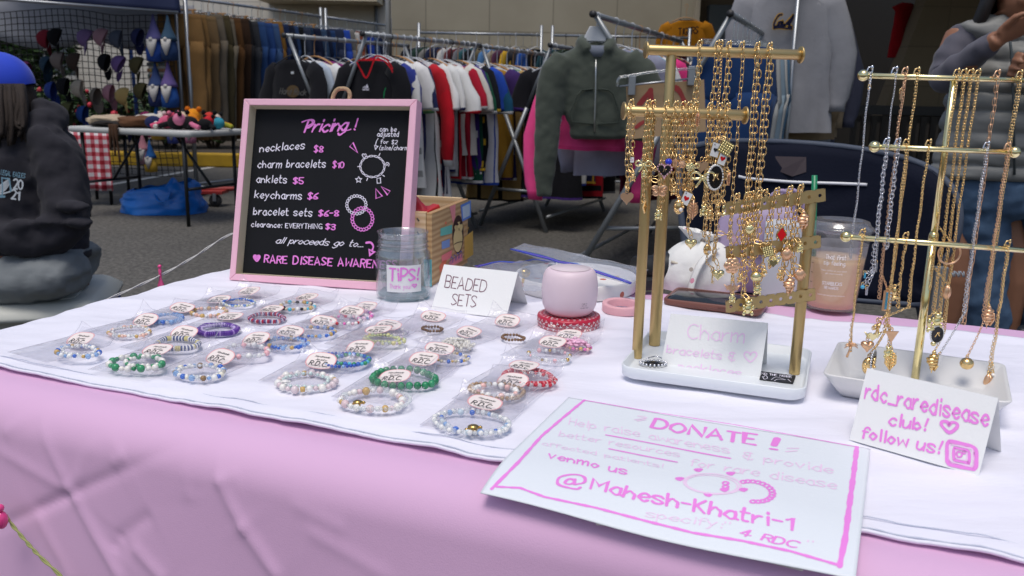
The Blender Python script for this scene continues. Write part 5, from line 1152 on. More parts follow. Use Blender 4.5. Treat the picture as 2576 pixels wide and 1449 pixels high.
m = MB(); rloft(m, [(rrect(pw - .004, ph_ - .004, .008), .0099), (rrect(pw - .0046, ph_ - .0046, .008), .0104)], c, Mp); m.build('screen', mat('phone_glass', L(40, 42, 44), .06, var=0), pho)
m = MB(); m.box(c + Mp @ V((pw * .3, -ph_ - .0003, .0062)), (.022, .0012, .003), Mp); m.build('button', mat('case_button', L(104, 60, 50), .4), pho, bevel=.0004)
# white quilted pouch with tiny pink flowers
def flor(n, b, mx, tc):
    vo = n.nodes.new('ShaderNodeTexVoronoi'); vo.inputs['Scale'].default_value = 48; n.links.new(tc.outputs['Object'], vo.inputs['Vector'])
    lt_ = n.nodes.new('ShaderNodeMath'); lt_.operation = 'LESS_THAN'; lt_.inputs[1].default_value = .2; n.links.new(vo.outputs['Distance'], lt_.inputs[0]); sp_ = n.nodes.new('ShaderNodeSeparateColor'); n.links.new(vo.outputs['Color'], sp_.inputs[0])
    cr = n.nodes.new('ShaderNodeValToRGB'); cr.color_ramp.interpolation = 'CONSTANT'; e = cr.color_ramp.elements; e[0].color = (*L(232, 230, 224), 1); e[1].position = .55; e[1].color = (*L(222, 150, 170), 1); k = e.new(.85); k.color = (*L(170, 160, 150), 1)
    n.links.new(sp_.outputs[0], cr.inputs[0]); m2 = n.nodes.new('ShaderNodeMix'); m2.data_type = 'RGBA'; m2.inputs[6].default_value = (*L(232, 231, 226), 1); n.links.new(lt_.outputs[0], m2.inputs[0]); n.links.new(cr.outputs[0], m2.inputs[7]); n.links.new(m2.outputs[2], b.inputs['Base Color'])
FLO = mat('flower_print', (.8, .8, .8), .85, bump=.3, bscale=120, build=flor)
pc0 = P(1770, 735, .745); pc0 = V((pc0.x, pc0.y + .03, .7465)); pr_ = .062
pou = thing('floral_pouch', 'white quilted pouch printed with tiny pink flowers behind the phone', 'pouch', pc0)
m = MB()
def pouch(u, v):
    a = 2 * pi * u; r_ = pr_ * (1.02 - .08 * (1 - v) ** 4) * sqrt(max(.06, 1 - v ** 2.2 * .94)); z = .074 * v
    k = 1 + .05 * sin(a * 11 + 3 * v) * v ** 4 + .03 * nz(cos(a) * 2, sin(a) * 2, v * 3); qlt = .0016 * abs(sin(a * 6 + v * 7)) * abs(sin(a * 6 - v * 7))
    return pc0 + V((cos(a) * (r_ * k + qlt) * 1.12, sin(a) * (r_ * k + qlt) * .8, z + .006 * nz(cos(a) * 3, sin(a) * 3, 2) * v))
m.grid(pouch, 60, 26, wrap=True); m.build('body', FLO, pou)
m = MB(); t_ = pc0 + V((-.005, 0, .074))
m.grid(lambda u, v: t_ + V(((.012 + .016 * v) * cos(2 * pi * u) * (1 + .22 * sin(18 * pi * u) * v), (.010 + .012 * v) * sin(2 * pi * u) * (1 + .22 * sin(18 * pi * u) * v), -.004 + .018 * v - .006 * v * cos(2 * pi * u))), 60, 5, wrap=True)
m.build('gathered_top', FLO, pou, solid=.0015)
m = MB(); s0 = [V((.015, -.030, .068)), V((-.010, -.048, .050)), V((-.022, -.054, .024)), V((-.027, -.058, .003))]; m.tube([pc0 + p for p in smooth_pts(s0, 4)], .0065, 6, flat=.28); m.build('strap', FLO, pou)
m = MB(); m.tube([pc0 + V((-.052 + .015 * k, -.026 - .006 * k + .001 * k * k, .044 - .003 * k)) for k in range(5)], .0022, 6); m.build('zip', mat('zip_cream', L(206, 196, 176), .6), pou)
# black bottle lying behind
bq = PY(1650, 645, 1.30); bot = thing('flask', 'black insulated flask lying behind the floral pouch', 'flask', V((bq.x, bq.y, .7465)))
BLKP = mat('black_plastic', L(30, 31, 34), .4); bd = V((.9, .25, 0)).normalized(); bc = V((bq.x, bq.y, .775)); m = MB(); m.tube([bc, bc + bd * .12], .026, 24); m.build('body', BLKP, bot, bevel=.004)
m = MB(); m.tube([bc - bd * .035, bc - bd * .002], .021, 24); m.build('cap', mat('black_cap', L(22, 22, 24), .5), bot, bevel=.003)
m = MB(); m.box(bc + V((-.02, -.01, -.018)), (.03, .05, .02)); m.build('handle', BLKP, bot, bevel=.004)
# lavender handbag and a pale box bag behind the strips
lb = PY(1905, 640, 1.30); lbc = V((lb.x, lb.y, .7455)); bag = thing('lavender_handbag', 'lavender faux leather handbag standing behind the perforated gold strips', 'handbag', lbc)
LAV = mat('lavender_leather', L(164, 146, 176), .5, var=.05, bump=.2, bscale=200); m = MB(); a_ = Matrix.Rotation(-.35, 3, 'Z'); bh = zat(lbc, 512) - .7455
def lr(w, d, z): return (rrect(w, d, .011), z * bh)
rloft(m, [lr(.066, .030, 0), lr(.070, .034, .03), lr(.068, .032, .4), lr(.060, .025, .8), lr(.050, .016, .97), lr(.047, .011, 1)], lbc, a_); m.build('body', LAV, bag)
for k in (0, 1):
    m = MB(); m.tube([lbc + a_ @ V((x + .012 * k, -.012 + .02 * k, bh + z)) for x, z in [(p.x, p.z) for p in smooth_pts([V((.005, 0, -.008)), V((.016, 0, .016)), V((.032, 0, .022)), V((.046, 0, .010)), V((.050, 0, -.012))], 5)]], .0032, 8); m.build('handle', LAV, bag)
m = MB(); m.tube([lbc + a_ @ V((-.06, -.0335, bh * .50)), lbc + a_ @ V((.058, -.0335, bh * .50))], .0016, 6); m.tube([lbc + a_ @ V((-.06, -.0345, bh * .45)), lbc + a_ @ V((.058, -.0345, bh * .45))], .001, 6); m.build('zip', mat('lavender_zip', L(120, 104, 132), .45), bag)
gb = PY(1966, 660, 1.235); m = MB(); m.box(V((gb.x, gb.y, .7455 + .058)), (.056, .05, .116), Matrix.Rotation(-.3, 3, 'Z'), taper=.98); gx = thing('gift_box', 'plain light grey box between the lavender handbag and the coffee cup', 'box', V((gb.x, gb.y, .7455)))
m.build('body', mat('grey_paper', L(196, 198, 202), .6, var=.04), gx, bevel=.003)
# iced coffee
cc = P(2100, 782, .745); cc = V((cc.x, cc.y + .018, .7465)); rb_ = .0335; rt_ = .0445; hc = zat(cc, 570) - .7465
cup = thing('iced_coffee_cup', 'tall clear plastic cup of iced coffee with a green straw', 'cup', cc)
def cprof(f0, f1, d=0, n=8): return [(rb_ + (rt_ - rb_) * (f0 + (f1 - f0) * k / n) - d, hc * (f0 + (f1 - f0) * k / n)) for k in range(n + 1)]
CUPM = clear('cup_plastic', (.96, .965, .97), .3, .08, haze=.07); m = MB(); m.lathe([(rb_ * .9, .002), (rb_ * .96, 0)] + cprof(.01, .98) + [(rt_ + .001, hc * .985), (rt_ + .0014, hc * .995)], cc, 40, cap1=False); m.build('cup_wall', CUPM, cup)
m = MB(); m.lathe([(rb_ * .6, .004)] + cprof(.03, .64, .0012) + [(rb_ * .4, hc * .645), (.001, hc * .646)], cc, 36); m.build('coffee', mat('milky_coffee', L(226, 184, 136), .4, var=.1, vscale=30), cup)
m = MB(); m.lathe(cprof(.65, .80, .0006), cc, 36, cap0=False, cap1=False); m.build('condensation', clear('frost', (.9, .9, .91), .1, .4, 1, 300, haze=.28), cup)
LIDM = clear('lid_plastic', (.93, .935, .94), .35, .1, haze=.14); m = MB(); m.lathe([(rt_ + .0022, hc * .955), (rt_ + .003, hc * .96), (rt_ + .003, hc * 1.0), (rt_ + .0012, hc * 1.012), (rt_ - .002, hc * 1.03), (rt_ - .004, hc * 1.075), (rt_ - .008, hc * 1.085), (rt_ - .012, hc * 1.06), (.008, hc * 1.055)], cc, 40, cap0=False, cap1=False); m.build('lid', LIDM, cup)
st0 = PY(2047, 560, cc.y - .004); st1 = PY(2049, 441, cc.y - .004); m = MB(); m.tube([st0 + (st0 - st1) * 1.2, st1], .0039, 14); m.build('straw', mat('straw_green', L(10, 128, 84), .35), cup)
fv = atan2(-cc.y, -cc.x) ; g = gRdc
def cupmap(x, y, k): f_ = y / hc; r_ = rb_ + (rt_ - rb_) * f_ + .0004; return cc + V((r_ * cos(fv + x / r_), r_ * sin(fv + x / r_), y))
m = MB(); cw = lambda t, x0, f0, h, w_, w=.9, **k: wr(m, t, x0, hc * f0, h, w_, cupmap, w, **k)
cw('That first', -.0125, .655, .0062, .027, 1.3); cw('sip feeling.', -.0145, .585, .0058, .030, 1.1); cw('STARBUCKS', -.0138, .335, .0046, .0265, 1.3); cw('REWARDS', -.0105, .285, .0038, .019, 1.2)
cw('Make coffee at your place', -.017, .505, .0022, .034, .8); cw('get more rewards', -.011, .47, .0022, .023, .8); cw('Compare earn and get them all anyway', -.020, .20, .0020, .038, .9)
m.build('lettering', mat('cup_print', L(246, 240, 236), .5), cup)
m = MB()
for k in range(6): ribbon(m, [(-.034, hc * (.1 + .12 * k)), (-.0308, hc * (.098 + .12 * k))], .0007, cupmap)
m.build('tick_marks', mat('cup_mark', L(70, 50, 44), .6), cup)
# ================================================================ pink beads on string tied round the table
STR = mat('white_string', L(206, 204, 200), .9, var=.1, vscale=200)
a = PY(640, 560, 1.62); b = V(T(TS0 - .012, .33, .735)); b2 = P(180, 792, .72)
s_pts = [PY(700, 545, 1.75), PY(575, 592, 1.60), PY(490, 645, 1.50), PY(403, 693, 1.42), PY(300, 740, 1.33), PY(180, 792, 1.22), PY(30, 872, 1.1)]
m = MB(); sp_ = smooth_pts(s_pts, 6)
for k in (0, 1): m.tube([p + V((.0012 * sin(i * .9 + k * pi), 0, .0012 * cos(i * .9 + k * pi))) for i, p in enumerate(sp_)], .0010, 5)
m.build('white_string', STR, label='thin twisted white string running past the left end of the stall', cat='string')
HPK = mat('hot_pink_plastic', L(236, 70, 140), .15, coat=.6)
bp_ = PY(403, 690, 1.42); m = MB(); m.lathe([(.0005, .012), (.0028, .008), (.0022, 0), (.002, -.008), (.0052, -.018), (.0058, -.026), (.0042, -.035), (.001, -.038)], bp_, 14); m.ball(bp_ + V((0, 0, .0135)), .0034, 10, 7); m.build('pink_charm', HPK, label='glossy hot pink drop bead clipped on the white string', cat='bead')
s2 = [PP(*uv, T(0, TF - .03, 0), -TN) for uv in ((-60, 1240), (0, 1283), (36, 1328), (70, 1368), (100, 1400), (155, 1452), (190, 1500))]; m = MB(); q = smooth_pts(s2, 6)
for k in (0, 1): m.tube([p + V((.0012 * sin(i * .9 + k * pi), 0, .0012 * cos(i * .9 + k * pi))) for i, p in enumerate(q)], .0010, 5)
m.build('olive_string', mat('olive_string', L(160, 164, 104), .9), label='thin olive string hanging across the front of the pink tablecloth', cat='string')
p = PP(3, 1308, T(0, TF - .036, 0), -TN); m = MB(); m.ball(p, (.006, .006, .009), 12, 8); m.ball(p + V((0, 0, .012)), .004, 10, 6); m.ball(p + V((-.008, 0, .004)), .005, 10, 6); m.build('pink_charm', HPK, label='hot pink bead on the olive string at the lower left', cat='bead')
# ================================================================ the car park behind: ground, buildings, kerb
def asph(n, b, mx, tc):
    n1 = n.nodes.new('ShaderNodeTexNoise'); n1.inputs['Scale'].default_value = 34; n1.inputs['Detail'].default_value = 6; n1.inputs['Roughness'].default_value = .75
    n2 = n.nodes.new('ShaderNodeTexNoise'); n2.inputs['Scale'].default_value = .55; n2.inputs['Detail'].default_value = 5
    cr = n.nodes.new('ShaderNodeValToRGB'); e = cr.color_ramp.elements; e[0].position = .36; e[0].color = (.034, .032, .028, 1); e[1].position = .66; e[1].color = (.165, .155, .136, 1)
    mu = n.nodes.new('ShaderNodeMix'); mu.data_type = 'RGBA'; mu.blend_type = 'MULTIPLY'; mu.inputs[0].default_value = 1
    c2 = n.nodes.new('ShaderNodeValToRGB'); e = c2.color_ramp.elements; e[0].position = .35; e[0].color = (.6, .6, .6, 1); e[1].position = .6; e[1].color = (1, 1, 1, 1)
    for q in (n1, n2): n.links.new(tc.outputs['Object'], q.inputs[0])
    n.links.new(n1.outputs['Fac'], cr.inputs[0]); n.links.new(n2.outputs['Fac'], c2.inputs[0]); n.links.new(cr.outputs[0], mu.inputs[6]); n.links.new(c2.outputs[0], mu.inputs[7]); n.links.new(mu.outputs[2], b.inputs['Base Color'])
ASP = mat('asphalt', rough=.9, bump=.8, bscale=90, build=asph)
m = MB(); m.add([(-60, -30, 0), (60, -30, 0), (60, 60, 0), (-60, 60, 0)], [(0, 1, 2, 3)], 0, False); m.build('asphalt_ground', ASP, kind='structure', origin=(0, 0, 0))
YEL = mat('kerb_yellow', L(180, 142, 26), .7, var=.3, vscale=6); CONC = mat('concrete', L(150, 146, 138), .8, var=.15, vscale=4, bump=.3)
ky = 11.5
m = MB(); m.box((-7.2, ky + .1, .09), (13.4, .2, .18)); m.build('yellow_kerb', YEL, kind='structure', bevel=.02)
m = MB(); m.add([(-14, ky - 2.8, .004), (-13.9, ky - 2.8, .004), (-13.9, ky - .01, .004), (-14, ky - .01, .004)], [(0, 1, 2, 3)], 0, False)
for x in (-7.0, -4.5, -2.0): m.add([(x, ky - 3.2, .004), (x + .1, ky - 3.2, .004), (x + .5, ky - .02, .004), (x + .4, ky - .02, .004)], [(0, 1, 2, 3)], 0, False)
m.build('parking_lines', mat('road_paint', L(200, 198, 190), .8, var=.3, vscale=15), kind='structure')
m = MB(); m.box((-7.2, ky + 1.7, .11), (13.4, 3.0, .14)); m.build('planting_bed', mat('soil', (.05, .038, .026), .95, var=.5, vscale=12, bump=.6), kind='structure')
def blocks(col1, w, h, joint):
    def f(n, b, mx, tc):
        br = n.nodes.new('ShaderNodeTexBrick'); br.offset = .0; br.inputs['Scale'].default_value = 1; br.inputs['Brick Width'].default_value = w; br.inputs['Row Height'].default_value = h; br.inputs['Mortar Size'].default_value = .008
        br.inputs['Color1'].default_value = (*col1, 1); br.inputs['Color2'].default_value = (*[c * .94 for c in col1], 1); br.inputs['Mortar'].default_value = (*[c * joint for c in col1], 1)
        mp = n.nodes.new('ShaderNodeMapping'); mp.inputs['Rotation'].default_value = (pi / 2, 0, 0); n.links.new(tc.outputs['Object'], mp.inputs[0]); n.links.new(mp.outputs[0], br.inputs[0])
        n2 = n.nodes.new('ShaderNodeTexNoise'); n2.inputs['Scale'].default_value = .9; n2.inputs['Detail'].default_value = 6; n.links.new(tc.outputs['Object'], n2.inputs[0]); cr = n.nodes.new('ShaderNodeValToRGB'); e = cr.color_ramp.elements; e[0].position = .3; e[0].color = (.78, .77, .75, 1); e[1].position = .6; e[1].color = (1, 1, 1, 1)
        mu = n.nodes.new('ShaderNodeMix'); mu.data_type = 'RGBA'; mu.blend_type = 'MULTIPLY'; mu.inputs[0].default_value = 1; n.links.new(n2.outputs['Fac'], cr.inputs[0]); n.links.new(br.outputs[0], mu.inputs[6]); n.links.new(cr.outputs[0], mu.inputs[7]); n.links.new(mu.outputs[2], b.inputs['Base Color'])
    return f
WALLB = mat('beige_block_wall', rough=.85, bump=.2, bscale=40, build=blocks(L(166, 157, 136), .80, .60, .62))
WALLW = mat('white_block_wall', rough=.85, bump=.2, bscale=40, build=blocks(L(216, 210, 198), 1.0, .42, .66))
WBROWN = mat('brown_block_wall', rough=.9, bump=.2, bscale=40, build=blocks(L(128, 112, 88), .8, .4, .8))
by = 11.2; bx0 = PY(985, 40, by).x; bx1 = PY(2120, 40, by).x
bd = thing('market_building', 'beige block building with a deep roof overhang behind the clothes racks', 'building', ((bx0 + bx1) / 2, by, 0))
m = MB(); m.box(((bx0 + PY(1745, 40, by).x) / 2, by + .15, 1.7), (PY(1745, 40, by).x - bx0, .3, 3.4)); m.build('beige_wall', WALLB, bd)
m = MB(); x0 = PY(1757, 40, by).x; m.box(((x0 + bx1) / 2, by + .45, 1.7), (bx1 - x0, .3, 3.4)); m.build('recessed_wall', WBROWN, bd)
m = MB(); m.box((PY(1751, 40, by).x, by + .1, 1.7), (.06, .36, 3.38)); m.build('corner_post', mat('beige_trim', L(176, 164, 142), .7), bd)
m = MB(); q = PY(1835, 40, by); m.box((q.x, by + .2, 1.98), (.46, .16, .42)); m.build('meter_box', mat('meter_grey', L(86, 92, 92), .6), bd, bevel=.01)
m = MB(); m.tube([(PY(1880, 0, by).x, by + .26, .2), (PY(1880, 0, by).x, by + .26, 3.3)], .02, 8); m.build('conduit', mat('conduit_grey', L(96, 92, 82), .6), bd)
rx0 = 1.0
m = MB(); m.box((9.7, 8.2, 3.0), (15.0, 8.2, .2)); m.build('roof_overhang', mat('roof_beige', L(120, 112, 98), .8), bd)
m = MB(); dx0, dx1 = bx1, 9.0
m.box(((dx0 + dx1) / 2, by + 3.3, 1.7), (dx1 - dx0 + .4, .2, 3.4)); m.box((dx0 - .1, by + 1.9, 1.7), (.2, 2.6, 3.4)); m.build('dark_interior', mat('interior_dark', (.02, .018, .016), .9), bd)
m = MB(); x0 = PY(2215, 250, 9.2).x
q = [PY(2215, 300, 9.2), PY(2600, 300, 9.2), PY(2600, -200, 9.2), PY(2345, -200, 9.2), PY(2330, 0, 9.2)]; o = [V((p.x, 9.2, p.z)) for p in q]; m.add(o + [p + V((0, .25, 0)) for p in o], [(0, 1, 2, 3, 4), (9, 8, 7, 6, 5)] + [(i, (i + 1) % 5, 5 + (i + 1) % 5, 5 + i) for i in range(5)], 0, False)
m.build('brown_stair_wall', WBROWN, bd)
m = MB(); a, b = PY(2130, 275, 8.9), PY(2700, 268, 8.9); m.box(((a.x + b.x) / 2, 8.95, a.z), (b.x - a.x, .3, .09)); m.build('ledge', mat('ledge_dark', L(60, 58, 56), .8), bd)
fn = thing('slat_railing', 'dark slatted railing under the ledge behind the standing person', 'railing', ((a.x + b.x) / 2, 8.8, 0)); DW = mat('dark_wood', L(54, 48, 42), .8, var=.2)
m = MB(); zt = a.z - .06
for i in range(int((b.x - a.x) / .10)): m.box((a.x + .05 + i * .10, 8.8, zt / 2), (.055, .03, zt))
m.build('slats', DW, fn)
m = MB(); m.box(((a.x + b.x) / 2, 8.83, zt - .03), (b.x - a.x, .04, .07)); m.build('top_rail', DW, fn)
# the pale building across the lot
wy = 15.6; wb = thing('white_building', 'pale block building across the car park behind the hat net', 'building', (-5.5, wy, 0))
wx1 = PY(1010, 40, wy).x
m = MB(); m.box(((-22 + wx1) / 2, wy + .15, 2.2), (wx1 + 22, .3, 4.4)); m.build('white_wall', WALLW, wb)
m = MB(); m.box((PY(820, 0, wy).x, wy - .3, PY(820, 12, wy).z + .35), (PY(1010, 0, wy).x - PY(720, 0, wy).x, .9, .7)); m.build('eave', mat('eave_beige', L(190, 178, 152), .8), wb)
m = MB(); a = PY(1060, -10, wy - .2); m.tube([(PY(983, 0, by).x - .05, by + .1, .1), (PY(983, 0, by).x - .05, by + .1, 3.3)], .035, 10); m.build('downpipe', mat('pipe_grey', L(120, 122, 122), .5), wb)
m = MB(); q = PY(945, -2, wy - .05); m.box((q.x, wy - .06, q.z + .1), (.42, .12, .25)); m.tube([(q.x, wy - .05, q.z), (q.x, wy - .05, .5)], .03, 8); m.build('wall_lamp_box', mat('lamp_grey', L(110, 112, 112), .5), wb)
for k, uu in enumerate((40, 120)):
    q = PY(uu, 120, wy); m = MB(); m.box((q.x, wy - .03, 1.75), (.9, .06, 1.1)); f = m.build('window', mat('window_dark', L(70, 80, 88), .15), wb)
    m = MB(); m.box((q.x, wy - .05, 2.33), (1.0, .1, .07)); m.box((q.x, wy - .05, 1.17), (1.0, .1, .07)); m.box((q.x, wy - .065, 1.75), (.05, .07, 1.08)); m.build('frame', mat('window_frame', L(176, 174, 168), .6), f)
# ---- leafy shrubs and a tree behind the net
LEAFS = [mat('leaf_%d' % i, c, .6, var=.4, vscale=30) for i, c in enumerate(((.035, .075, .018), (.06, .12, .03), (.022, .05, .014)))]
def leaves(mb, c, r, n, ls, R_, hole=.0):
    for k in range(n):
        while True:
            d = V((R_.uniform(-1, 1), R_.uniform(-1, 1), R_.uniform(-1, 1)))
            if d.length < 1: break
        if d.length < .45 and R_.random() < .7: d = d.normalized() * R_.uniform(.5, 1)
        p = V(c) + V((d.x * r[0], d.y * r[1], d.z * r[2])) * (1 + .3 * nz(d.x * 3, d.y * 3, d.z * 3)); a = V((R_.uniform(-1, 1), R_.uniform(-1, 1), R_.uniform(-.6, .6))).normalized(); b = a.cross(V((R_.uniform(-1, 1), R_.uniform(-1, 1), 1))).normalized(); s_ = ls * R_.uniform(.6, 1.3)
        mb.add([p - a * s_, p + b * s_ * .4, p + a * s_, p - b * s_ * .4], [(0, 1, 2, 3)], R_.randrange(3), False)
def plant(name, label, cat, x, y, h, r, n, ls, flowers=None, seed=1, group=None):
    R_ = random.Random(seed); t = thing(name, label, cat, (x, y, .17), group); m = MB(); leaves(m, (x, y, .17 + h * .6), (r, r * .8, h * .45), n, ls, R_); m.build('foliage', LEAFS, t)
    m = MB()
    for k in range(5): a = k * 1.26; m.tube(smooth_pts([(x + .05 * cos(a), y + .05 * sin(a), .16), (x + r * .3 * cos(a), y + r * .3 * sin(a), .17 + h * .4), (x + r * .6 * cos(a), y + r * .6 * sin(a), .17 + h * .8)]), [.022] * 5 + [.012] * 4, 6)
    m.build('stems', mat('bark', (.09, .065, .045), .9, var=.3), t)
    if flowers:
        m = MB()
        for k in range(flowers[1]): a, b = R_.uniform(0, 2 * pi), R_.uniform(-.8, .9); m.ball((x + r * cos(a) * sqrt(1 - b * b), y + r * .8 * sin(a) * sqrt(1 - b * b), .17 + h * (.6 + .45 * b)), .05 * R_.uniform(.6, 1.2), 6, 4)
        m.build('blossom', mat('blossom', L(*flowers[0]), .6, var=.2), t)
for k, (uu, y, h, r, n, fl, lab) in enumerate([(-40, 13.2, 2.3, .8, 2200, None, 'tall dark leafy shrub at the far left behind the hat net'), (95, 13.6, 2.5, .65, 2200, None, 'tall green bush behind the pink caps on the net'), (160, 12.6, .8, .6, 1500, ((190, 40, 60), 30), 'low bush with red blossoms behind the blue caps'), (270, 12.5, .7, .45, 1300, ((200, 50, 90), 18), 'small bush with pink blossoms behind the net'), (345, 12.6, .75, .5, 900, None, 'low green bush near the middle of the kerb'), (420, 12.4, .7, .5, 900, None, 'low green bush beside the tan trousers'), (530, 12.7, .6, .55, 800, None, 'low green bush behind the brown trousers')]):
    plant('shrub', lab, 'shrub', PY(uu, 250, y).x, y, h, r, n, .075, fl, 20 + k, 'shrubs behind the yellow kerb')
# ---- navy canopy with the net of caps
NAVY = mat('navy_canopy', L(44, 52, 86), .6, var=.08, vscale=3); CHR = mat('chrome_tube', L(150, 154, 158), .35, .7); STEEL = mat('grey_steel_tube', L(140, 144, 146), .38, .45)
ny = 8.3; cz = PY(300, 30, 7.4).z
can = thing('canopy_tent', 'navy canopy tent with scalloped edge over the net of caps at the left', 'canopy', (-5.6, ny, 0))
cx0, cx1, cyf, cyb = -8.2, PY(447, 30, ny - .05).x, ny + .05, ny + 2.9
q0, q1 = PY(-80, -8, 7.2), PY(450, 32, 8.3)
m = MB(); m.grid(lambda u, v: V((q0.x * (1 - u) + q1.x * u, q0.y * (1 - u) + q1.y * u, q0.z * (1 - u) + q1.z * u + .30 - .30 * v)) + V((.02 * sin(u * 20) * v, 0, 0)), 30, 6)
m.grid(lambda u, v: V((q0.x * (1 - u) + q1.x * u - 1.6 * v, q0.y * (1 - u) + q1.y * u + 2.9 * v, q0.z * (1 - u) + q1.z * u + .30 + .6 * sin(pi * v) - .05 * v)), 20, 10); m.build('roof_fabric', NAVY, can, solid=.006)
m = MB(); m.tube([q0 + V((0, -.02, 0)), q1 + V((0, -.02, 0))], .013, 8); m.build('edge_bar', CHR, can)
m = MB(); e0, e1 = V((-8.2, ny + .4, q1.z + .12)), V((q1.x, ny + .4, q1.z + .1)); m.grid(lambda u, v: e0 * (1 - u) + e1 * u + V((0, 0, -(.34 + .10 * abs(sin(u * pi * 5))) * v)), 60, 4); m.build('scalloped_valance', mat('pale_valance', L(150, 152, 160), .8), can, solid=.004)
m = MB(); m.tube([(q1.x + .02, ny + .12, .0), (q1.x + .02, ny + .12, q1.z + .2)], .022, 8); m.build('leg', CHR, can)
m = MB(); m.tube([(PY(335, 150, ny + 2.2).x, ny + 2.2, .1), (PY(330, 150, ny + 2.2).x, ny + 2.2, q1.z + .2)], .022, 8); m.build('leg', mat('blue_leg', L(40, 70, 130), .5), can)
m = MB(); m.box((q1.x + .02, ny + .12, .02), (.16, .16, .03)); m.build('foot', mat('black_foot', (.02, .02, .02), .6), can, bevel=.005)
# net
nl, nr = PY(-80, 100, ny).x, PY(437, 100, ny).x; nzt, nzb = PY(300, 25, ny).z, PY(300, 440, ny).z
m = MB(); nd_ = .058; NC = int((nr - nl) / nd_); NR = int((nzt - nzb) / nd_)
def npt(i, j): x, z = nl + i * nd_, nzb + j * nd_; return V((x + .02 * nz(x * 2, z * 3), ny + .05 * nz(x * 1.3, z * 1.1, 3), z + .03 * sin(x * 4) * j / NR + .02 * nz(x * 3, z * 2, 6)))
for i in range(NC + 1): m.tube([npt(i, j) for j in range(NR + 1)], .0042, 3, caps=False)
for j in range(NR + 1): m.tube([npt(i, j) for i in range(NC + 1)], .0042, 3, caps=False)
m.build('display_net', mat('net_black', (.015, .015, .017), .8), label='black mesh net hung from the canopy to display caps', cat='net')
# caps
def cap_mesh(key, brim_side=-1):
    m = MB(); R_ = .085
    def f(u, v): a = u * 2 * pi; t = v * pi / 2; return V((R_ * 1.12 * cos(a) * cos(t), R_ * .62 * sin(a) * cos(t), R_ * 1.25 * sin(t) ** .9))
    m.grid(f, 16, 7, wrap=True); m.ball((0, 0, R_ * 1.26), .009, 6, 4)
    def b(u, v): a = pi - pi * .42 + u * pi * .84; k = 1 + .78 * v * sin(pi * u) ** .6; return V((R_ * 1.12 * cos(a) * k, R_ * .62 * sin(a) * k, -.045 * v * sin(pi * u) - .004))
    m.grid(b, 10, 3); return m
capcols = {'wine red': (112, 30, 44), 'black': (20, 20, 24), 'lilac': (112, 92, 134), 'dusty pink': (150, 116, 126), 'slate grey': (70, 76, 90), 'navy': (34, 38, 74), 'taupe': (108, 98, 94), 'dark brown': (58, 48, 42), 'mauve': (98, 76, 122), 'royal blue': (32, 50, 110), 'stone': (146, 138, 124), 'grey brown': (100, 92, 84), 'rose': (140, 100, 110), 'khaki gold': (148, 128, 80), 'olive': (66, 62, 40), 'dark red': (84, 26, 36), 'moss green': (64, 66, 40), 'blue': (30, 56, 110), 'plum': (92, 34, 76), 'magenta': (140, 40, 92), 'dark teal': (30, 50, 66)}
caps = [(120, 75, 'wine red', 'top left of the net'), (148, 72, 'black', 'beside the wine red cap at the top left'), (222, 75, 'lilac', 'in the top row of the net'), (262, 72, 'dusty pink', 'in the top row beside the lilac one'), (302, 76, 'slate grey', 'in the top row beside the pink one'), (352, 72, 'navy', 'at the right end of the top row'),
 (155, 130, 'taupe', 'in the second row beside the dark brown one'), (195, 133, 'dark brown', 'in the second row'), (122, 142, 'dark teal', 'at the left of the second row'), (270, 135, 'black', 'in the second row beside the mauve one'), (305, 140, 'mauve', 'in the second row'), (352, 143, 'olive', 'at the right end of the second row'), (66, 155, 'plum', 'far left above the blue knitted hat'),
 (135, 205, 'royal blue', 'in the third row'), (168, 195, 'black', 'between the royal blue and stone ones'), (205, 200, 'stone', 'in the third row'), (245, 220, 'grey brown', 'in the third row beside the rose one'), (282, 212, 'rose', 'in the third row'), (318, 220, 'khaki gold', 'in the third row'), (362, 208, 'olive', 'at the right end of the third row'),
 (145, 262, 'dark red', 'in the fourth row'), (177, 255, 'moss green', 'in the fourth row beside the red one'), (215, 265, 'blue', 'in the fourth row'), (298, 300, 'black', 'in the fourth row beside the navy one'), (330, 295, 'navy', 'in the fourth row right of the black one'), (372, 280, 'magenta', 'in the fourth row, brightest of all'), (186, 320, 'plum', 'low behind the seated person'), (268, 312, 'dark teal', 'low above the folded brown clothes'), (235, 318, 'black', 'low above the cream folded clothes')]
cap0 = {}
for u, v, cn, where in caps:
    p = PY(u, v + 24, ny - .07); t = bpy.data.objects.new('cap', None)
    bpy.data.objects.remove(t); key = cn
    if key not in cap0:
        o = cap_mesh(key).build('cap', cloth(capcols[cn]), origin=(0, 0, 0)); cap0[key] = o.data
    else: o = bpy.data.objects.new('cap', cap0[key]); sc.collection.objects.link(o)
    o.location = p; o.rotation_euler = (rnd.uniform(-.25, .25), rnd.uniform(-1.5, -.9), rnd.uniform(-.4, .4)); s_ = 1.0; o.scale = (.9, .9, .95)
    o['label'] = cn + ' cap clipped to the net ' + where; o['category'] = 'cap'; o['group'] = 'caps clipped to the net'
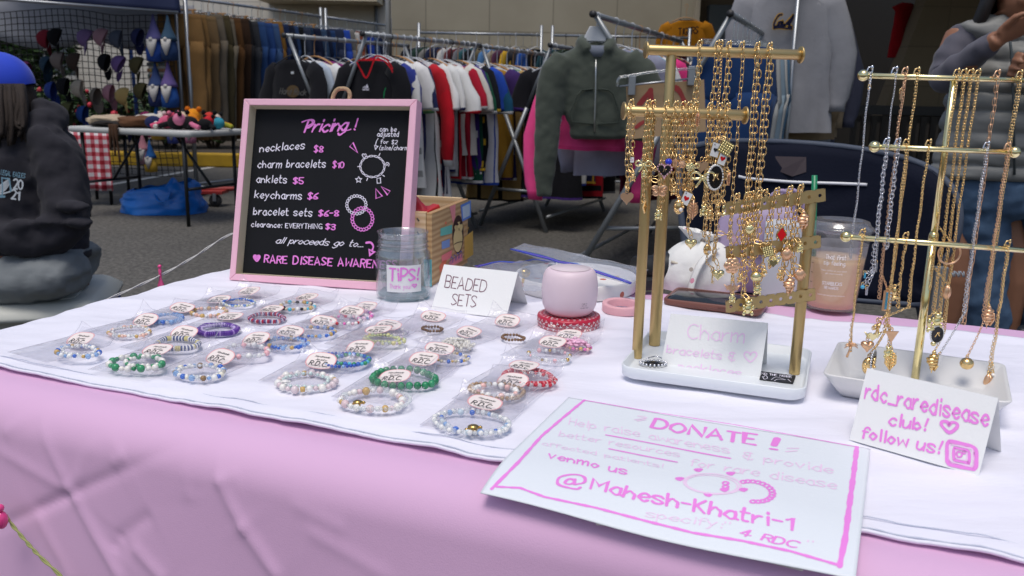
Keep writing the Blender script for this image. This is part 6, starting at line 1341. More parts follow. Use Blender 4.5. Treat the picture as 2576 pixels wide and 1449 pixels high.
# gnome dolls
def gnome(u, v, h, hat, body, lab, beard=(190, 186, 180)):
    p = PY(u, v, ny - .08); t = thing('gnome_doll', lab, 'doll', p, 'gnome dolls hung on the net')
    m = MB(); m.lathe([(h * .05, -h * .52), (h * .19, -h * .5), (h * .2, -h * .3), (h * .15, -.02 * h)], p, 12); m.build('body', cloth(body), t)
    m = MB(); m.lathe([(h * .2, -.06 * h), (h * .17, .02 * h), (h * .09, .2 * h), (h * .045, .36 * h), (h * .02, .5 * h)], p, 12); m.build('hat', cloth(hat), t)
    m = MB(); m.loft([(p + V((0, -h * .17, -.04 * h)), (h * .12, 0, 0), (0, h * .05, 0)), (p + V((0, -h * .2, -.2 * h)), (h * .10, 0, 0), (0, h * .05, 0)), (p + V((0, -h * .2, -.4 * h)), (h * .02, 0, 0), (0, h * .02, 0))], 8); m.ball(p + V((0, -h * .21, -.04 * h)), h * .045, 8, 6); m.build('beard', cloth(beard), t)
for a in [(388, 95, .42, (88, 84, 130), (40, 70, 140), 'gnome doll with a lilac hat and blue body at the upper right of the net'), (424, 95, .40, (52, 76, 96), (40, 60, 96), 'hanging gnome doll with a teal hat and a long white beard at the upper right'), (393, 212, .40, (54, 70, 110), (40, 50, 90), 'hanging gnome doll with a dark blue hat below the lilac hatted one'), (425, 212, .42, (96, 80, 130), (44, 84, 150), 'hanging gnome doll in lilac and blue at the right of the lower pair'), (396, 305, .34, (36, 90, 150), (190, 150, 60), 'hanging gnome doll with bright blue hat and yellow trim above the table'), (435, 320, .30, (56, 76, 130), (70, 80, 140), 'slate blue gnome doll just above the table edge'), (478, 325, .26, (176, 112, 130), (170, 110, 130), 'pink gnome doll half hidden by the plush toys'), (360, 372, .30, (190, 130, 140), (180, 140, 150), 'pink and white gnome doll hanging below the white table'), (378, 392, .30, (40, 90, 150), (200, 160, 60), 'blue hatted gnome doll with a yellow hem hanging below the white table')]:
    gnome(*a)
# pin display board
p0 = PY(475, 180, ny - .06); pbd = thing('pin_board', 'pale board covered with rows of enamel pins beside the tan trousers', 'board', p0); bq_ = [PY(*g_, ny - .06) for g_ in (gNet(1535, 880), gNet(1755, 880), gNet(1745, 445), gNet(1535, 450))]
m = MB(); m.add([p for p in bq_] + [p + V((0, .012, 0)) for p in bq_], [(0, 1, 2, 3), (7, 6, 5, 4), (0, 4, 5, 1), (1, 5, 6, 2), (2, 6, 7, 3), (3, 7, 4, 0)], 0, False); m.build('panel', mat('pin_felt', L(150, 146, 140), .9), pbd)
m = MB(); pcl = [bm(c, .4) for c in ((60, 60, 64), (120, 80, 50), (60, 84, 80), (160, 130, 60))]
for j in range(6):
    for i in range(9): q = bq_[0] * (1 - (i + .7) / 9.4) + bq_[1] * ((i + .7) / 9.4); m.ball(q + V((0, -.01, (bq_[3].z - bq_[0].z) * (.92 - j * .14))), (.014, .006, .018), 6, 4, rnd.randrange(4))
m.build('pins', pcl, pbd).__setitem__('kind', 'stuff')
hq = [PY(*gNet(*p), ny - .05) for p in ((1535, 890), (1750, 885), (1752, 950), (1650, 1055), (1535, 960))]; m = MB(); m.add(hq + [p + V((0, .01, 0)) for p in hq], [(0, 1, 2, 3, 4), (9, 8, 7, 6, 5)] + [(i, (i + 1) % 5, 5 + (i + 1) % 5, 5 + i) for i in range(5)], 0, False); m.build('white_pennant', mat('white_felt', L(190, 188, 184), .9), label='blank white pennant hung under the pin board', cat='pennant')
# ---- white folding table with goods
tq = [V((p.x, p.y, .74)) for p in (P(182, 323, .74), P(456, 331, .74), P(586, 321, .74))]; tq.append(tq[0] + tq[2] - tq[1])
legs_px = {'a': P(475, 570, 0), 'b': P(225, 545, 0), 'c': P(575, 545, 0)}
A, B_, C_ = legs_px['b'], legs_px['a'], legs_px['c']; ex3 = (B_ - A).normalized(); tlen = (B_ - A).length + .22; ey3 = V((-ex3.y, ex3.x, 0)); tdp = max(.5, (C_ - B_).dot(ey3) + .08)
tb2 = thing('white_folding_table', 'white plastic folding table with dark legs heaped with toys and clothes', 'table', (A + B_) / 2 + ey3 * tdp / 2); o3 = A - ex3 * .11 - ey3 * .05; M4 = Matrix(((ex3.x, ey3.x, 0), (ex3.y, ey3.y, 0), (0, 0, 1)))
TZ = zat(o3 + ex3 * tlen, 331); ctr = o3 + ex3 * tlen / 2 + ey3 * tdp / 2
m = MB(); rloft(m, [(rrect(tlen / 2 - .01, tdp / 2 - .01, .04), TZ - .045), (rrect(tlen / 2, tdp / 2, .04), TZ - .04), (rrect(tlen / 2, tdp / 2, .04), TZ - .006), (rrect(tlen / 2 - .008, tdp / 2 - .008, .035), TZ)], V((ctr.x, ctr.y, 0)), M4); m.build('tabletop', mat('white_hdpe', L(186, 186, 182), .55, var=.05), tb2)
LEGD = mat('leg_dark', L(44, 46, 48), .45, .6)
for sx in (.11, tlen - .11):
    for sy in (.05, tdp - .05): p = o3 + ex3 * sx + ey3 * sy; m = MB(); m.tube([V((p.x, p.y, 0)), V((p.x, p.y, TZ - .045))], .015, 8); m.build('leg', LEGD, tb2)
    p, q = o3 + ex3 * sx + ey3 * .05, o3 + ex3 * sx + ey3 * (tdp - .05); m = MB(); m.tube([V((p.x, p.y, .28)), V((q.x, q.y, .28))], .012, 8); m.build('crossbar', LEGD, tb2)
    k = 1 if sx < .5 else -1; p = o3 + ex3 * sx + ey3 * tdp / 2; q = p + ex3 * k * .34; m = MB(); m.tube([V((p.x, p.y, .28)), V((q.x, q.y, TZ - .05))], .011, 8); m.build('brace', LEGD, tb2)
def tp(u, w): p = o3 + ex3 * tlen * u + ey3 * tdp * w; return V((p.x, p.y, TZ))
def lump(name, label, cat, u, w, r, col, seed, flat=.3):
    c = tp(u, w); m = MB()
    def f(a, b): t = a * 2 * pi; q = b * pi; d = V((cos(t) * sin(q), sin(t) * sin(q), cos(q))); k = 1 + .35 * nz(d.x * 2 + seed, d.y * 2, d.z * 2) + .12 * nz(d.x * 6, d.y * 6, d.z * 6 + seed); p = c + M4 @ V((d.x * r[0] * k, d.y * r[1] * k, r[2] + d.z * r[2] * k)); p.z = max(p.z, TZ + .001); return p
    m.grid(f, 22, 14, wrap=True); return m.build(name, cloth(col), label=label, cat=cat, group=None)
lump('folded_clothes', 'cream and rust patterned clothes folded at the left of the white table', 'clothes', .17, .35, (.16, .16, .045), (178, 160, 136), 1); lump('folded_clothes', 'white cloth lying on the brown clothes pile on the table', 'clothes', .40, .6, (.12, .14, .05), (190, 184, 174), 2)
lump('folded_clothes', 'brown clothes heaped in the middle of the white table', 'clothes', .44, .30, (.17, .15, .045), (96, 66, 46), 3); lump('folded_clothes', 'dark cloth tucked under the cream clothes at the left of the table', 'clothes', .28, .22, (.17, .13, .025), (40, 36, 34), 4)
m = MB(); p = tp(.39, -.01)
for k in range(3): q = p + ex3 * .03 * k + V((0, -.006, 0)); m.tube(smooth_pts([q + V((0, 0, .03)), q + V((0, -.01, -.05)), q + V((.012 * (k - 1), -.008, -.16 - .05 * k))]), [.016] * 5 + [.009] * 4, 6)
m.build('hanging_straps', cloth((78, 56, 42)), label='brown straps dangling over the front edge of the white table', cat='strap')
def plush(u, w, cols, label, s=1.0, seed=0):
    c = tp(u, w); t = thing('plush_toy', label, 'plush toy', c, 'plush toys piled on the white table'); R_ = random.Random(seed); a = R_.uniform(0, 6); d = V((cos(a), sin(a), 0))
    m = MB(); m.ball(c + V((0, 0, .055 * s)), (.075 * s, .06 * s, .055 * s), 12, 8); m.build('body', cloth(cols[0]), t)
    m = MB(); m.ball(c + d * .075 * s + V((0, 0, .085 * s)), .05 * s, 12, 8); m.build('head', cloth(cols[1]), t)
    for k in (-1, 1):
        e = V((-d.y, d.x, 0)) * k
        m = MB(); m.ball(c + d * .08 * s + e * .042 * s + V((0, 0, .13 * s)), .02 * s, 8, 6); m.build('ear', cloth(cols[2]), t)
        m = MB(); m.tube(smooth_pts([c + e * .05 * s + V((0, 0, .05 * s)), c + e * .10 * s - d * .02 + V((0, 0, .035 * s)), c + e * .13 * s - d * .04 + V((0, 0, .022 * s))]), .02 * s, 8); m.build('limb', cloth(cols[3]), t)
for a in [(.60, .25, [(34, 42, 80), (200, 190, 180), (200, 180, 176), (200, 196, 190)], 'white and navy plush toy at the left end of the toy pile', .9, 1), (.69, .3, [(196, 90, 120), (170, 60, 84), (200, 110, 130), (196, 80, 110)], 'pink plush toy in the toy pile', .95, 2), (.73, .55, [(214, 130, 30), (220, 140, 34), (190, 100, 20), (210, 130, 30)], 'orange plush toy at the back of the toy pile', 1.15, 3), (.79, .25, [(26, 26, 28), (214, 186, 160), (20, 20, 22), (26, 26, 28)], 'black and peach plush toy at the front of the toy pile', 1.0, 4), (.86, .3, [(30, 28, 30), (206, 120, 150), (22, 22, 24), (200, 110, 140)], 'black plush toy with pink paws near the table corner', .95, 5), (.88, .65, [(210, 150, 120), (190, 60, 50), (20, 20, 20), (214, 140, 40)], 'red and tan plush toy in the back of the pile', 1.0, 6), (.93, .6, [(60, 150, 170), (210, 190, 176), (30, 30, 32), (150, 150, 50)], 'turquoise plush toy with olive limbs at the right of the pile', .9, 7), (.955, .35, [(24, 24, 26), (190, 40, 50), (24, 24, 26), (24, 24, 26)], 'black plush toy with a red head at the right end of the pile', .8, 8)]: plush(*a)
# gingham end cloth behind the hoodie
def ging(n, b, mx, tc):
    sp_ = n.nodes.new('ShaderNodeSeparateXYZ'); n.links.new(tc.outputs['Object'], sp_.inputs[0]); o_ = []
    for ax in ('X', 'Z'):
        k = n.nodes.new('ShaderNodeMath'); k.operation = 'MULTIPLY'; k.inputs[1].default_value = 14; n.links.new(sp_.outputs[ax], k.inputs[0]); f = n.nodes.new('ShaderNodeMath'); f.operation = 'FRACT'; n.links.new(k.outputs[0], f.inputs[0]); g2 = n.nodes.new('ShaderNodeMath'); g2.operation = 'GREATER_THAN'; g2.inputs[1].default_value = .5; n.links.new(f.outputs[0], g2.inputs[0]); o_.append(g2)
    ad = n.nodes.new('ShaderNodeMath'); ad.operation = 'ADD'; n.links.new(o_[0].outputs[0], ad.inputs[0]); n.links.new(o_[1].outputs[0], ad.inputs[1]); dv = n.nodes.new('ShaderNodeMath'); dv.operation = 'MULTIPLY'; dv.inputs[1].default_value = .5; n.links.new(ad.outputs[0], dv.inputs[0])
    cr = n.nodes.new('ShaderNodeValToRGB'); e = cr.color_ramp.elements; e[0].color = (*L(214, 206, 206), 1); e[1].color = (*L(150, 20, 36), 1); k = e.new(.5); k.color = (*L(190, 100, 110), 1); n.links.new(dv.outputs[0], cr.inputs[0]); n.links.new(cr.outputs[0], b.inputs['Base Color'])
gt = thing('gingham_table', 'side table covered with a red and white gingham cloth behind the seated person', 'table', PY(195, 400, 7.6)); a, b = PY(150, 330, 7.5), PY(272, 330, 7.5); zb_ = PY(270, 480, 7.5).z
m = MB(); m.grid(lambda u, v: V((a.x + (b.x - a.x) * u, 7.5 + .02 * sin(u * 22) * v, a.z + (zb_ - a.z) * v)), 30, 8); m.grid(lambda u, v: V((a.x + (b.x - a.x) * u, 7.5 + .5 * v, a.z)), 4, 4); m.build('gingham_cloth', mat('gingham', rough=.9, build=ging), gt, solid=.004)
m = MB(); m.box(((a.x + b.x) / 2, 7.76, a.z - .03), (b.x - a.x - .04, .44, .03)); [m.tube([(x, y, 0), (x, y, a.z - .04)], .015) for x in (a.x + .06, b.x - .06) for y in (7.58, 7.94)]; m.build('frame', LEGD, gt)
m = MB(); q = PY(205, 352, 7.6); m.ball(q, (.09, .05, .035), 10, 6); m.ball(q + V((.03, 0, .03)), (.05, .04, .025), 8, 6); m.build('pink_tissue', cloth((190, 140, 160)), label='crumpled pink tissue lying on the gingham table', cat='tissue')
# blue tarp bag and red trolley
bg0, bg1 = P(300, 545, 0), P(497, 540, 0); bc_ = (bg0 + bg1) / 2 + V((0, .22, 0)); bw_ = (bg1 - bg0).length / 2 * 1.16; bc_ = bc_ + V((-.05, 0, 0)); bz = PY(400, 466, bc_.y).z
def tarp(u, v):
    a = 2 * pi * u; z = bz * (v ** .8) * (1 + .22 * cos(a) * v + .16 * nz(cos(a) * 2, sin(a) * 2, 1)); k = 1.0 - .25 * v ** 2 + .10 * nz(cos(a) * 2.2, sin(a) * 2.2, v * 3) + .05 * nz(cos(a) * 7, sin(a) * 7, v * 6)
    return V((bc_.x + bw_ * cos(a) * k * (abs(cos(a)) ** -.2 if abs(cos(a)) > .1 else 1), bc_.y + .24 * sin(a) * k, max(.003, z)))
BTARP = mat('blue_tarp', L(14, 104, 190), .3, var=.12, vscale=8, bump=.9, bscale=16); m = MB(); m.grid(tarp, 60, 22, wrap=True); tbag = thing('tarp_bag', 'big shiny blue tarp shopping bag slumped under the white table', 'bag', V((bc_.x, bc_.y, 0)))
m.build('body', BTARP, tbag)
m = MB(); m.grid(lambda u, v: bc_ + V((.1 + .12 * (u - .5) + .0, -.1 + .1 * v, bz * (.95 + .35 * v * sin(pi * u)))), 8, 8); m.build('top_flap', BTARP, tbag, solid=.003)
m = MB(); m.tube(smooth_pts([bc_ + V((.02, -.2, bz * .8)), bc_ + V((.08, -.27, bz * .55)), bc_ + V((.14, -.26, bz * .6)), bc_ + V((.15, -.2, bz * .85))]), .012, 6, flat=.3); m.build('handle', BTARP, tbag)
tr = P(545, 520, 0); tro = thing('trolley', 'low red trolley with a black caster wheel beside the blue bag', 'trolley', tr); RDM = mat('trolley_red', L(150, 44, 40), .5)
m = MB(); m.box(tr + V((-.1, .05, .13)), (.34, .2, .03)); m.tube([tr + V((-.2, .0, .15)), tr + V((.8, .4, .15))], .02, 8); m.build('deck', RDM, tro, bevel=.004)
m = MB(); m.lathe([(.02, -.015), (.055, -.014), (.058, 0), (.055, .014), (.02, .015)], tr + V((.0, -.02, .058)), 18, Matrix.Rotation(pi / 2, 3, 'X')); m.build('wheel', mat('rubber', (.03, .03, .032), .7), tro)
m = MB(); m.box(tr + V((0, -.02, .09)), (.03, .06, .07)); m.build('caster_fork', STEEL, tro)
# ================================================================ clothes racks and what hangs on them
WHH = mat('hanger_white', L(206, 208, 210), .4); WOODH = mat('hanger_wood', L(176, 130, 80), .5, var=.15, vscale=30); WIREH = metalm('hanger_wire', L(170, 172, 176), .35); CLRH = clear('hanger_clear', (.85, .88, .9), .5, .1, haze=.12); BLKH = mat('hanger_black', (.02, .02, .022), .5)
HK = {'white plastic': (WHH, .0045, .95), 'wooden': (WOODH, .008, 1.0), 'wire': (WIREH, .0025, .95), 'clear plastic': (CLRH, .005, .9), 'black': (BLKH, .005, .95)}
HMESH = {}
def hanger(kind, loc, rz, label, group, width=.40, clip=False):
    key = (kind, width, clip)
    if key not in HMESH:
        mm, r, _ = HK[kind]; m = MB(); hk = [V((-.012, 0, -.02)), V((-.018, 0, -.004)), V((-.010, 0, .012)), V((.004, 0, .014)), V((.014, 0, .002)), V((.012, 0, -.016)), V((0, 0, -.040)), V((0, 0, -.13))]
        m.tube(smooth_pts(hk, 3), r * .75 if kind != 'wooden' else .003, 6); w = width / 2
        if clip:
            m.tube([(-w * .85, 0, -.12), (w * .85, 0, -.12)], r, 6)
            for sx in (-1, 1): m.box((sx * w * .7, 0, -.135), (.02, .02, .035))
        elif kind == 'wooden': m.tube(smooth_pts([(-w, 0, -.20), (-w * .5, 0, -.15), (0, 0, -.127), (w * .5, 0, -.15), (w, 0, -.20)], 3), .012, 6, flat=.5)
        else:
            m.tube(smooth_pts([(-w, 0, -.20), (-w * .5, 0, -.157), (0, 0, -.127), (w * .5, 0, -.157), (w, 0, -.20)], 3), r, 6); m.tube([(-w, 0, -.20), (w, 0, -.205)], r, 6)
        o = m.build('clothes_hanger', mm, origin=(0, 0, 0)); HMESH[key] = o.data
    else: o = bpy.data.objects.new('clothes_hanger', HMESH[key]); sc.collection.objects.link(o)
    o.location = loc; o.rotation_euler = (0, 0, rz); o['label'] = label; o['category'] = 'hanger'; o['group'] = group
    return o
def shirt_mb(seed, sleeve='short', length=.68, w=.235, hood=False, flare=1.0, sw=1.0):
    m = MB(); R_ = random.Random(seed); ph = R_.uniform(0, 6); SEG = 22
    def ringv(z, hw, th, amp, mi):
        out = []
        for k in range(SEG):
            t = 2 * pi * k / SEG; x = hw * (abs(cos(t)) ** .75) * (1 if cos(t) >= 0 else -1); y = th * sin(t) + amp * 1.3 * sin(x * 34 + ph + z * 3) + amp * 1.6 * nz(x * 9, z * 4, seed)
            out.append(V((x, y, z)))
        return out
    zs = [(-.108, .065, .035, 0, 0), (-.118, .10, .036, .001, 0), (-.135, .16, .034, .002, 0), (-.158, .205, .032, .003, 0), (-.20, w * .98, .036, .005, 0), (-.28, w * .96, .042, .008, 0)]
    nb_ = 7
    for k in range(1, nb_ + 1): q = k / nb_; zs.append((-.28 - (length - .18) * q, w * (.96 + (.10 * flare - .04) * q), .042 + .012 * q, .008 + .012 * q, 0))
    zs.append((zs[-1][0] - .018, zs[-1][1], zs[-1][2], zs[-1][3], 1))
    b0 = len(m.v)
    for z in zs: m.v += ringv(*z)
    for i in range(len(zs) - 1):
        mi = 1 if i == len(zs) - 2 else (1 if i == 0 else 0)
        for k in range(SEG):
            mj = mi
            if mi == 0 and k in (0, SEG - 1, SEG // 2, SEG // 2 - 1): mj = 3
            m.f.append([b0 + i * SEG + k, b0 + (i + 1) * SEG + k, b0 + (i + 1) * SEG + (k + 1) % SEG, b0 + i * SEG + (k + 1) % SEG]); m.m.append(mj); m.s.append(True)
    if sleeve:
        for sx in (-1, 1):
            tilt = R_.uniform(-.03, .05); yf = R_.uniform(-.05, .05)
            if sleeve == 'short': ks = [(.17, -.165, .058), (.222, -.20, .075), (.252, -.28, .082), (.268 + tilt, -.36, .086), (.274 + tilt, -.42, .088), (.275 + tilt, -.435, .088)]
            else: ks = [(.17, -.165, .058), (.228, -.21, .075), (.262, -.32, .074), (.275 + tilt, -.46, .066), (.27 + tilt, -.60, .058), (.265 + tilt, -.70, .050), (.262 + tilt, -.735, .040), (.26 + tilt, -.78, .040)]
            rings = []
            for i, (x, z, r_) in enumerate(ks):
                d = V((ks[min(i + 1, len(ks) - 1)][0] - ks[max(i - 1, 0)][0], 0, ks[min(i + 1, len(ks) - 1)][1] - ks[max(i - 1, 0)][1])).normalized(); a = V((-d.z, 0, d.x)) * r_ * sw
                rings.append((V((sx * x, yf * i / len(ks), z)), V((sx * a.x, 0, a.z)), V((0, .030 + .004 * sin(i + ph), 0))))
            m.loft(rings, 12, [2] * (len(rings) - 2) + [1], True)
    if hood:
        m.loft([(V((0, .03, -.13)), (.12, 0, 0), (0, .05, 0)), (V((0, .06, -.10)), (.135, 0, 0), (0, .06, 0)), (V((0, .075, -.14)), (.13, 0, 0), (0, .055, .01)), (V((0, .085, -.22)), (.10, 0, 0), (0, .04, 0)), (V((0, .08, -.27)), (.04, 0, 0), (0, .02, 0))], 14, 0)
    return m
def pants_mb(seed, length=1.2, wl=.105):
    m = MB(); R_ = random.Random(seed); ph = R_.uniform(0, 6)
    m.loft([(V((0, 0, -.10)), (.195, 0, 0), (0, .022, 0)), (V((0, 0, -.135)), (.198, 0, 0), (0, .024, 0)), (V((0, 0, -.145)), (.20, 0, 0), (0, .026, 0)), (V((0, 0, -.25)), (.218, 0, 0), (0, .036, 0)), (V((0, 0, -.36)), (.222, 0, 0), (0, .034, 0)), (V((0, 0, -.40)), (.21, 0, 0), (0, .022, 0))], 18, [1, 1, 0, 0, 0])
    for sx in (-1, 1):
        rings = []
        for k in range(9):
            q = k / 8; z = -.34 - (length - .34) * q; rings.append((V((sx * (.112 - .012 * q) + .006 * sin(q * 5 + ph), .008 * sin(q * 7 + ph + sx), z)), (wl * (1.04 - .26 * q) + .004 * sin(k * 2.2 + ph), 0, 0), (0, .032 + .006 * sin(k * 1.7 + ph), 0)))
        m.loft(rings, 12, 0)
    return m
def hangup(mb, name, mats, loc, rz, label, cat, group, scale=1.0, tilt=0):
    mb.v = [p - V((0, 0, .045 if cat != 'trousers' else .03)) for p in mb.v]; o = mb.build(name, mats, origin=(0, 0, 0), wrinkle=.022, wsize=.09); o.location = loc; o.rotation_euler = (tilt, rnd.uniform(-.03, .03), rz); o.scale = (scale, scale, scale)
    o['label'] = label; o['category'] = cat; o['group'] = group; return o
def jersey(cols, i):
    a, b = cols[0], cols[1] if len(cols) > 1 else tuple(min(255, int(c * .6)) for c in cols[0]); md = i % 4; key = 'jersey_%d_%d_%d_%d' % (*a, md)
    if a == b: b = tuple(int(c * .7) for c in a)
    def f(n, bs, mx, tc):
        sp_ = n.nodes.new('ShaderNodeSeparateXYZ'); n.links.new(tc.outputs['Object'], sp_.inputs[0]); k = n.nodes.new('ShaderNodeMath'); k.operation = 'MULTIPLY_ADD'
        n.links.new(sp_.outputs['X' if md in (0, 2) else 'Z'], k.inputs[0]); k.inputs[1].default_value = (16, 3.2, 5.5, 6.5)[md]; k.inputs[2].default_value = .35 + i * .13; fr = n.nodes.new('ShaderNodeMath'); fr.operation = 'FRACT'; n.links.new(k.outputs[0], fr.inputs[0])
        gt_ = n.nodes.new('ShaderNodeMath'); gt_.operation = 'GREATER_THAN'; gt_.inputs[1].default_value = (.86, .84, .8, .72)[md]; n.links.new(fr.outputs[0], gt_.inputs[0]); m2 = n.nodes.new('ShaderNodeMix'); m2.data_type = 'RGBA'; n.links.new(gt_.outputs[0], m2.inputs[0]); n.links.new(mx.outputs[2], m2.inputs[6]); m2.inputs[7].default_value = (*L(*b), 1); n.links.new(m2.outputs[2], bs.inputs['Base Color'])
    return mat(key, L(*a), .85, var=.16, vscale=9, bump=.8, bscale=38, spec=.12, build=f)
NOUNS = set('jersey tee tracksuit top sweatshirt jacket coat hoodie shorts cutoffs skirt jeans trousers chinos slacks fatigues corduroys denim anorak blazer fleece parka windbreaker bomber'.split())
def fit(a, b): return a if len(a.split()) <= 16 else b
def rail_fill(a, b, items, rackname, group, hk='white plastic', flip=0, t0=.03, t1=.97, scale=1.0, yaw=0, hgroup=None, deflen=None):
    hk_pat = deflen is not None
    d = (b - a); rz0 = atan2(d.y, d.x) - pi / 2 + yaw; n = len(items)
    for i, it in enumerate(items):
        desc, kind, cols = it[:3]; kw = dict(it[3]) if len(it) > 3 else {}; kw.setdefault('length', deflen * rnd.uniform(.85, 1.15)) if deflen and kind != 'pants' else 0; q = t0 + (t1 - t0) * (i / max(1, n - 1)) + rnd.uniform(-.25, .25) * (t1 - t0) / n * (0 if i == 0 else 1); p = a + d * q; rz = rz0 + rnd.uniform(-.26, .26) * (0 if i == 0 else 1)
        cols = list(cols); body = jersey(cols, i) if hk_pat and i else cloth(cols[0]); trim = cloth(cols[1] if len(cols) > 1 else cols[0]); slv = cloth(cols[2] if len(cols) > 2 else cols[0]); side_ = cloth(cols[3] if len(cols) > 3 else cols[0])
        nb1 = items[i - 1][0] if i else items[1][0]
        lab = fit('%s on the %s %s the %s' % (desc, rackname, 'beyond' if i else 'in front of', nb1), '%s on the %s' % (desc, rackname))
        noun = [w for w in desc.split() if w in NOUNS]; nm = noun[0] if noun else ('trousers' if kind == 'pants' else 'shirt'); cat = nm; nm = {'tee': 'tshirt', 'chinos': 'trousers', 'slacks': 'trousers', 'fatigues': 'trousers', 'corduroys': 'trousers', 'denim': 'jeans'}.get(nm, nm)
        if kind == 'pants': mbb = pants_mb(i * 7 + n, **kw); clip = True
        else: mbb = shirt_mb(i * 5 + n, sleeve={'short': 'short', 'long': 'long', 'none': None}[kind], **kw); clip = False
        o = hangup(mbb, nm, [body, trim, slv, side_], p, rz, lab, cat, group, scale * rnd.uniform(.97, 1.04))
        hkk = hk if not isinstance(hk, (list, tuple)) else hk[i % len(hk)]
        hanger(hkk, p + V((0, 0, .004)), rz, fit('%s hanger holding the %s on the %s' % (hkk, desc, rackname), '%s hanger of the %s on the %s' % (hkk, desc, rackname)), hgroup or group.replace('clothes', 'hangers'), clip=clip)
def post(mb, p, r, z0=0, z1=None): mb.tube([V((p.x, p.y, z0)), V((p.x, p.y, z1 if z1 is not None else p.z))], r, 10)
def xrack(name, label, a1, a2, b1, b2, foot1, foot2, r=.0165):
    """two level rails a1-a2 and b1-b2 on crossing legs; the legs of rail a end at foot1, of rail b at foot2"""
    t = thing(name, label, 'clothes rack', V(((a1.x + b2.x) / 2, (a1.y + b2.y) / 2, 0)), 'folding racks of crossed grey tubes')
    for e1, e2 in ((a1, a2), (b1, b2)):
        d = (e2 - e1).normalized(); m = MB(); m.tube([e1 - d * .03, e2 + d * .03], r * .9, 10); m.build('rail', STEEL, t)
        for e, s_ in ((e1, -1), (e2, 1)): m = MB(); m.tube([e + d * s_ * .03, e + d * s_ * .045], r * 1.1, 10); m.build('end_cap', BLKH, t)
    da, db = a2 - a1, b2 - b1
    for top, ft, sh in ((a1, foot1, 1), (b1, foot2, 1), (a2, foot1 + da, -1), (b2, foot2 + db, -1)):
        dd = (ft - top); m = MB(); m.tube([top + dd.normalized() * .01, top + dd * .33], r * .82, 10); m.tube([top + dd * .325, ft], r, 10); m.build('leg', STEEL, t)
    for f_, dl in ((foot1, da), (foot2, db)):
        m = MB(); k = V((0, 0, .12)); m.tube([f_ + k, f_ + dl + k], r * .7, 8); m.build('stretcher', STEEL, t)
    k = .78; p, q = a1 + (foot1 - a1) * k, b1 + (foot2 - b1) * k; m = MB(); m.tube([p, q], r * .7, 8); m.build('cross_brace', STEEL, t)
# --- rack behind the chalkboard
z1 = 1.39
A1, A2 = P(725, 90, z1), P(905, 111, z1); B1, B2 = P(922, 86, z1), P(1199, 113, z1); A2 = A1 + (B2 - B1)
f1 = A1 + (B1 - A1) * 1.02; f1.z = 0; f2 = A1 - (B1 - A1) * .02; f2.z = 0
xrack('folding_clothes_rack', 'folding crossed tube clothes rack standing directly behind the chalkboard', A1, A2, B1, B2, f1, f2)
W_, K_ = (206, 206, 204), (26, 26, 30)
rail_fill(A1, A2, [('black logo tee', 'short', [K_]), ('pale blue and white tee', 'short', [(170, 182, 196), W_]), ('white tee', 'short', [W_]), ('purple tee', 'short', [(120, 40, 104)]), ('heather grey tee', 'short', [(140, 140, 140)]), ('charcoal tee', 'short', [(50, 50, 54)]), ('off-white tee', 'short', [(196, 194, 188)]), ('faded black tee', 'short', [(38, 38, 40)]), ('silver grey tee', 'short', [(166, 166, 168)]), ('rust tee', 'short', [(140, 74, 44)]), ('dark green tee', 'short', [(36, 60, 48)]), ('cream tee', 'short', [(190, 184, 170)])], 'left rail', 'clothes on the left rail behind the chalkboard', ['black', 'white plastic', 'wooden', 'wire'])
rail_fill(B1, B2, [('black jersey with red trim', 'short', [K_, (190, 24, 36), K_, K_]), ('yellow and blue jersey', 'short', [(190, 160, 60), (50, 60, 130), (50, 60, 130), (60, 70, 150)]), ('white jersey with black stripes', 'short', [W_, K_, W_, K_]), ('white jersey with red lettering', 'short', [W_, W_, (216, 214, 212)]), ('pale yellow printed jersey', 'short', [(206, 200, 150), (90, 140, 90), (210, 200, 140)]), ('navy jersey', 'short', [(36, 42, 76), W_]),
   ('red and white jersey', 'short', [W_, (180, 36, 46), (180, 36, 46), W_]), ('long red tracksuit with white side stripes', 'long', [(186, 26, 40), W_, (186, 26, 40), W_], dict(length=1.0)), ('navy and white striped jersey', 'short', [(34, 40, 70), W_, W_, W_]), ('white jersey with navy cuffs', 'short', [W_, (40, 44, 84), W_]), ('white baseball jersey with red piping', 'short', [W_, (170, 30, 40), W_, (170, 30, 40)]), ('cream canvas jersey', 'short', [(204, 200, 190), (200, 196, 186)], dict(length=.62, flare=1.6, sw=1.25)), ('crimson jersey with white cuffs', 'short', [(160, 28, 48), W_, (160, 28, 48)]),
   ('deep purple jersey', 'short', [(60, 38, 110), W_]), ('forest green jersey', 'short', [(24, 74, 54), W_]), ('black jersey with gold cuffs', 'short', [(20, 22, 28), (206, 166, 50), (20, 22, 28)], dict(length=.72, sw=1.2)), ('white and royal blue jersey', 'short', [(210, 210, 214), (36, 70, 160), (36, 70, 160)]), ('dark teal jersey', 'short', [(24, 70, 96), W_])], 'jersey rail', 'clothes on the jersey rail', ['white plastic', 'white plastic', 'white plastic', 'black', 'wooden'], deflen=.86)
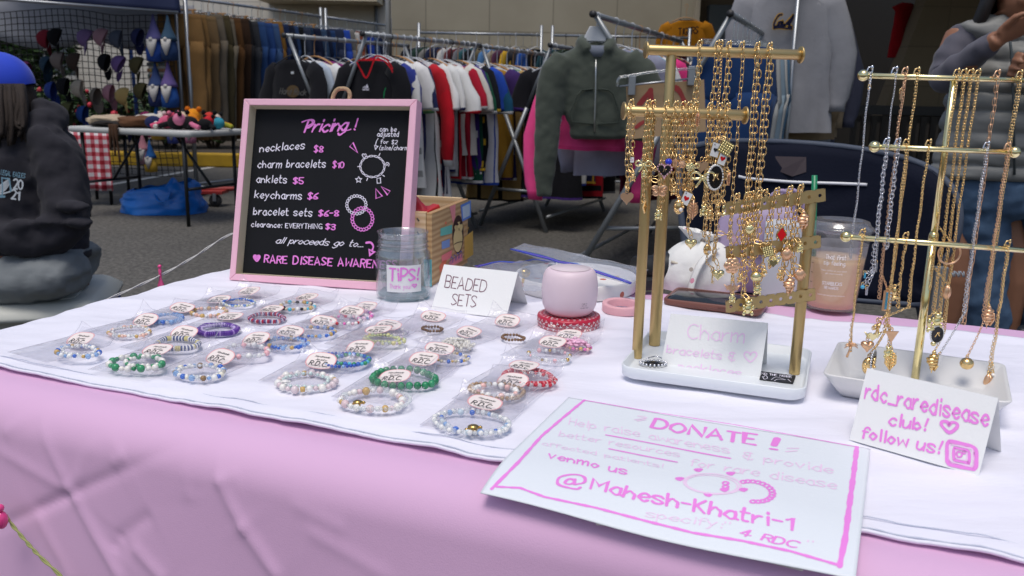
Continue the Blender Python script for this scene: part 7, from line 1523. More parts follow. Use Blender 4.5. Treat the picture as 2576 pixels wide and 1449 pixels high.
# --- third rack beyond it
C1, C2 = P(1212, 116, z1), P(1384, 139, z1); D1 = C1 + (B1 - A1) * .9; D2 = C2 + (B1 - A1) * .9; C0 = C1 - (B1 - A1) * 0
g1_ = C1 + (D1 - C1); g1_.z = 0; g2_ = V((C1.x, C1.y, 0))
xrack('folding_clothes_rack', 'folding crossed tube clothes rack further back beyond the jerseys', C1, C2, D1, D2, g1_, g2_)
rail_fill(C1, C2, [('mustard gold jersey', 'short', [(150, 112, 40), (60, 40, 90), (60, 40, 90)]), ('navy and purple jersey', 'short', [(44, 36, 84), W_, (50, 40, 96)]), ('tan satin jersey', 'short', [(170, 140, 90), K_]), ('slate jersey with white piping', 'short', [(56, 58, 70), W_, (50, 44, 84), W_], dict(length=.95)), ('bright green jersey with white stripes', 'short', [(60, 130, 40), W_, (60, 130, 40), W_], dict(length=1.0)), ('violet jersey speckled with gold', 'short', [(84, 50, 128), (196, 160, 50), (86, 52, 130)], dict(length=.9, sw=1.15)), ('golden yellow jersey', 'short', [(160, 124, 44), (60, 40, 90), (60, 40, 90)], dict(length=.95)), ('burnt orange jersey', 'short', [(180, 80, 30), K_], dict(length=.95)), ('black jersey with white stripes', 'short', [K_, W_, K_, W_]), ('white jersey with grey sleeves', 'short', [W_, K_, (140, 142, 146)]), ('scarlet jersey', 'short', [(190, 26, 40), W_]), ('black tank jersey with red hem', 'short', [K_, (180, 30, 40)]), ('pale teal jersey', 'short', [(120, 160, 160), W_]), ('white collared jersey', 'short', [W_, (150, 40, 60)])], 'far jersey rail', 'clothes on the far jersey rail', ['white plastic', 'wooden', 'white plastic', 'wire'], t0=.06, deflen=.92)
rail_fill(D1, D2, [('black and purple jersey', 'short', [K_, (70, 44, 116)]), ('white jersey with blue sleeves', 'short', [W_, (40, 60, 140), (40, 60, 140)]), ('navy jersey with gold cuffs', 'short', [(30, 36, 66), (180, 140, 50)]), ('red jersey with black cuffs', 'short', [(160, 28, 40), K_]), ('grey striped jersey', 'short', [(130, 130, 134), K_]), ('black mesh jersey', 'short', [K_, (90, 90, 94)]), ('white jersey with red hem', 'short', [W_, (170, 30, 44)]), ('purple jersey with white cuffs', 'short', [(70, 44, 116), W_]), ('dark navy jersey', 'short', [(26, 32, 56), W_])], 'furthest jersey rail', 'clothes on the furthest jersey rail', ['white plastic', 'wire', 'black'], t0=.05, deflen=.95)
# --- right hand rack with the olive hoodie
z2 = 1.44
E1, E2 = P(1497, 37, z2), P(1712, 104, z2); F1, F2 = P(1840, 36, z2), P(1971, 96, z2)
F2 = F1 + (E2 - E1) * .85; h1 = P(1915, 705, 0); h2 = P(1438, 705, 0); E2b = E2
xrack('folding_clothes_rack', 'folding crossed tube clothes rack with the olive hoodie and jeans', E1, E2, F1, F2, h1, h2, .017)
dE = (E2 - E1); rzE = atan2(dE.y, dE.x) - pi / 2
rail_fill(E1 + dE * .16, E2, [('lavender grey sweatshirt', 'long', [(140, 142, 160)]), ('powder blue sweatshirt', 'long', [(120, 164, 184)], dict(length=.62, w=.28)), ('white and brown tee', 'short', [W_, (140, 110, 90)]), ('bright pink tee', 'short', [(214, 60, 124)]), ('black and red tee', 'short', [K_, (160, 30, 50)]), ('maroon velour tracksuit', 'long', [(88, 20, 44), (80, 18, 40)], dict(length=.95)), ('cream knit top', 'long', [(200, 192, 180)]), ('navy graphic top', 'short', [(34, 38, 80), (120, 90, 190)]), ('white and pink top', 'short', [W_, (206, 90, 150)]), ('charcoal top', 'long', [(60, 60, 66)])], 'rail with the olive hoodie', 'clothes on the rail behind the olive hoodie', ['white plastic', 'wire', 'white plastic', 'wooden'], yaw=.42)
# the olive hoodie itself
oh = E1 + dE * .02; OLV = mat('olive_velour', L(76, 82, 73), .75, var=.22, vscale=7, bump=.3, bscale=200, spec=.1, sheen=.25)
ho = thing('olive_hoodie', 'olive green velour zip hoodie hung on the front end of the rack', 'hoodie', oh); m = MB(); hd = V((cos(rzE + .42), sin(rzE + .42), 0)); hn = V((-hd.y, hd.x, 0))
def HP(uv, dy=0): return PP(*uv, oh, hn) + hn * dy
g = gHood
def hl(rows, name=None, mi=0, mb=None, th=.045):   # rows of (left, right) picture points
    rg = []
    for k, (l_, r_) in enumerate(rows): a, b = HP(l_), HP(r_); rg.append(((a + b) / 2, (b - a) / 2, hn * th * (1 if 0 < k < len(rows) - 1 else .6)))
    mb.loft(rg, 20, mi)
hl([(g(372, 252), g(492, 248)), (g(318, 262), g(545, 256)), (g(250, 288), g(612, 288)), (g(212, 345), g(648, 345)), (g(215, 440), g(635, 440)), (g(240, 540), g(620, 540)), (g(258, 620), g(600, 640)), (g(270, 665), g(592, 690)), (g(290, 680), g(585, 720)), (g(288, 740), g(588, 745)), (g(296, 755), g(575, 758))], mb=m, th=.06)
def limb_(mb, pts, rad):
    q = smooth_pts(pts, 4); n_ = len(q) - 1; mb.tube(q, [rad[min(len(rad) - 1, int(i / n_ * (len(rad) - 1)))] for i in range(n_ + 1)], 12, flat=1)
def slv(pts, rw, mb):
    rg = []
    for k, (x, y) in enumerate(pts):
        a, b = HP(g(*pts[max(0, k - 1)])), HP(g(*pts[min(len(pts) - 1, k + 1)])); d = (b - a).normalized(); s_ = d.cross(hn).normalized(); rg.append((HP(g(x, y), -.02), s_ * rw[k], hn * rw[k] * .62))
    mb.loft(rg, 14)
slv([(258, 305), (208, 390), (185, 500), (170, 640), (160, 800), (150, 930), (146, 1000), (148, 1065)], [.06, .082, .080, .072, .066, .06, .046, .042], m)
slv([(600, 305), (672, 390), (712, 470), (700, 560), (660, 660), (640, 760)], [.06, .082, .078, .07, .06, .05], m)
[limb_(m, [HP(g(430 + sx * 8, 318), -.055), HP(g(430 + sx * 52, 272), -.05), HP(g(430 + sx * 78, 236), -.01), HP(g(430 + sx * 50, 222), .05), HP(g(430, 228), .07)], [.012, .030, .034, .030, .03]) for sx in (-1, 1)]
m.build('shell', OLV, ho, remesh=.011, wrinkle=.010, wsize=.07)
m = MB(); zp = [HP(g(424, 318), -.058), HP(g(421, 420), -.066), HP(g(419, 540), -.066), HP(g(415, 640), -.066), HP(g(415, 714), -.064)]; m.tube(zp, .0045, 6); m.build('zip', metalm('zip_silver', L(190, 192, 190), .35), ho)
m = MB()
for l_ in ([(345, 490), (320, 520), (285, 610), (295, 660), (410, 672)], [(432, 672), (540, 665), (548, 610), (515, 510), (490, 488), (432, 484)], [(345, 490), (408, 484)]): m.tube([HP(g(*p), -.066) for p in l_], .0045, 6)
m.build('pocket_seam', mat('olive_seam', L(54, 62, 54), .9), ho)
m = MB(); m.loft([(HP(g(430, 312), -.062), hd * .02, hn * .006), (HP(g(432, 278), -.062), hd * .045, hn * .006), (HP(g(436, 250), -.055), hd * .052, hn * .006)], 12); m.build('hood_lining', mat('lining_grey', L(110, 116, 128), .9), ho)
hanger('white plastic', oh, rzE + .42, 'broad white plastic hanger carrying the olive green hoodie', 'hangers on the rail behind the olive hoodie', width=.32)
m = MB(); o_ = oh + V((0, 0, -.075)); m.prism([(-.075, -.055), (.075, -.055), (.04, .02), (-.04, .02)], .012, Matrix(((hd.x, 0, -hn.x), (hd.y, 0, -hn.y), (0, 1, 0))), o_ - hn * .005); q = m.build('hanger_tag', WHH, label='white hanger bracket showing in the neck of the olive hoodie', cat='hanger', bevel=.004)
hp2 = E1 + dE * .09; hangup(shirt_mb(131, 'long', .40, .175, sw=.95), 'sweatshirt', [cloth((238, 78, 140)), cloth((222, 66, 126)), cloth((238, 78, 140)), cloth((238, 78, 140))], hp2 + hd * -.035 + V((0, 0, -.10)), rzE + .42, 'hot pink cropped sweatshirt hung directly behind the olive hoodie', 'sweatshirt', 'clothes on the rail behind the olive hoodie', 1.06)
hanger('wire', hp2 + hd * -.035 + V((0, 0, -.0)), rzE + .42, 'wire hanger carrying the hot pink sweatshirt behind the olive hoodie', 'hangers on the rail behind the olive hoodie')
# jeans rail
dF = F2 - F1
rail_fill(F1 + dF * .04, F1 + dF * .95, [('mid blue denim skirt', 'pants', [(36, 62, 104), (30, 54, 92)], dict(length=1.0, wl=.135)), ('indigo jeans', 'pants', [(46, 66, 100)]), ('pale grey jeans', 'pants', [(170, 170, 166)]), ('light stone jeans', 'pants', [(184, 180, 172)]), ('washed blue jeans', 'pants', [(130, 148, 160)]), ('off-white jeans', 'pants', [(186, 184, 178)]), ('faded teal jeans', 'pants', [(70, 100, 124)]), ('pale wash jeans', 'pants', [(168, 170, 170)]), ('navy shorts', 'pants', [(40, 50, 90)], dict(length=.6)), ('cream frayed shorts', 'pants', [(190, 184, 172)], dict(length=.6))], 'jeans rail', 'clothes on the jeans rail', 'clear plastic', yaw=.45)
# cardboard price sign on a clip hanger
s0, s1 = HP(g(598, 470)), None
sy = 3.95; cq = [PY(*g(*p), sy) for p in ((604, 758), (1030, 715), (1018, 432), (596, 468))]; ps = thing('price_sign', 'cardboard sign with a red hand painted number hung from a clip hanger', 'sign', cq[3])
CARDB = mat('cardboard', L(178, 148, 112), .8, var=.08, vscale=5); m = MB(); e = V((0, .006, 0)); m.add(cq + [p + e for p in cq], [(0, 1, 2, 3), (7, 6, 5, 4), (0, 4, 5, 1), (1, 5, 6, 2), (2, 6, 7, 3), (3, 7, 4, 0)], 0, False); m.build('cardboard_panel', CARDB, ps)
class VC(Card):
    def __init__(s, y): s.bl, s.n, s.d = V((0, y, 1)), V((0, -1, 0)), V((1, 0, 0))
vc = VC(sy); m = MB(); vc.curve(m, [g(665, 570), g(700, 525), g(728, 490)], .024, off=.002); vc.curve(m, [g(726, 492), g(732, 560), g(734, 640)], .024, off=.0025); vc.curve(m, [g(812, 580), g(818, 520), g(838, 482), g(872, 482), g(902, 530), g(918, 590), g(900, 660), g(850, 668), g(816, 620), g(812, 580)], .024, off=.002)
vc.curve(m, [g(650, 690), g(700, 660), g(740, 700)], .018, off=.002); m.build('lettering', mat('red_marker', L(168, 60, 58), .7), ps)
ch0, ch1 = PY(*g(560, 470), sy - .03), PY(*g(965, 425), sy - .03); hg = thing('clip_hanger', 'clear plastic clip hanger holding the cardboard price sign', 'hanger', ch0)
m = MB(); m.tube([ch0, ch1], .005, 6); m.build('clip_bar', WIREH, hg); m = MB(); m.tube(smooth_pts([ch0 + V((-.01, 0, 0)), PY(*g(556, 425), sy - .03), PY(*g(620, 410), sy - .03), PY(*g(760, 388), sy - .03), PY(*g(965, 375), sy - .03), PY(*g(985, 410), sy - .03), ch1]), .007, 6); m.build('hanger_frame', CLRH, hg)
for p in (g(625, 465), g(948, 412)): q = PY(*p, sy - .02); m = MB(); m.box(q, (.032, .03, .085)); m.build('clip', WIREH, hg, bevel=.003)
# --- grey sweatshirt on the taller rack behind
sy2 = 5.75; pp = PY(2006, 20, 5.5); tp0 = PY(1985, -48, sy2); tall = thing('tall_clothes_rack', 'tall chrome rack whose post stands in front of the grey sweatshirt', 'clothes rack', V((pp.x, 5.5, 0)))
m = MB(); m.tube([V((pp.x, 5.5, 0)), V((pp.x, 5.5, tp0.z))], .015, 10); m.build('post', CHR, tall); ra, rb2 = V((pp.x, 5.5, tp0.z)), V((pp.x + .72, 7.2, tp0.z)); m = MB(); m.tube([ra, rb2], .015, 10); m.build('rail', CHR, tall); m = MB(); m.tube([V((rb2.x, rb2.y, 0)), rb2], .015, 10); m.build('post', CHR, tall)
GSW = cloth((142, 142, 146)); o = hangup(shirt_mb(77, 'long', .78, .27, sw=1.15), 'sweatshirt', [GSW, GSW, GSW, GSW], V((pp.x - .02, 5.62, tp0.z + .11)), -.12, 'light grey sweatshirt with a navy and gold script on the chest', 'sweatshirt', 'clothes on the tall rack', 1.12); sw_ = o
hanger('wooden', V((pp.x - .02, 5.62, tp0.z)), -.12, 'wooden hanger carrying the grey sweatshirt with gold script', 'hangers on the tall rack')
cy = 5.62 - .075; vc = VC(cy); g = gCal
def sweat_text(mi, w_, off): 
    mb = MB()
    for pts in ([(672, 150), (640, 160), (606, 210), (592, 250), (598, 275), (630, 268)], [(660, 225), (640, 235), (640, 262), (662, 262), (680, 225), (678, 262), (700, 262)], [(705, 262), (745, 215), (790, 165), (798, 160), (760, 235), (742, 262), (772, 276)], [(590, 292), (640, 284), (720, 292), (772, 296)]): vc.curve(mb, [g(*p) for p in pts], w_, off=off)
    return mb
mb = sweat_text(0, .021, .003); t_ = mb.build('gold_lettering', cloth((190, 146, 60)), label='x'); t_['label'] = ''; 
del t_['label']; mb2 = sweat_text(0, .011, .005); t2 = mb2.build('navy_lettering', cloth((36, 36, 60)))
for q in (t_, t2):
    q.parent = sw_; q.matrix_parent_inverse = Matrix.LocRotScale(sw_.location, sw_.rotation_euler, sw_.scale).inverted()
rail_fill(ra + (rb2 - ra) * .14, rb2, [('tan corduroy jacket', 'long', [(126, 108, 84)], dict(length=.78, w=.27, sw=1.2)), ('beige jacket', 'long', [(134, 118, 96)], dict(length=.72, w=.27)), ('teal lined grey coat', 'long', [(116, 120, 128), (70, 130, 140)], dict(length=.8)), ('slate blue hoodie', 'long', [(70, 72, 88)], dict(length=.8)), ('royal blue and red top', 'long', [(40, 52, 130), (170, 30, 50)], dict(length=.9)), ('dark red jacket', 'long', [(90, 24, 30)]), ('black coat', 'long', [(22, 20, 20)], dict(length=.9))], 'tall rack', 'clothes on the tall rack', 'wooden', yaw=.5, scale=1.08, t0=0, t1=.55)
# --- far racks along the wall
def prack(name, label, a, b, r=.017, mid=False):
    t = thing(name, label, 'clothes rack', V(((a.x + b.x) / 2, (a.y + b.y) / 2, 0)), 'chrome rolling racks'); m = MB(); m.tube([a, b], r * .8, 10); m.build('rail', CHR, t)
    for p in (a, b): m = MB(); m.tube([V((p.x, p.y, .08)), p + V((0, 0, .10))], r, 10); m.build('post', CHR, t); m = MB(); d = (b - a).normalized(); n = V((-d.y, d.x, 0)); m.tube([V((p.x, p.y, .09)) - n * .25, V((p.x, p.y, .09)) + n * .25], r * .9, 8); m.build('foot_bar', CHR, t)
    m = MB(); m.tube([V((a.x, a.y, .1)), V((b.x, b.y, .1))], r * .8, 8); m.build('base_bar', CHR, t); return t
G1, G2 = PY(1054, 82, 9.6), PY(1362, 84, 9.6); H1, H2 = PY(1390, 80, 9.6), PY(1735, 84, 9.6)
G2.z = G1.z; H1.z = H2.z = G1.z
prack('rolling_clothes_rack', 'chrome rack of dark jackets against the beige wall, left of two', G1, G2); prack('rolling_clothes_rack', 'chrome rack of dark jackets against the beige wall, right of two', H1, H2)
jk = lambda names: [(n_, 'long', [c, c], dict(length=.66)) for n_, c in names]
rail_fill(G1, G2, jk([('black puffer jacket', (28, 28, 34)), ('dark green jacket', (34, 54, 46)), ('grey checked jacket', (110, 108, 104)), ('navy anorak', (32, 38, 62)), ('brown suede jacket', (88, 60, 44)), ('white fleece', (176, 174, 170)), ('maroon jacket', (84, 34, 40)), ('grey blazer', (100, 100, 104)), ('teal windbreaker', (40, 80, 86)), ('black leather jacket', (24, 24, 26)), ('khaki parka', (104, 94, 70)), ('sky blue windbreaker', (76, 116, 160)), ('stone coat', (140, 132, 118)), ('plum jacket', (76, 44, 66)), ('mustard varsity jacket', (186, 146, 40)), ('charcoal coat', (50, 50, 54)), ('bright blue jacket', (40, 80, 150)), ('black bomber jacket', (22, 24, 28))]), 'left wall rack', 'clothes on the left wall rack', ['wire', 'wire', 'white plastic'], yaw=-.75)
rail_fill(H1, H2, jk([('dark teal jacket', (30, 60, 68)), ('forest parka', (40, 54, 40)), ('slate windbreaker', (60, 72, 82)), ('olive parka', (70, 66, 46)), ('black fleece', (30, 30, 32)), ('grey green coat', (76, 84, 78)), ('dusty brown jacket', (96, 78, 64)), ('ink blue jacket', (34, 44, 70)), ('black trench coat', (24, 24, 26)), ('dark orange hoodie', (150, 84, 30)), ('soft black jacket', (34, 32, 34)), ('burgundy coat', (74, 26, 34))]), 'right wall rack', 'clothes on the right wall rack', ['wire', 'black'], yaw=-.75)
yl = PY(1728, 14, 9.9); o = hangup(shirt_mb(91, 'short', .66, .25), 'jersey', [cloth((160, 104, 20)), cloth((40, 36, 40)), cloth((160, 104, 20)), cloth((160, 104, 20))], yl, -.1, 'golden orange jersey hung above the right wall rack in the shade', 'jersey', 'jerseys on the wall')
m = MB(); vcy = VC(9.9 - .085); vcy.line(m, 'TIGERS', PY and (1707, 88), (1758, 84), (1708, 72), 1.6, off=.004); q = m.build('lettering', cloth((60, 40, 30))); q.parent = o; q.matrix_parent_inverse = Matrix.LocRotScale(o.location, o.rotation_euler, o.scale).inverted()
hanger('wooden', yl, -.1, 'wooden hanger carrying the golden orange jersey', 'hangers on the wall')
for k, (u, v, c, lb_) in enumerate([(1800, 110, (96, 22, 28), 'dark red jersey hung in the shade right of the golden one'), (2285, -30, (150, 20, 28), 'bright red top hung in the dark doorway, left of two'), (2390, -50, (150, 20, 28), 'bright red top hung in the dark doorway, right of two')]):
    p = PY(u, v, 9.5 if k else 9.8); hangup(shirt_mb(95 + k, 'short' if not k else None, .55, .16 if k else .25), 'red_top', [cloth(c)] * 4, p, .5 * k, lb_, 'top', 'red tops in the shade')
# --- long trouser rack on the left
zt_ = 1.87; R1, R2 = P(440, -9, zt_), P(983, 66, zt_); dR_ = R2 - R1
Rm1, Rm2 = R1 + dR_ * .60, R1 + dR_ * .625
prack('rolling_clothes_rack', 'long chrome rack of trousers and jeans left of the chalkboard', R1, Rm1); prack('rolling_clothes_rack', 'chrome rack continuing the trouser rail towards the beige wall', Rm2, R2)
pcs = [('camel chinos', (122, 92, 55)), ('tan chinos', (115, 87, 52)), ('sand chinos', (112, 90, 62)), ('stone grey trousers', (99, 90, 77)), ('olive trousers', (70, 62, 42)), ('taupe corduroys', (104, 95, 80)), ('chestnut trousers', (82, 55, 30)), ('dark brown trousers', (52, 36, 25)), ('black jeans', (25, 25, 28)), ('charcoal jeans', (48, 50, 55)), ('mid blue jeans', (43, 70, 114)), ('cobalt jeans', (36, 63, 112)), ('washed indigo jeans', (58, 82, 119)), ('ochre trousers', (126, 90, 43)), ('deep indigo jeans', (28, 42, 73)), ('ink jeans', (23, 30, 48)), ('classic blue jeans', (40, 60, 94)), ('black denim', (21, 23, 26)), ('slate jeans', (45, 53, 70)), ('petrol blue jeans', (28, 48, 72)), ('night blue jeans', (21, 28, 50)), ('steel blue jeans', (50, 70, 97)), ('dark denim', (26, 36, 60)), ('ocean blue jeans', (33, 58, 99))]
rail_fill(R1, Rm1, [(n_, 'pants', [c, tuple(int(x * .9) for x in c)]) for n_, c in pcs], 'trouser rack', 'clothes on the trouser rack', ['wooden', 'clear plastic', 'wire', 'clear plastic'], yaw=.42, t0=.015, scale=1.06)
pc2 = [('navy work trousers', (36, 44, 66)), ('royal blue trousers', (36, 66, 150)), ('grey cargo trousers', (106, 104, 100)), ('white jeans', (170, 168, 164)), ('rust trousers', (120, 66, 50)), ('black slacks', (26, 26, 30)), ('brilliant blue jeans', (34, 62, 150)), ('denim cutoffs', (60, 80, 112)), ('deep navy trousers', (28, 36, 60)), ('smoke grey trousers', (84, 86, 90)), ('midnight slacks', (24, 28, 44)), ('green fatigues', (52, 60, 44)), ('dusk blue jeans', (50, 62, 92)), ('espresso trousers', (56, 44, 38))]
rail_fill(Rm2, R2, [(n_, 'pants', [c, c]) for n_, c in pc2], 'second trouser rack', 'clothes on the second trouser rack', ['clear plastic', 'wire'], yaw=.30)
# lettering on the two front shirts
fc = VC(0); fc.bl = A1 + V((0, -.1, -.3)); g = gR1
m = MB(); rzA = atan2((A2 - A1).y, (A2 - A1).x) - pi / 2; fc.n = V((sin(rzA), -cos(rzA), 0)); fc.d = V((cos(rzA), sin(rzA), 0)); fc.bl = A1 + (A2 - A1) * .03 + fc.n * .062
fc.line(m, 'Hard Rock', g(1090, 905), g(1350, 922), g(1095, 850), 1.1, slant=.2); m2 = MB(); q = [fc.at(g(1215 + 62 * cos(k * pi / 10), 882 + 60 * sin(k * pi / 10))) - fc.n * .003 for k in range(20)]; m2.add(q, [tuple(range(20))], 0, False)
tee = [o for o in sc.objects if o.get('label', '').startswith('black logo tee')][0]
m3 = MB(); q = [fc.at(g(*p)) + fc.n * .003 for p in ((1203, 692), (1232, 690), (1232, 712), (1204, 714))]; m3.add(q, [(0, 1, 2, 3)], 0, False)
jer = [o for o in sc.objects if o.get('label', '').startswith('black jersey with red trim')][0]
ft2 = VC(0); rzB = atan2((B2 - B1).y, (B2 - B1).x) - pi / 2; ft2.n = V((sin(rzB), -cos(rzB), 0)); ft2.d = V((cos(rzB), sin(rzB), 0)); ft2.bl = B1 + (B2 - B1) * .03 + ft2.n * .062
m4 = MB(); ft2.line(m4, 'adidas', g(1893, 872), g(1958, 872), g(1895, 850), 1.2, off=.002)
for a_, b_ in ((1897, 1911), (1912, 1928), (1929, 1952)): k = (b_ - 1890) / 62; q = [ft2.at(g(*p)) + ft2.n * .002 for p in ((a_, 848), (b_, 848), (b_ - 10 * k - 4, 848 - 36 * k), (a_ + 2, 848 - 26 * k))]; m4.add(q, [(0, 1, 2, 3)], 0, False)
m5 = MB(); ft2.curve(m5, [g(1840, 602), g(1880, 675), g(1928, 752), g(1970, 680), g(2012, 560), g(2030, 540)], .012, off=.003); ft2.curve(m5, [g(1850, 585), g(1930, 572), g(2005, 560)], .008, off=.003)
for k in (0, 1): ft2.curve(m5, [g(2040, 540 + 26 * k), g(2110, 560 + 30 * k), g(2165, 620 + 36 * k), g(2185, 665 + 30 * k)], .010, off=.004)
m6 = MB(); ft2.curve(m6, [g(2118, 850), g(2105, 890), g(2100, 945)], .006, off=.003)
for mb, nm, mm, par in ((m, 'lettering', mat('grey_print2', L(86, 84, 80), .8), tee), (m2, 'round_print', mat('bronze_print', L(86, 66, 34), .8), tee), (m3, 'size_label', WHH, tee), (m4, 'lettering', INKW, jer), (m5, 'neck_trim', cloth((190, 24, 36)), jer), (m6, 'green_piping', cloth((20, 140, 80)), jer)):
    q = mb.build(nm, mm); q.parent = par; q.matrix_parent_inverse = Matrix.LocRotScale(par.location, par.rotation_euler, par.scale).inverted()
# ---- navy camp chair behind the stall
chp = PY(2010, 560, 2.05); chair = thing('camp_chair', 'navy canvas camping chair with white piping behind the stall', 'chair', V((chp.x, chp.y, 0)), None); NVC = mat('chair_canvas', L(15, 20, 36), .8, spec=.15, var=.12, vscale=6, bump=.3, bscale=160)
ce = [(1690, 392), (1712, 372), (1800, 362), (1950, 362), (2150, 374), (2270, 398), (2322, 440), (2338, 500), (2326, 580), (2296, 640), (2270, 700), (2240, 740), (1740, 740), (1700, 640), (1684, 500)]
def cpt(uv, dy=0): p = PY(*uv, 2.05); return V((p.x, 2.05 + dy - .22 * ((uv[0] - 2010) / 330) ** 2 + .12 * (1 - (uv[1] - 360) / 380), p.z))
pe_ = smooth_pts([(x, y, 0) for x, y in ce], 3, True); m = MB(); cen_ = (2010, 560); N = len(pe_); lay = []
vs, fs = [], []; lev = (1, .85, .65, .4, .15)
for a in lev:
    for p in pe_: vs.append(cpt((cen_[0] + (p.x - cen_[0]) * a, cen_[1] + (p.y - cen_[1]) * a), .01 * nz(p.x * .01, p.y * .01, a * 4)))
for i in range(len(lev) - 1):
    for k in range(N): fs.append((i * N + k, i * N + (k + 1) % N, (i + 1) * N + (k + 1) % N, (i + 1) * N + k))
fs.append(tuple((len(lev) - 1) * N + k for k in range(N))); m.add(vs, fs); m.build('backrest', NVC, chair, solid=.012)
m = MB(); m.tube([cpt((p.x, p.y)) for p in pe_], .008, 6, True); m.build('edge_binding', mat('binding_grey', L(70, 78, 92), .7), chair)
m = MB(); m.tube([cpt(uv, -.012) for uv in [(p.x, p.y) for p in smooth_pts([(1868, 448, 0), (1900, 455, 0), (1990, 464, 0), (2060, 467, 0), (2186, 466, 0)], 4)]], .0042, 6); m.build('white_piping', mat('piping_white', L(236, 236, 238), .5), chair)
m = MB(); q = [cpt(p, -.011) for p in ((1980, 400), (2060, 402), (2056, 440), (2020, 452), (1984, 438))]; m.add(q, [(0, 1, 2, 3, 4)], 0, False); m.build('leather_tag', mat('tag_brown', L(56, 44, 48), .6), chair)
m = MB(); m.grid(lambda u, v: V((chp.x - .26 + .52 * u, 1.98 - .42 * v, .46 - .03 * sin(pi * u))), 8, 8); m.build('seat', NVC, chair, solid=.01)
for sx in (-1, 1):
    for y0_, y1_ in ((1.98, 1.56), (1.56, 2.02)): m = MB(); m.tube([V((chp.x + sx * .3, y0_, .01)), V((chp.x + sx * .28, y1_, .62))], .011, 8); m.build('leg', LEGD, chair)
p = cpt((2292, 640)); m = MB(); m.box(p + V((0, -.02, -.08)), (.03, .02, .16)); m.build('hinge_plate', STEEL, chair, bevel=.003)
# ================================================================ people
def skin_mat(key, c): return mat(key, L(*c), .5, var=.06, vscale=14, bump=.1, bscale=120, spec=.4)
def limb(mb, pts, rad, seg=12, n=3, flat=1.0):
    q = smooth_pts(pts, n); rr = []
    for i in range(len(q)): t = i / n; a = min(int(t), len(rad) - 1); b = min(a + 1, len(rad) - 1); rr.append(rad[a] + (rad[b] - rad[a]) * (t - int(t)))
    mb.tube(q, rr, seg, flat=flat)
def hand(mb, w, fwd, side, size=.095, curl=.8, sgn=1):
    """palm from the wrist w along fwd; side points to the thumb; fingers curl towards fwd x side"""
    fwd = V(fwd).normalized(); side = (V(side) - fwd * V(side).dot(fwd)).normalized(); pn = fwd.cross(side) * sgn
    mb.loft([(w, side * .026, pn * .019), (w + fwd * size * .45, side * .036, pn * .015), (w + fwd * size * .85, side * .040, pn * .013), (w + fwd * size, side * .038, pn * .010)], 12)
    for k, (off, ln, r_) in enumerate(((.030, .070, .0088), (.010, .080, .0092), (-.011, .074, .0088), (-.030, .058, .0078))):
        c = curl * (1 + .12 * k); p = w + fwd * size * .93 + side * off; d1 = fwd * cos(c * .4) + pn * sin(c * .4); d2 = fwd * cos(c * 1.1) + pn * sin(c * 1.1); d3 = fwd * cos(c * 1.7) + pn * sin(c * 1.7)
        a = p + d1 * ln * .48; b = a + d2 * ln * .32; e = b + d3 * ln * .24; mb.tube([p, p + d1 * ln * .25, a, a + d2 * ln * .16, b, e], [r_ * 1.05, r_, r_ * 1.03, r_ * .92, r_ * .92, r_ * .75], 8)
    p = w + fwd * size * .25 + side * .026; d = (fwd * .75 + side * .62 + pn * .25).normalized(); d2 = (fwd * .95 + side * .1 + pn * .4).normalized(); mb.tube([p - d * .01, p + d * .02, p + d * .042, p + d * .042 + d2 * .016, p + d * .042 + d2 * .03], [.013, .0125, .0105, .0098, .0078], 8)
def head(mb, c, f, up, s=1.0):
    """head with face: c centre, f facing, up"""
    f = V(f).normalized(); up = (V(up) - f * V(up).dot(f)).normalized(); sd = f.cross(up); M = Matrix(((sd.x, f.x, up.x), (sd.y, f.y, up.y), (sd.z, f.z, up.z))); E = lambda p, r: mb.ball(c + M @ (V(p) * s), [q * s for q in r], 16, 12, 0, M)
    E((0, -.008, .03), (.074, .090, .085)); E((0, .012, -.03), (.062, .072, .072)); E((0, .040, -.075), (.036, .038, .032)); E((0, .055, -.095), (.02, .018, .014))
    E((0, .088, -.012), (.011, .014, .026)); E((0, .098, -.026), (.015, .014, .011)); E((.013, .09, -.03), (.008, .009, .007)); E((-.013, .09, -.03), (.008, .009, .007))
    for sx in (-1, 1): E((sx * .030, .070, .022), (.022, .012, .007)); E((sx * .036, .056, -.03), (.022, .022, .022)); E((sx * .074, -.005, -.01), (.008, .018, .030))
    E((0, .078, -.056), (.022, .012, .006)); E((0, .077, -.064), (.019, .012, .007)); return M
# ---- standing person in the puffer vest
py_ = 2.9
def S9(u, v, dy=0): return PY(u, v, py_ + dy)
root = V((S9(2545, 200).x, py_, 0)); per = thing('person', 'person standing in a light grey puffer vest and jeans with one hand raised', 'person', root); SK = skin_mat('skin_tan', (150, 104, 78))
hc_ = S9(2566, -26, -.05); nk = S9(2530, 62, .03); sR, eR, wR = S9(2412, 92, .02), S9(2378, 196, -.02), S9(2512, 95, -.20)
m = MB(); fx = V((.35, -.9, -.15)); Mh = head(m, hc_, fx, (0, 0, 1), .98)
m.loft([(hc_ + V((-.012, .015, -.07)), (.052, 0, 0), (0, .055, 0)), (nk, (.055, 0, 0), (0, .055, 0)), (nk + V((0, .01, -.05)), (.12, 0, 0), (0, .07, 0)), (nk + V((0, .01, -.09)), (.165, 0, 0), (0, .09, 0)), (nk + V((0, .01, -.30)), (.15, 0, 0), (0, .10, 0)), (nk + V((0, .01, -.48)), (.125, 0, 0), (0, .09, 0)), (nk + V((0, .01, -.64)), (.15, 0, 0), (0, .10, 0)), (nk + V((0, .01, -.72)), (.14, 0, 0), (0, .09, 0))], 18)
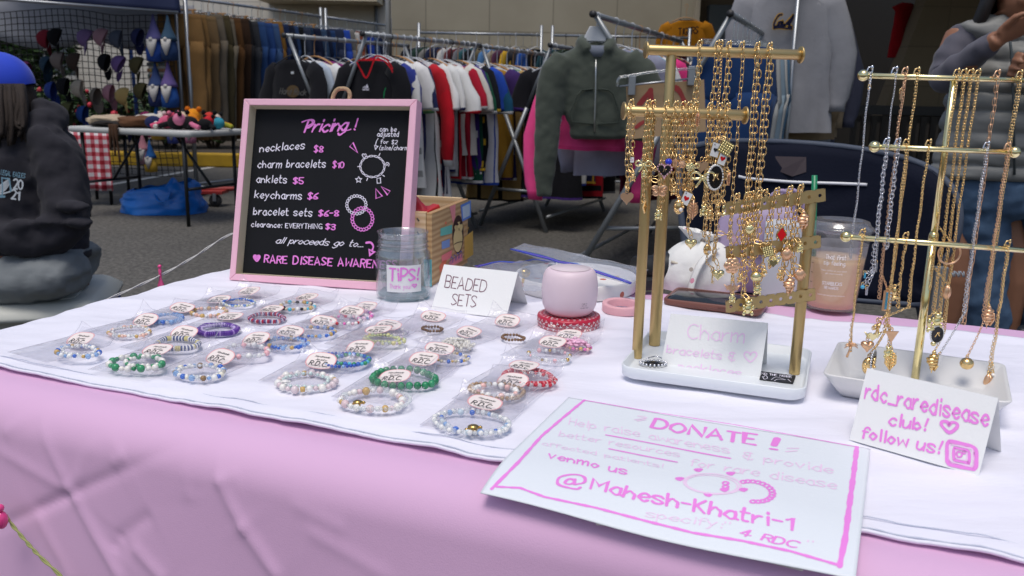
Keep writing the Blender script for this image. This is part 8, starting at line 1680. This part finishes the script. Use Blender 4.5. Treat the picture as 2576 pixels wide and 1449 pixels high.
limb(m, [nk + V((-.14, .01, -.085)), sR, eR, wR], [.055, .045, .040, .027]); sL, eL, wL = S9(2700, 92, .02), S9(2740, 215, -.08), S9(2600, 190, -.22); limb(m, [nk + V((.14, .01, -.085)), sL, eL, wL], [.055, .045, .040, .027])
hand(m, wR, (.09, -.02, .055), (-.2, -.5, .8), .085, .9, 1); hand(m, wL, (-.06, -.02, .02), (0, -.2, 1), .085, 1.0, -1)
for sx in (-1, 1): limb(m, [nk + V((sx * .08, .01, -.66)), V((root.x + sx * .10, py_ + .0, .44)), V((root.x + sx * .11, py_ + .03, .07)), V((root.x + sx * .12, py_ - .10, .035))], [.085, .058, .038, .032])
m.build('body', SK, per, remesh=.006)
m = MB()
for sx in (-1, 1): m.ball(hc_ + Mh @ V((sx * .030, .068, .008)), .0115, 10, 8)
m.build('eyes', mat('eye_white', L(220, 216, 210), .2), per); m = MB(); m.ball(hc_ + Mh @ V((0, .083, -.0575)), (.020, .007, .0045), 12, 6, 0, Mh); m.ball(hc_ + Mh @ V((0, .083, -.065)), (.017, .007, .0055), 12, 6, 0, Mh); m.build('lips', mat('lips', L(150, 78, 76), .4), per)
HAIRD = mat('hair_dark', (.012, .009, .008), .45, bump=.5, bscale=200, aniso=(1, 1, .1)); m = MB()
m.ball(hc_ + Mh @ V((0, -.022, .045)), (.088, .095, .088), 18, 12, 0, Mh)
for k in range(26):
    a = -1.25 + 2.5 * k / 25; x = .085 * sin(a); b = -.07 * cos(a); limb(m, [hc_ + Mh @ V((x, b, .03)), hc_ + Mh @ V((x * 1.15, b - .01, -.09)), hc_ + Mh @ V((x * 1.2 - .02, b - .05, -.20)), hc_ + Mh @ V((x * 1.1 - .03, b - .06, -.32 - .04 * rnd.random()))], [.02, .02, .016, .004], 6)
m.build('hair', HAIRD, per)
VEST = mat('vest_nylon', L(126, 126, 122), .5, spec=.3, var=.06, vscale=6, bump=.5, bscale=30, sheen=.1); m = MB()
rows = [(40, 2478, 2640), (52, 2440, 2668), (64, 2412, 2694), (82, 2416, 2694), (110, 2440, 2670), (150, 2442, 2668), (200, 2410, 2700), (250, 2385, 2722), (300, 2378, 2726), (350, 2368, 2732), (400, 2354, 2742), (440, 2346, 2748), (447, 2352, 2742)]
fine = []
for (v0, l0, r0), (v1, l1, r1) in zip(rows, rows[1:]):
    n_ = max(1, int((v1 - v0) / 5)); fine += [(v0 + (v1 - v0) * k / n_, l0 + (l1 - l0) * k / n_, r0 + (r1 - r0) * k / n_) for k in range(n_)]
fine.append(rows[-1]); rg = []
for v, l_, r_ in fine:
    puff = abs(sin((v - 64 + 6 * sin(v * .031)) / 44 * pi)) ** .5 if v > 64 else .6; a, b = S9(l_, v), S9(r_, v); k = .012 * (puff - .7); dep = .075 + .06 * min(1, max(0, (v - 40) / 120))
    rg.append(((a + b) / 2, V(((b.x - a.x) / 2 + k, 0, 0)), V((0, dep + k * 1.6, 0))))
vs = MB(); vs.loft(rg, 40)
for i, p in enumerate(vs.v): vs.v[i] = p + V((.004 * nz(p.x * 14, p.z * 22, 1), .006 * nz(p.x * 12, p.z * 20, 5), .004 * nz(p.x * 16, p.z * 10, 9)))
vb = vs.build('vest', VEST, per, wrinkle=.018, wsize=.05)
m = MB(); cc_ = nk + V((.012, .03, .03)); rg = []
for k, (dz, ra, rb, dx) in enumerate(((-.085, .115, .105, .0), (-.055, .100, .090, .0), (-.025, .086, .080, .0), (-.010, .082, .078, .0))): rg.append((cc_ + V((dx, 0, dz)), V((ra, 0, 0)), V((0, rb, 0))))
m.loft(rg, 24, 0, False); m.build('collar', VEST, vb, solid=.022)
m = MB(); m.tube([S9(2536, 62, -.115), S9(2544, 130, -.135), S9(2549, 250, -.145), S9(2552, 440, -.145)], .004, 6); m.build('zip', mat('zip_dark', L(70, 78, 80), .5), vb)
SLV = mat('grey_jersey_knit', L(82, 80, 90), .8, var=.1, vscale=10, bump=.3, bscale=60, sheen=.2)
for sh, el, wr_ in ((S9(2436, 92, .02), eR, wR), (S9(2676, 92, .02), eL, wL)):
    m = MB(); d = (wr_ - el).normalized(); pts = smooth_pts([sh, sh + (el - sh) * .5 + V((-.012 if sh.x < root.x else .012, 0, 0)), el, el + (wr_ - el) * .5, wr_ - d * .01], 6); rr = []
    for i in range(len(pts)): t = i / (len(pts) - 1); rr.append((.060 - .010 * t * 2 if t < .5 else .053 - .044 * (t - .5)) + .0030 * sin(i * 2.1) + .002 * sin(i * 1.3))
    m.tube(pts, rr, 18); o = m.build('sleeve', SLV, per, subd=1, wrinkle=.02, wsize=.06)
JNS = mat('worn_jeans', L(66, 90, 116), .85, var=.28, vscale=5, bump=.4, bscale=90); m = MB()
hp = nk + V((0, .01, -.64)); m.loft([(S9(2548, 425), (S9(2548, 425) - S9(2362, 425)) * 1, (0, .12, 0)), (S9(2548, 470), (S9(2548, 470) - S9(2358, 470)), (0, .13, 0)), (S9(2548, 520), (S9(2548, 520) - S9(2366, 520)) * .98, (0, .125, 0)), (S9(2548, 545), (S9(2548, 545) - S9(2380, 545)) * .9, (0, .1, 0))], 24)
for sx in (-1, 1):
    rg = []
    for k, (v, w) in enumerate(((500, .105), (560, .104), (640, .098), (700, .090), (770, .085), (850, .078), (930, .075), (975, .074))): c = S9(2548 + sx * (82 - k * 1.5), v); c.y += .01 * sin(k); c.z = max(c.z, .06); rg.append((c, V((w + .004 * sin(k * 2.3), 0, 0)), V((0, w * .95, 0))))
    m.loft(rg, 18)
jb = m.build('jeans', JNS, per, remesh=.010, wrinkle=.025, wsize=.08); m = MB()
for k in range(9): p = S9(2392 + 4 * k, 684 + 3 * sin(k * 2), -.105); m.tube([p, p + V((.006, 0, -.010 - .004 * (k % 3)))], .0022, 4)
m.build('ripped_knee', cloth((180, 190, 198)), jb)
for sx in (-1, 1): m = MB(); c = V((root.x + sx * .115, py_ - .05, .05)); m.loft([(c + V((0, .10, 0)), (.036, 0, 0), (0, 0, .045)), (c + V((0, 0, -.005)), (.045, 0, 0), (0, 0, .045)), (c + V((0, -.11, -.015)), (.045, 0, 0), (0, 0, .034)), (c + V((0, -.17, -.025)), (.03, 0, 0), (0, 0, .022))], 14); m.build('shoe', cloth((40, 40, 44)), per)
m = MB(); q = wR + V((.06, -.06, -.03)); chain(m, smooth_pts([q, q + V((.004, 0, -.03)), q + V((.012, 0, -.05)), q + V((.02, 0, -.03))]), .008, .005, .0008, 0, 8, 4); m.build('held_chain', GOLD, label='short gold chain held in the raised hand of the standing person', cat='chain')
# ---- seated person in the dark hoodie
sy_ = 2.86
def S0(u, v, dy=0): return PY(u, v, sy_ + dy)
seat_z = S0(120, 726).z; root = V((S0(90, 700).x, sy_, seat_z)); sp2 = thing('person', 'person seated in a dark hoodie and bright blue cap at the left edge', 'person', root); SK2 = skin_mat('skin_brown', (112, 74, 54))
g = gPer; m = MB(); hd2 = S0(-8, 232); fdir = V((-.86, -.25, -.22)); Mh2 = head(m, hd2, fdir, (0, 0, 1), 1.0)
nk2 = S0(40, 318, .02); m.loft([(hd2 + V((.01, 0, -.05)), (.05, 0, 0), (0, .05, 0)), (nk2, (.055, 0, 0), (0, .058, 0)), (nk2 + V((.03, 0, -.06)), (.10, 0, 0), (0, .15, 0)), (nk2 + V((.04, 0, -.22)), (.12, 0, 0), (0, .15, 0)), (nk2 + V((.05, 0, -.40)), (.12, 0, 0), (0, .14, 0)), (nk2 + V((.05, 0, -.55)), (.13, 0, 0), (0, .15, 0))], 18)
shL, elL, wrL = S0(140, 400, -.085), S0(150, 575, -.135), S0(-8, 597, -.19); limb(m, [nk2 + V((.05, -.06, -.10)), shL, elL, wrL], [.04, .036, .034, .026]); limb(m, [nk2 + V((.03, .12, -.08)), nk2 + V((.02, .19, -.16)), nk2 + V((-.02, .22, -.36)), nk2 + V((-.24, .12, -.40))], [.05, .045, .038, .028])
hand(m, wrL, (-1, .1, -.1), (0, .3, .9), .09, .8, 1); hand(m, nk2 + V((-.24, .12, -.40)), (-1, -.2, -.05), (0, -.2, .9), .09, .8, -1)
for dy_ in (-.11, .11):
    limb(m, [V((S0(140, 690).x, sy_ + dy_, seat_z + .09)), V((S0(-190, 690).x, sy_ + dy_, seat_z + .10)), V((S0(-205, 700).x, sy_ + dy_, .09)), V((S0(-290, 700).x, sy_ + dy_, .04))], [.085, .062, .045, .035])
m.build('body', SK2, sp2, remesh=.007)
m = MB()
for sx in (-1, 1): m.ball(hd2 + Mh2 @ V((sx * .030, .069, .008)), .0115, 10, 8)
m.build('eyes', MATS['eye_white'], sp2)
CAPB = mat('cap_blue', L(24, 64, 196), .8, var=.1, vscale=20, bump=.3, bscale=150, sheen=.2); m = MB()
def bean(u, v): a = 2 * pi * u; t = (-.12 + 1.12 * v) * pi / 2; k = 1 + .02 * sin(a * 5) * (1 - v); return hd2 + Mh2 @ V((.092 * cos(a) * cos(t) * k, -.012 + .112 * sin(a) * cos(t) * k, .022 + .105 * sin(t)))
m.grid(bean, 32, 14, wrap=True); m.build('blue_cap', CAPB, sp2)
m = MB(); R_ = random.Random(5)
for k in range(64):
    q = k / 63; u0 = -70 + 134 * q + R_.uniform(-5, 5); dy_ = -.10 + .05 * abs(q - .5) + R_.uniform(-.02, .02); v1 = R_.uniform(318, 372) - 18 * abs(q - .45)
    limb(m, [S0(u0 * .9, 215, dy_ + .02), S0(u0 + R_.uniform(-4, 4), 255, dy_ - .025), S0(u0 + R_.uniform(-8, 10), 305, dy_ - .05), S0(u0 + R_.uniform(-14, 14), v1, dy_ - .065)], [.009, .0095, .009, .0045], 6, 3)
for k in range(26):
    q = k / 25; p = hd2 + Mh2 @ V((.09 * cos(.3 + 2.5 * q), -.10 * sin(.3 + 2.5 * q), 0)); limb(m, [p, p + V((.012, 0, -.06)), p + V((.010, -.01, -.14))], [.011, .011, .005], 6, 3)
m.build('dreadlocks', mat('dread_brown', L(38, 27, 19), .85, var=.5, vscale=90, bump=.8, bscale=150), sp2)
HOOD = mat('hoodie_charcoal', L(52, 51, 56), .95, var=.2, vscale=9, bump=.5, bscale=60, spec=.08, sheen=.06); m = MB()
ax = V((.93, -.36, 0)); ay = V((.36, .93, 0))
def tor(v, ul, ur, dp, k=1): a, b = S0(ul, v), S0(ur, v); return ((a + b) / 2, V(((b.x - a.x) / 2, -.02, 0)), V((.03, dp, 0)))
m.loft([tor(300, -20, 100, .08), tor(322, -50, 150, .12), tor(350, -72, 178, .155), tor(400, -85, 198, .17), tor(470, -92, 206, .17), tor(540, -92, 204, .165), tor(590, -92, 208, .17), tor(618, -88, 213, .172), tor(636, -80, 210, .165), tor(646, -76, 206, .155)], 26)
limb(m, [S0(112, 352, -.07), S0(146, 410, -.10), S0(164, 490, -.125), S0(160, 560, -.14), S0(130, 594, -.15), S0(74, 600, -.17), S0(20, 596, -.19), S0(-6, 596, -.19)], [.070, .074, .074, .072, .066, .058, .050, .044], 16, 3)
for (u, v, r_) in ((186, 520, .03), (196, 560, .03), (120, 560, .03), (60, 566, .026), (30, 575, .028)): m.ball(S0(u, v, -.205), (r_ * 1.8, r_, r_ * .6), 10, 6)
limb(m, [nk2 + V((.03, .12, -.07)), nk2 + V((.03, .20, -.16)), nk2 + V((0, .235, -.36)), nk2 + V((-.20, .13, -.40))], [.078, .084, .076, .055], 14, 3)
# hood bunched behind the neck
hp_ = [S0(20, 362, -.10), S0(70, 342, -.10), S0(108, 316, -.06), S0(128, 300, .02), S0(108, 290, .10), S0(50, 300, .14)]; limb(m, hp_, [.016, .036, .050, .056, .050, .040], 14, 4)
limb(m, [S0(78, 262, -.03), S0(108, 272, -.02), S0(134, 300, .02), S0(126, 328, -.04)], [.022, .036, .040, .04], 12, 4)
for uu, vv in ((96, 352), (130, 372)): m.ball(S0(uu, vv, -.13), (.05, .03, .05), 12, 8)
hob = m.build('hoodie', HOOD, sp2, remesh=.010, wrinkle=.026, wsize=.08)
m = MB(); m.loft([tor(630, -86, 213, .170), tor(634, -86, 214, .172), tor(646, -82, 211, .165)], 26, 0, False); m.build('hem_band', HOOD, hob, solid=.012)
# chest print, laid on the hoodie's left chest
po_, pn_ = S0(40, 470, -.178), V((.10, -.99, .02)).normalized()
class PC(Card):
    def __init__(s, o, n): s.bl, s.n = o, n; s.d = V((0, 0, 1)).cross(-n).normalized() * -1; s.d = s.d if s.d.x > 0 else -s.d
pc2_ = PC(po_, pn_); m = MB(); pc2_.line(m, 'LEGAL EAGLES', g(8, 528), g(150, 550), g(11, 502), 1.3, off=.004); m.build('lettering', mat('print_blue', L(120, 158, 176), .7), hob)
m = MB(); pc2_.line(m, '20', g(82, 610), g(140, 614), g(84, 556), 1.5, off=.004, cap=8); pc2_.line(m, '21', g(70, 668), g(122, 676), g(72, 618), 1.5, off=.004)
for k in range(5): pc2_.curve(m, [g(-6 + 2 * k, 628 - 8 * k), g(22, 622 - 10 * k), g(44 + 2 * k, 600 - 10 * k), g(56, 578 - 6 * k)], .006, off=.004)
pc2_.curve(m, [g(-4, 640), g(30, 636), g(66, 624), g(64, 606)], .005, off=.004); m.build('white_print', mat('print_white', L(200, 206, 210), .7), hob)
m = MB(); pc2_.curve(m, [g(20, 548), g(40, 552), g(56, 556), g(64, 600), g(66, 624)], .0045, off=.0045); pc2_.curve(m, [g(-6, 656), g(12, 655), g(28, 656)], .008, off=.0045); pc2_.curve(m, [g(14, 545), g(18, 600), g(16, 650)], .0035, off=.0045); m.build('emblem', MATS['print_blue'], hob)
PNT = mat('grey_trousers', L(118, 123, 125), .85, var=.1, vscale=6, bump=.5, bscale=40, aniso=(1, 1, 3)); m = MB()
for dy_, us in ((-.115, 0), (.12, 0)):
    m.loft([(S0(206, 690, dy_), V((.01, 0, .0)), V((0, .06, 0))), (S0(196, 688, dy_), V((.0, 0, .062)), V((0, .11, 0))), (S0(150, 690, dy_), V((.015, 0, .086)), V((0, .125, 0))), (S0(80, 696, dy_), V((.01, 0, .094)), V((0, .12, 0))), (S0(0, 702, dy_), V((0, 0, .096)), V((0, .112, 0))), (S0(-100, 706, dy_), V((0, 0, .088)), V((0, .10, 0))), (S0(-190, 706, dy_), V((.03, 0, .078)), V((0, .085, 0))), (S0(-225, 760, dy_), V((.07, 0, .02)), V((0, .075, 0))), (V((S0(-215, 700).x, sy_ + dy_, .10)), V((.06, 0, 0)), V((0, .062, 0)))], 18)
m.loft([(S0(206, 650), V((.02, 0, .03)), V((0, .14, 0))), (S0(190, 668), V((.0, 0, .08)), V((0, .19, 0))), (S0(100, 668), V((.0, 0, .08)), V((0, .20, 0))), (S0(0, 676), V((.0, 0, .05)), V((0, .17, 0)))], 18)
pb_ = m.build('trousers', PNT, sp2, remesh=.010, wrinkle=.014, wsize=.06); m = MB()
for k in range(6): m.tube(smooth_pts([S0(10 + 28 * k, 650 + 8 * k, -.215), S0(40 + 22 * k, 690 + 5 * k, -.222), S0(30 + 18 * k, 735, -.20)]), .004, 5)
for dy_ in (-.11, .11): m = MB(); c = V((S0(-260, 700).x, sy_ + dy_, .045)); m.loft([(c + V((.09, 0, 0)), (0, .036, 0), (0, 0, .04)), (c, (0, .045, 0), (0, 0, .042)), (c + V((-.14, 0, -.01)), (0, .044, 0), (0, 0, .032)), (c + V((-.18, 0, -.02)), (0, .03, 0), (0, 0, .02))], 14); m.build('shoe', cloth((50, 50, 54)), sp2)
# ---- grey plastic box stool
bt = seat_z - .012; c0, c1, c2_, c3 = P(40, 795, bt), P(180, 748, bt), P(255, 706, bt), P(120, 690, bt); st_ = thing('box_stool', 'pale grey plastic storage box used as a seat by the person in blue cap', 'stool', V((S0(90, 700).x, sy_, 0)))
BOXP = mat('grey_plastic_box', L(186, 187, 178), .5, var=.08, vscale=7, bump=.05); sc_ = V((S0(95, 700).x - .13, sy_, 0)); Ms = Matrix.Rotation(.30, 3, 'Z'); wx, wy_ = .32, .24; m = MB()
rloft(m, [(rrect(wx + .05, wy_ + .05, .05), .0), (rrect(wx + .045, wy_ + .045, .05), bt * .2), (rrect(wx + .01, wy_ + .01, .045), bt - .05), (rrect(wx + .035, wy_ + .035, .05), bt - .048), (rrect(wx + .035, wy_ + .035, .05), bt - .034), (rrect(wx, wy_, .045), bt - .006), (rrect(wx - .012, wy_ - .012, .04), bt)], sc_, Ms); m.build('box', BOXP, st_)
m = MB(); rloft(m, [(rrect(wx - .06, wy_ - .06, .04), bt + .0005), (rrect(wx - .065, wy_ - .065, .04), bt + .004)], sc_, Ms); m.build('lid_panel', BOXP, st_)
m = MB(); q = P(20, 835, .0); m.box((q.x + .05, q.y + .3, .06), (.5, .3, .12), Matrix.Rotation(.2, 3, 'Z')); m.build('blue_crate', mat('blue_plastic', L(20, 50, 130), .5), label='dark blue plastic crate on the ground beside the grey box stool', cat='crate', bevel=.01)
for o in sc.objects:
    lb_ = o.get('label')
    if lb_ and len(lb_.split()) > 16: o['label'] = ' '.join(lb_.split()[:16])
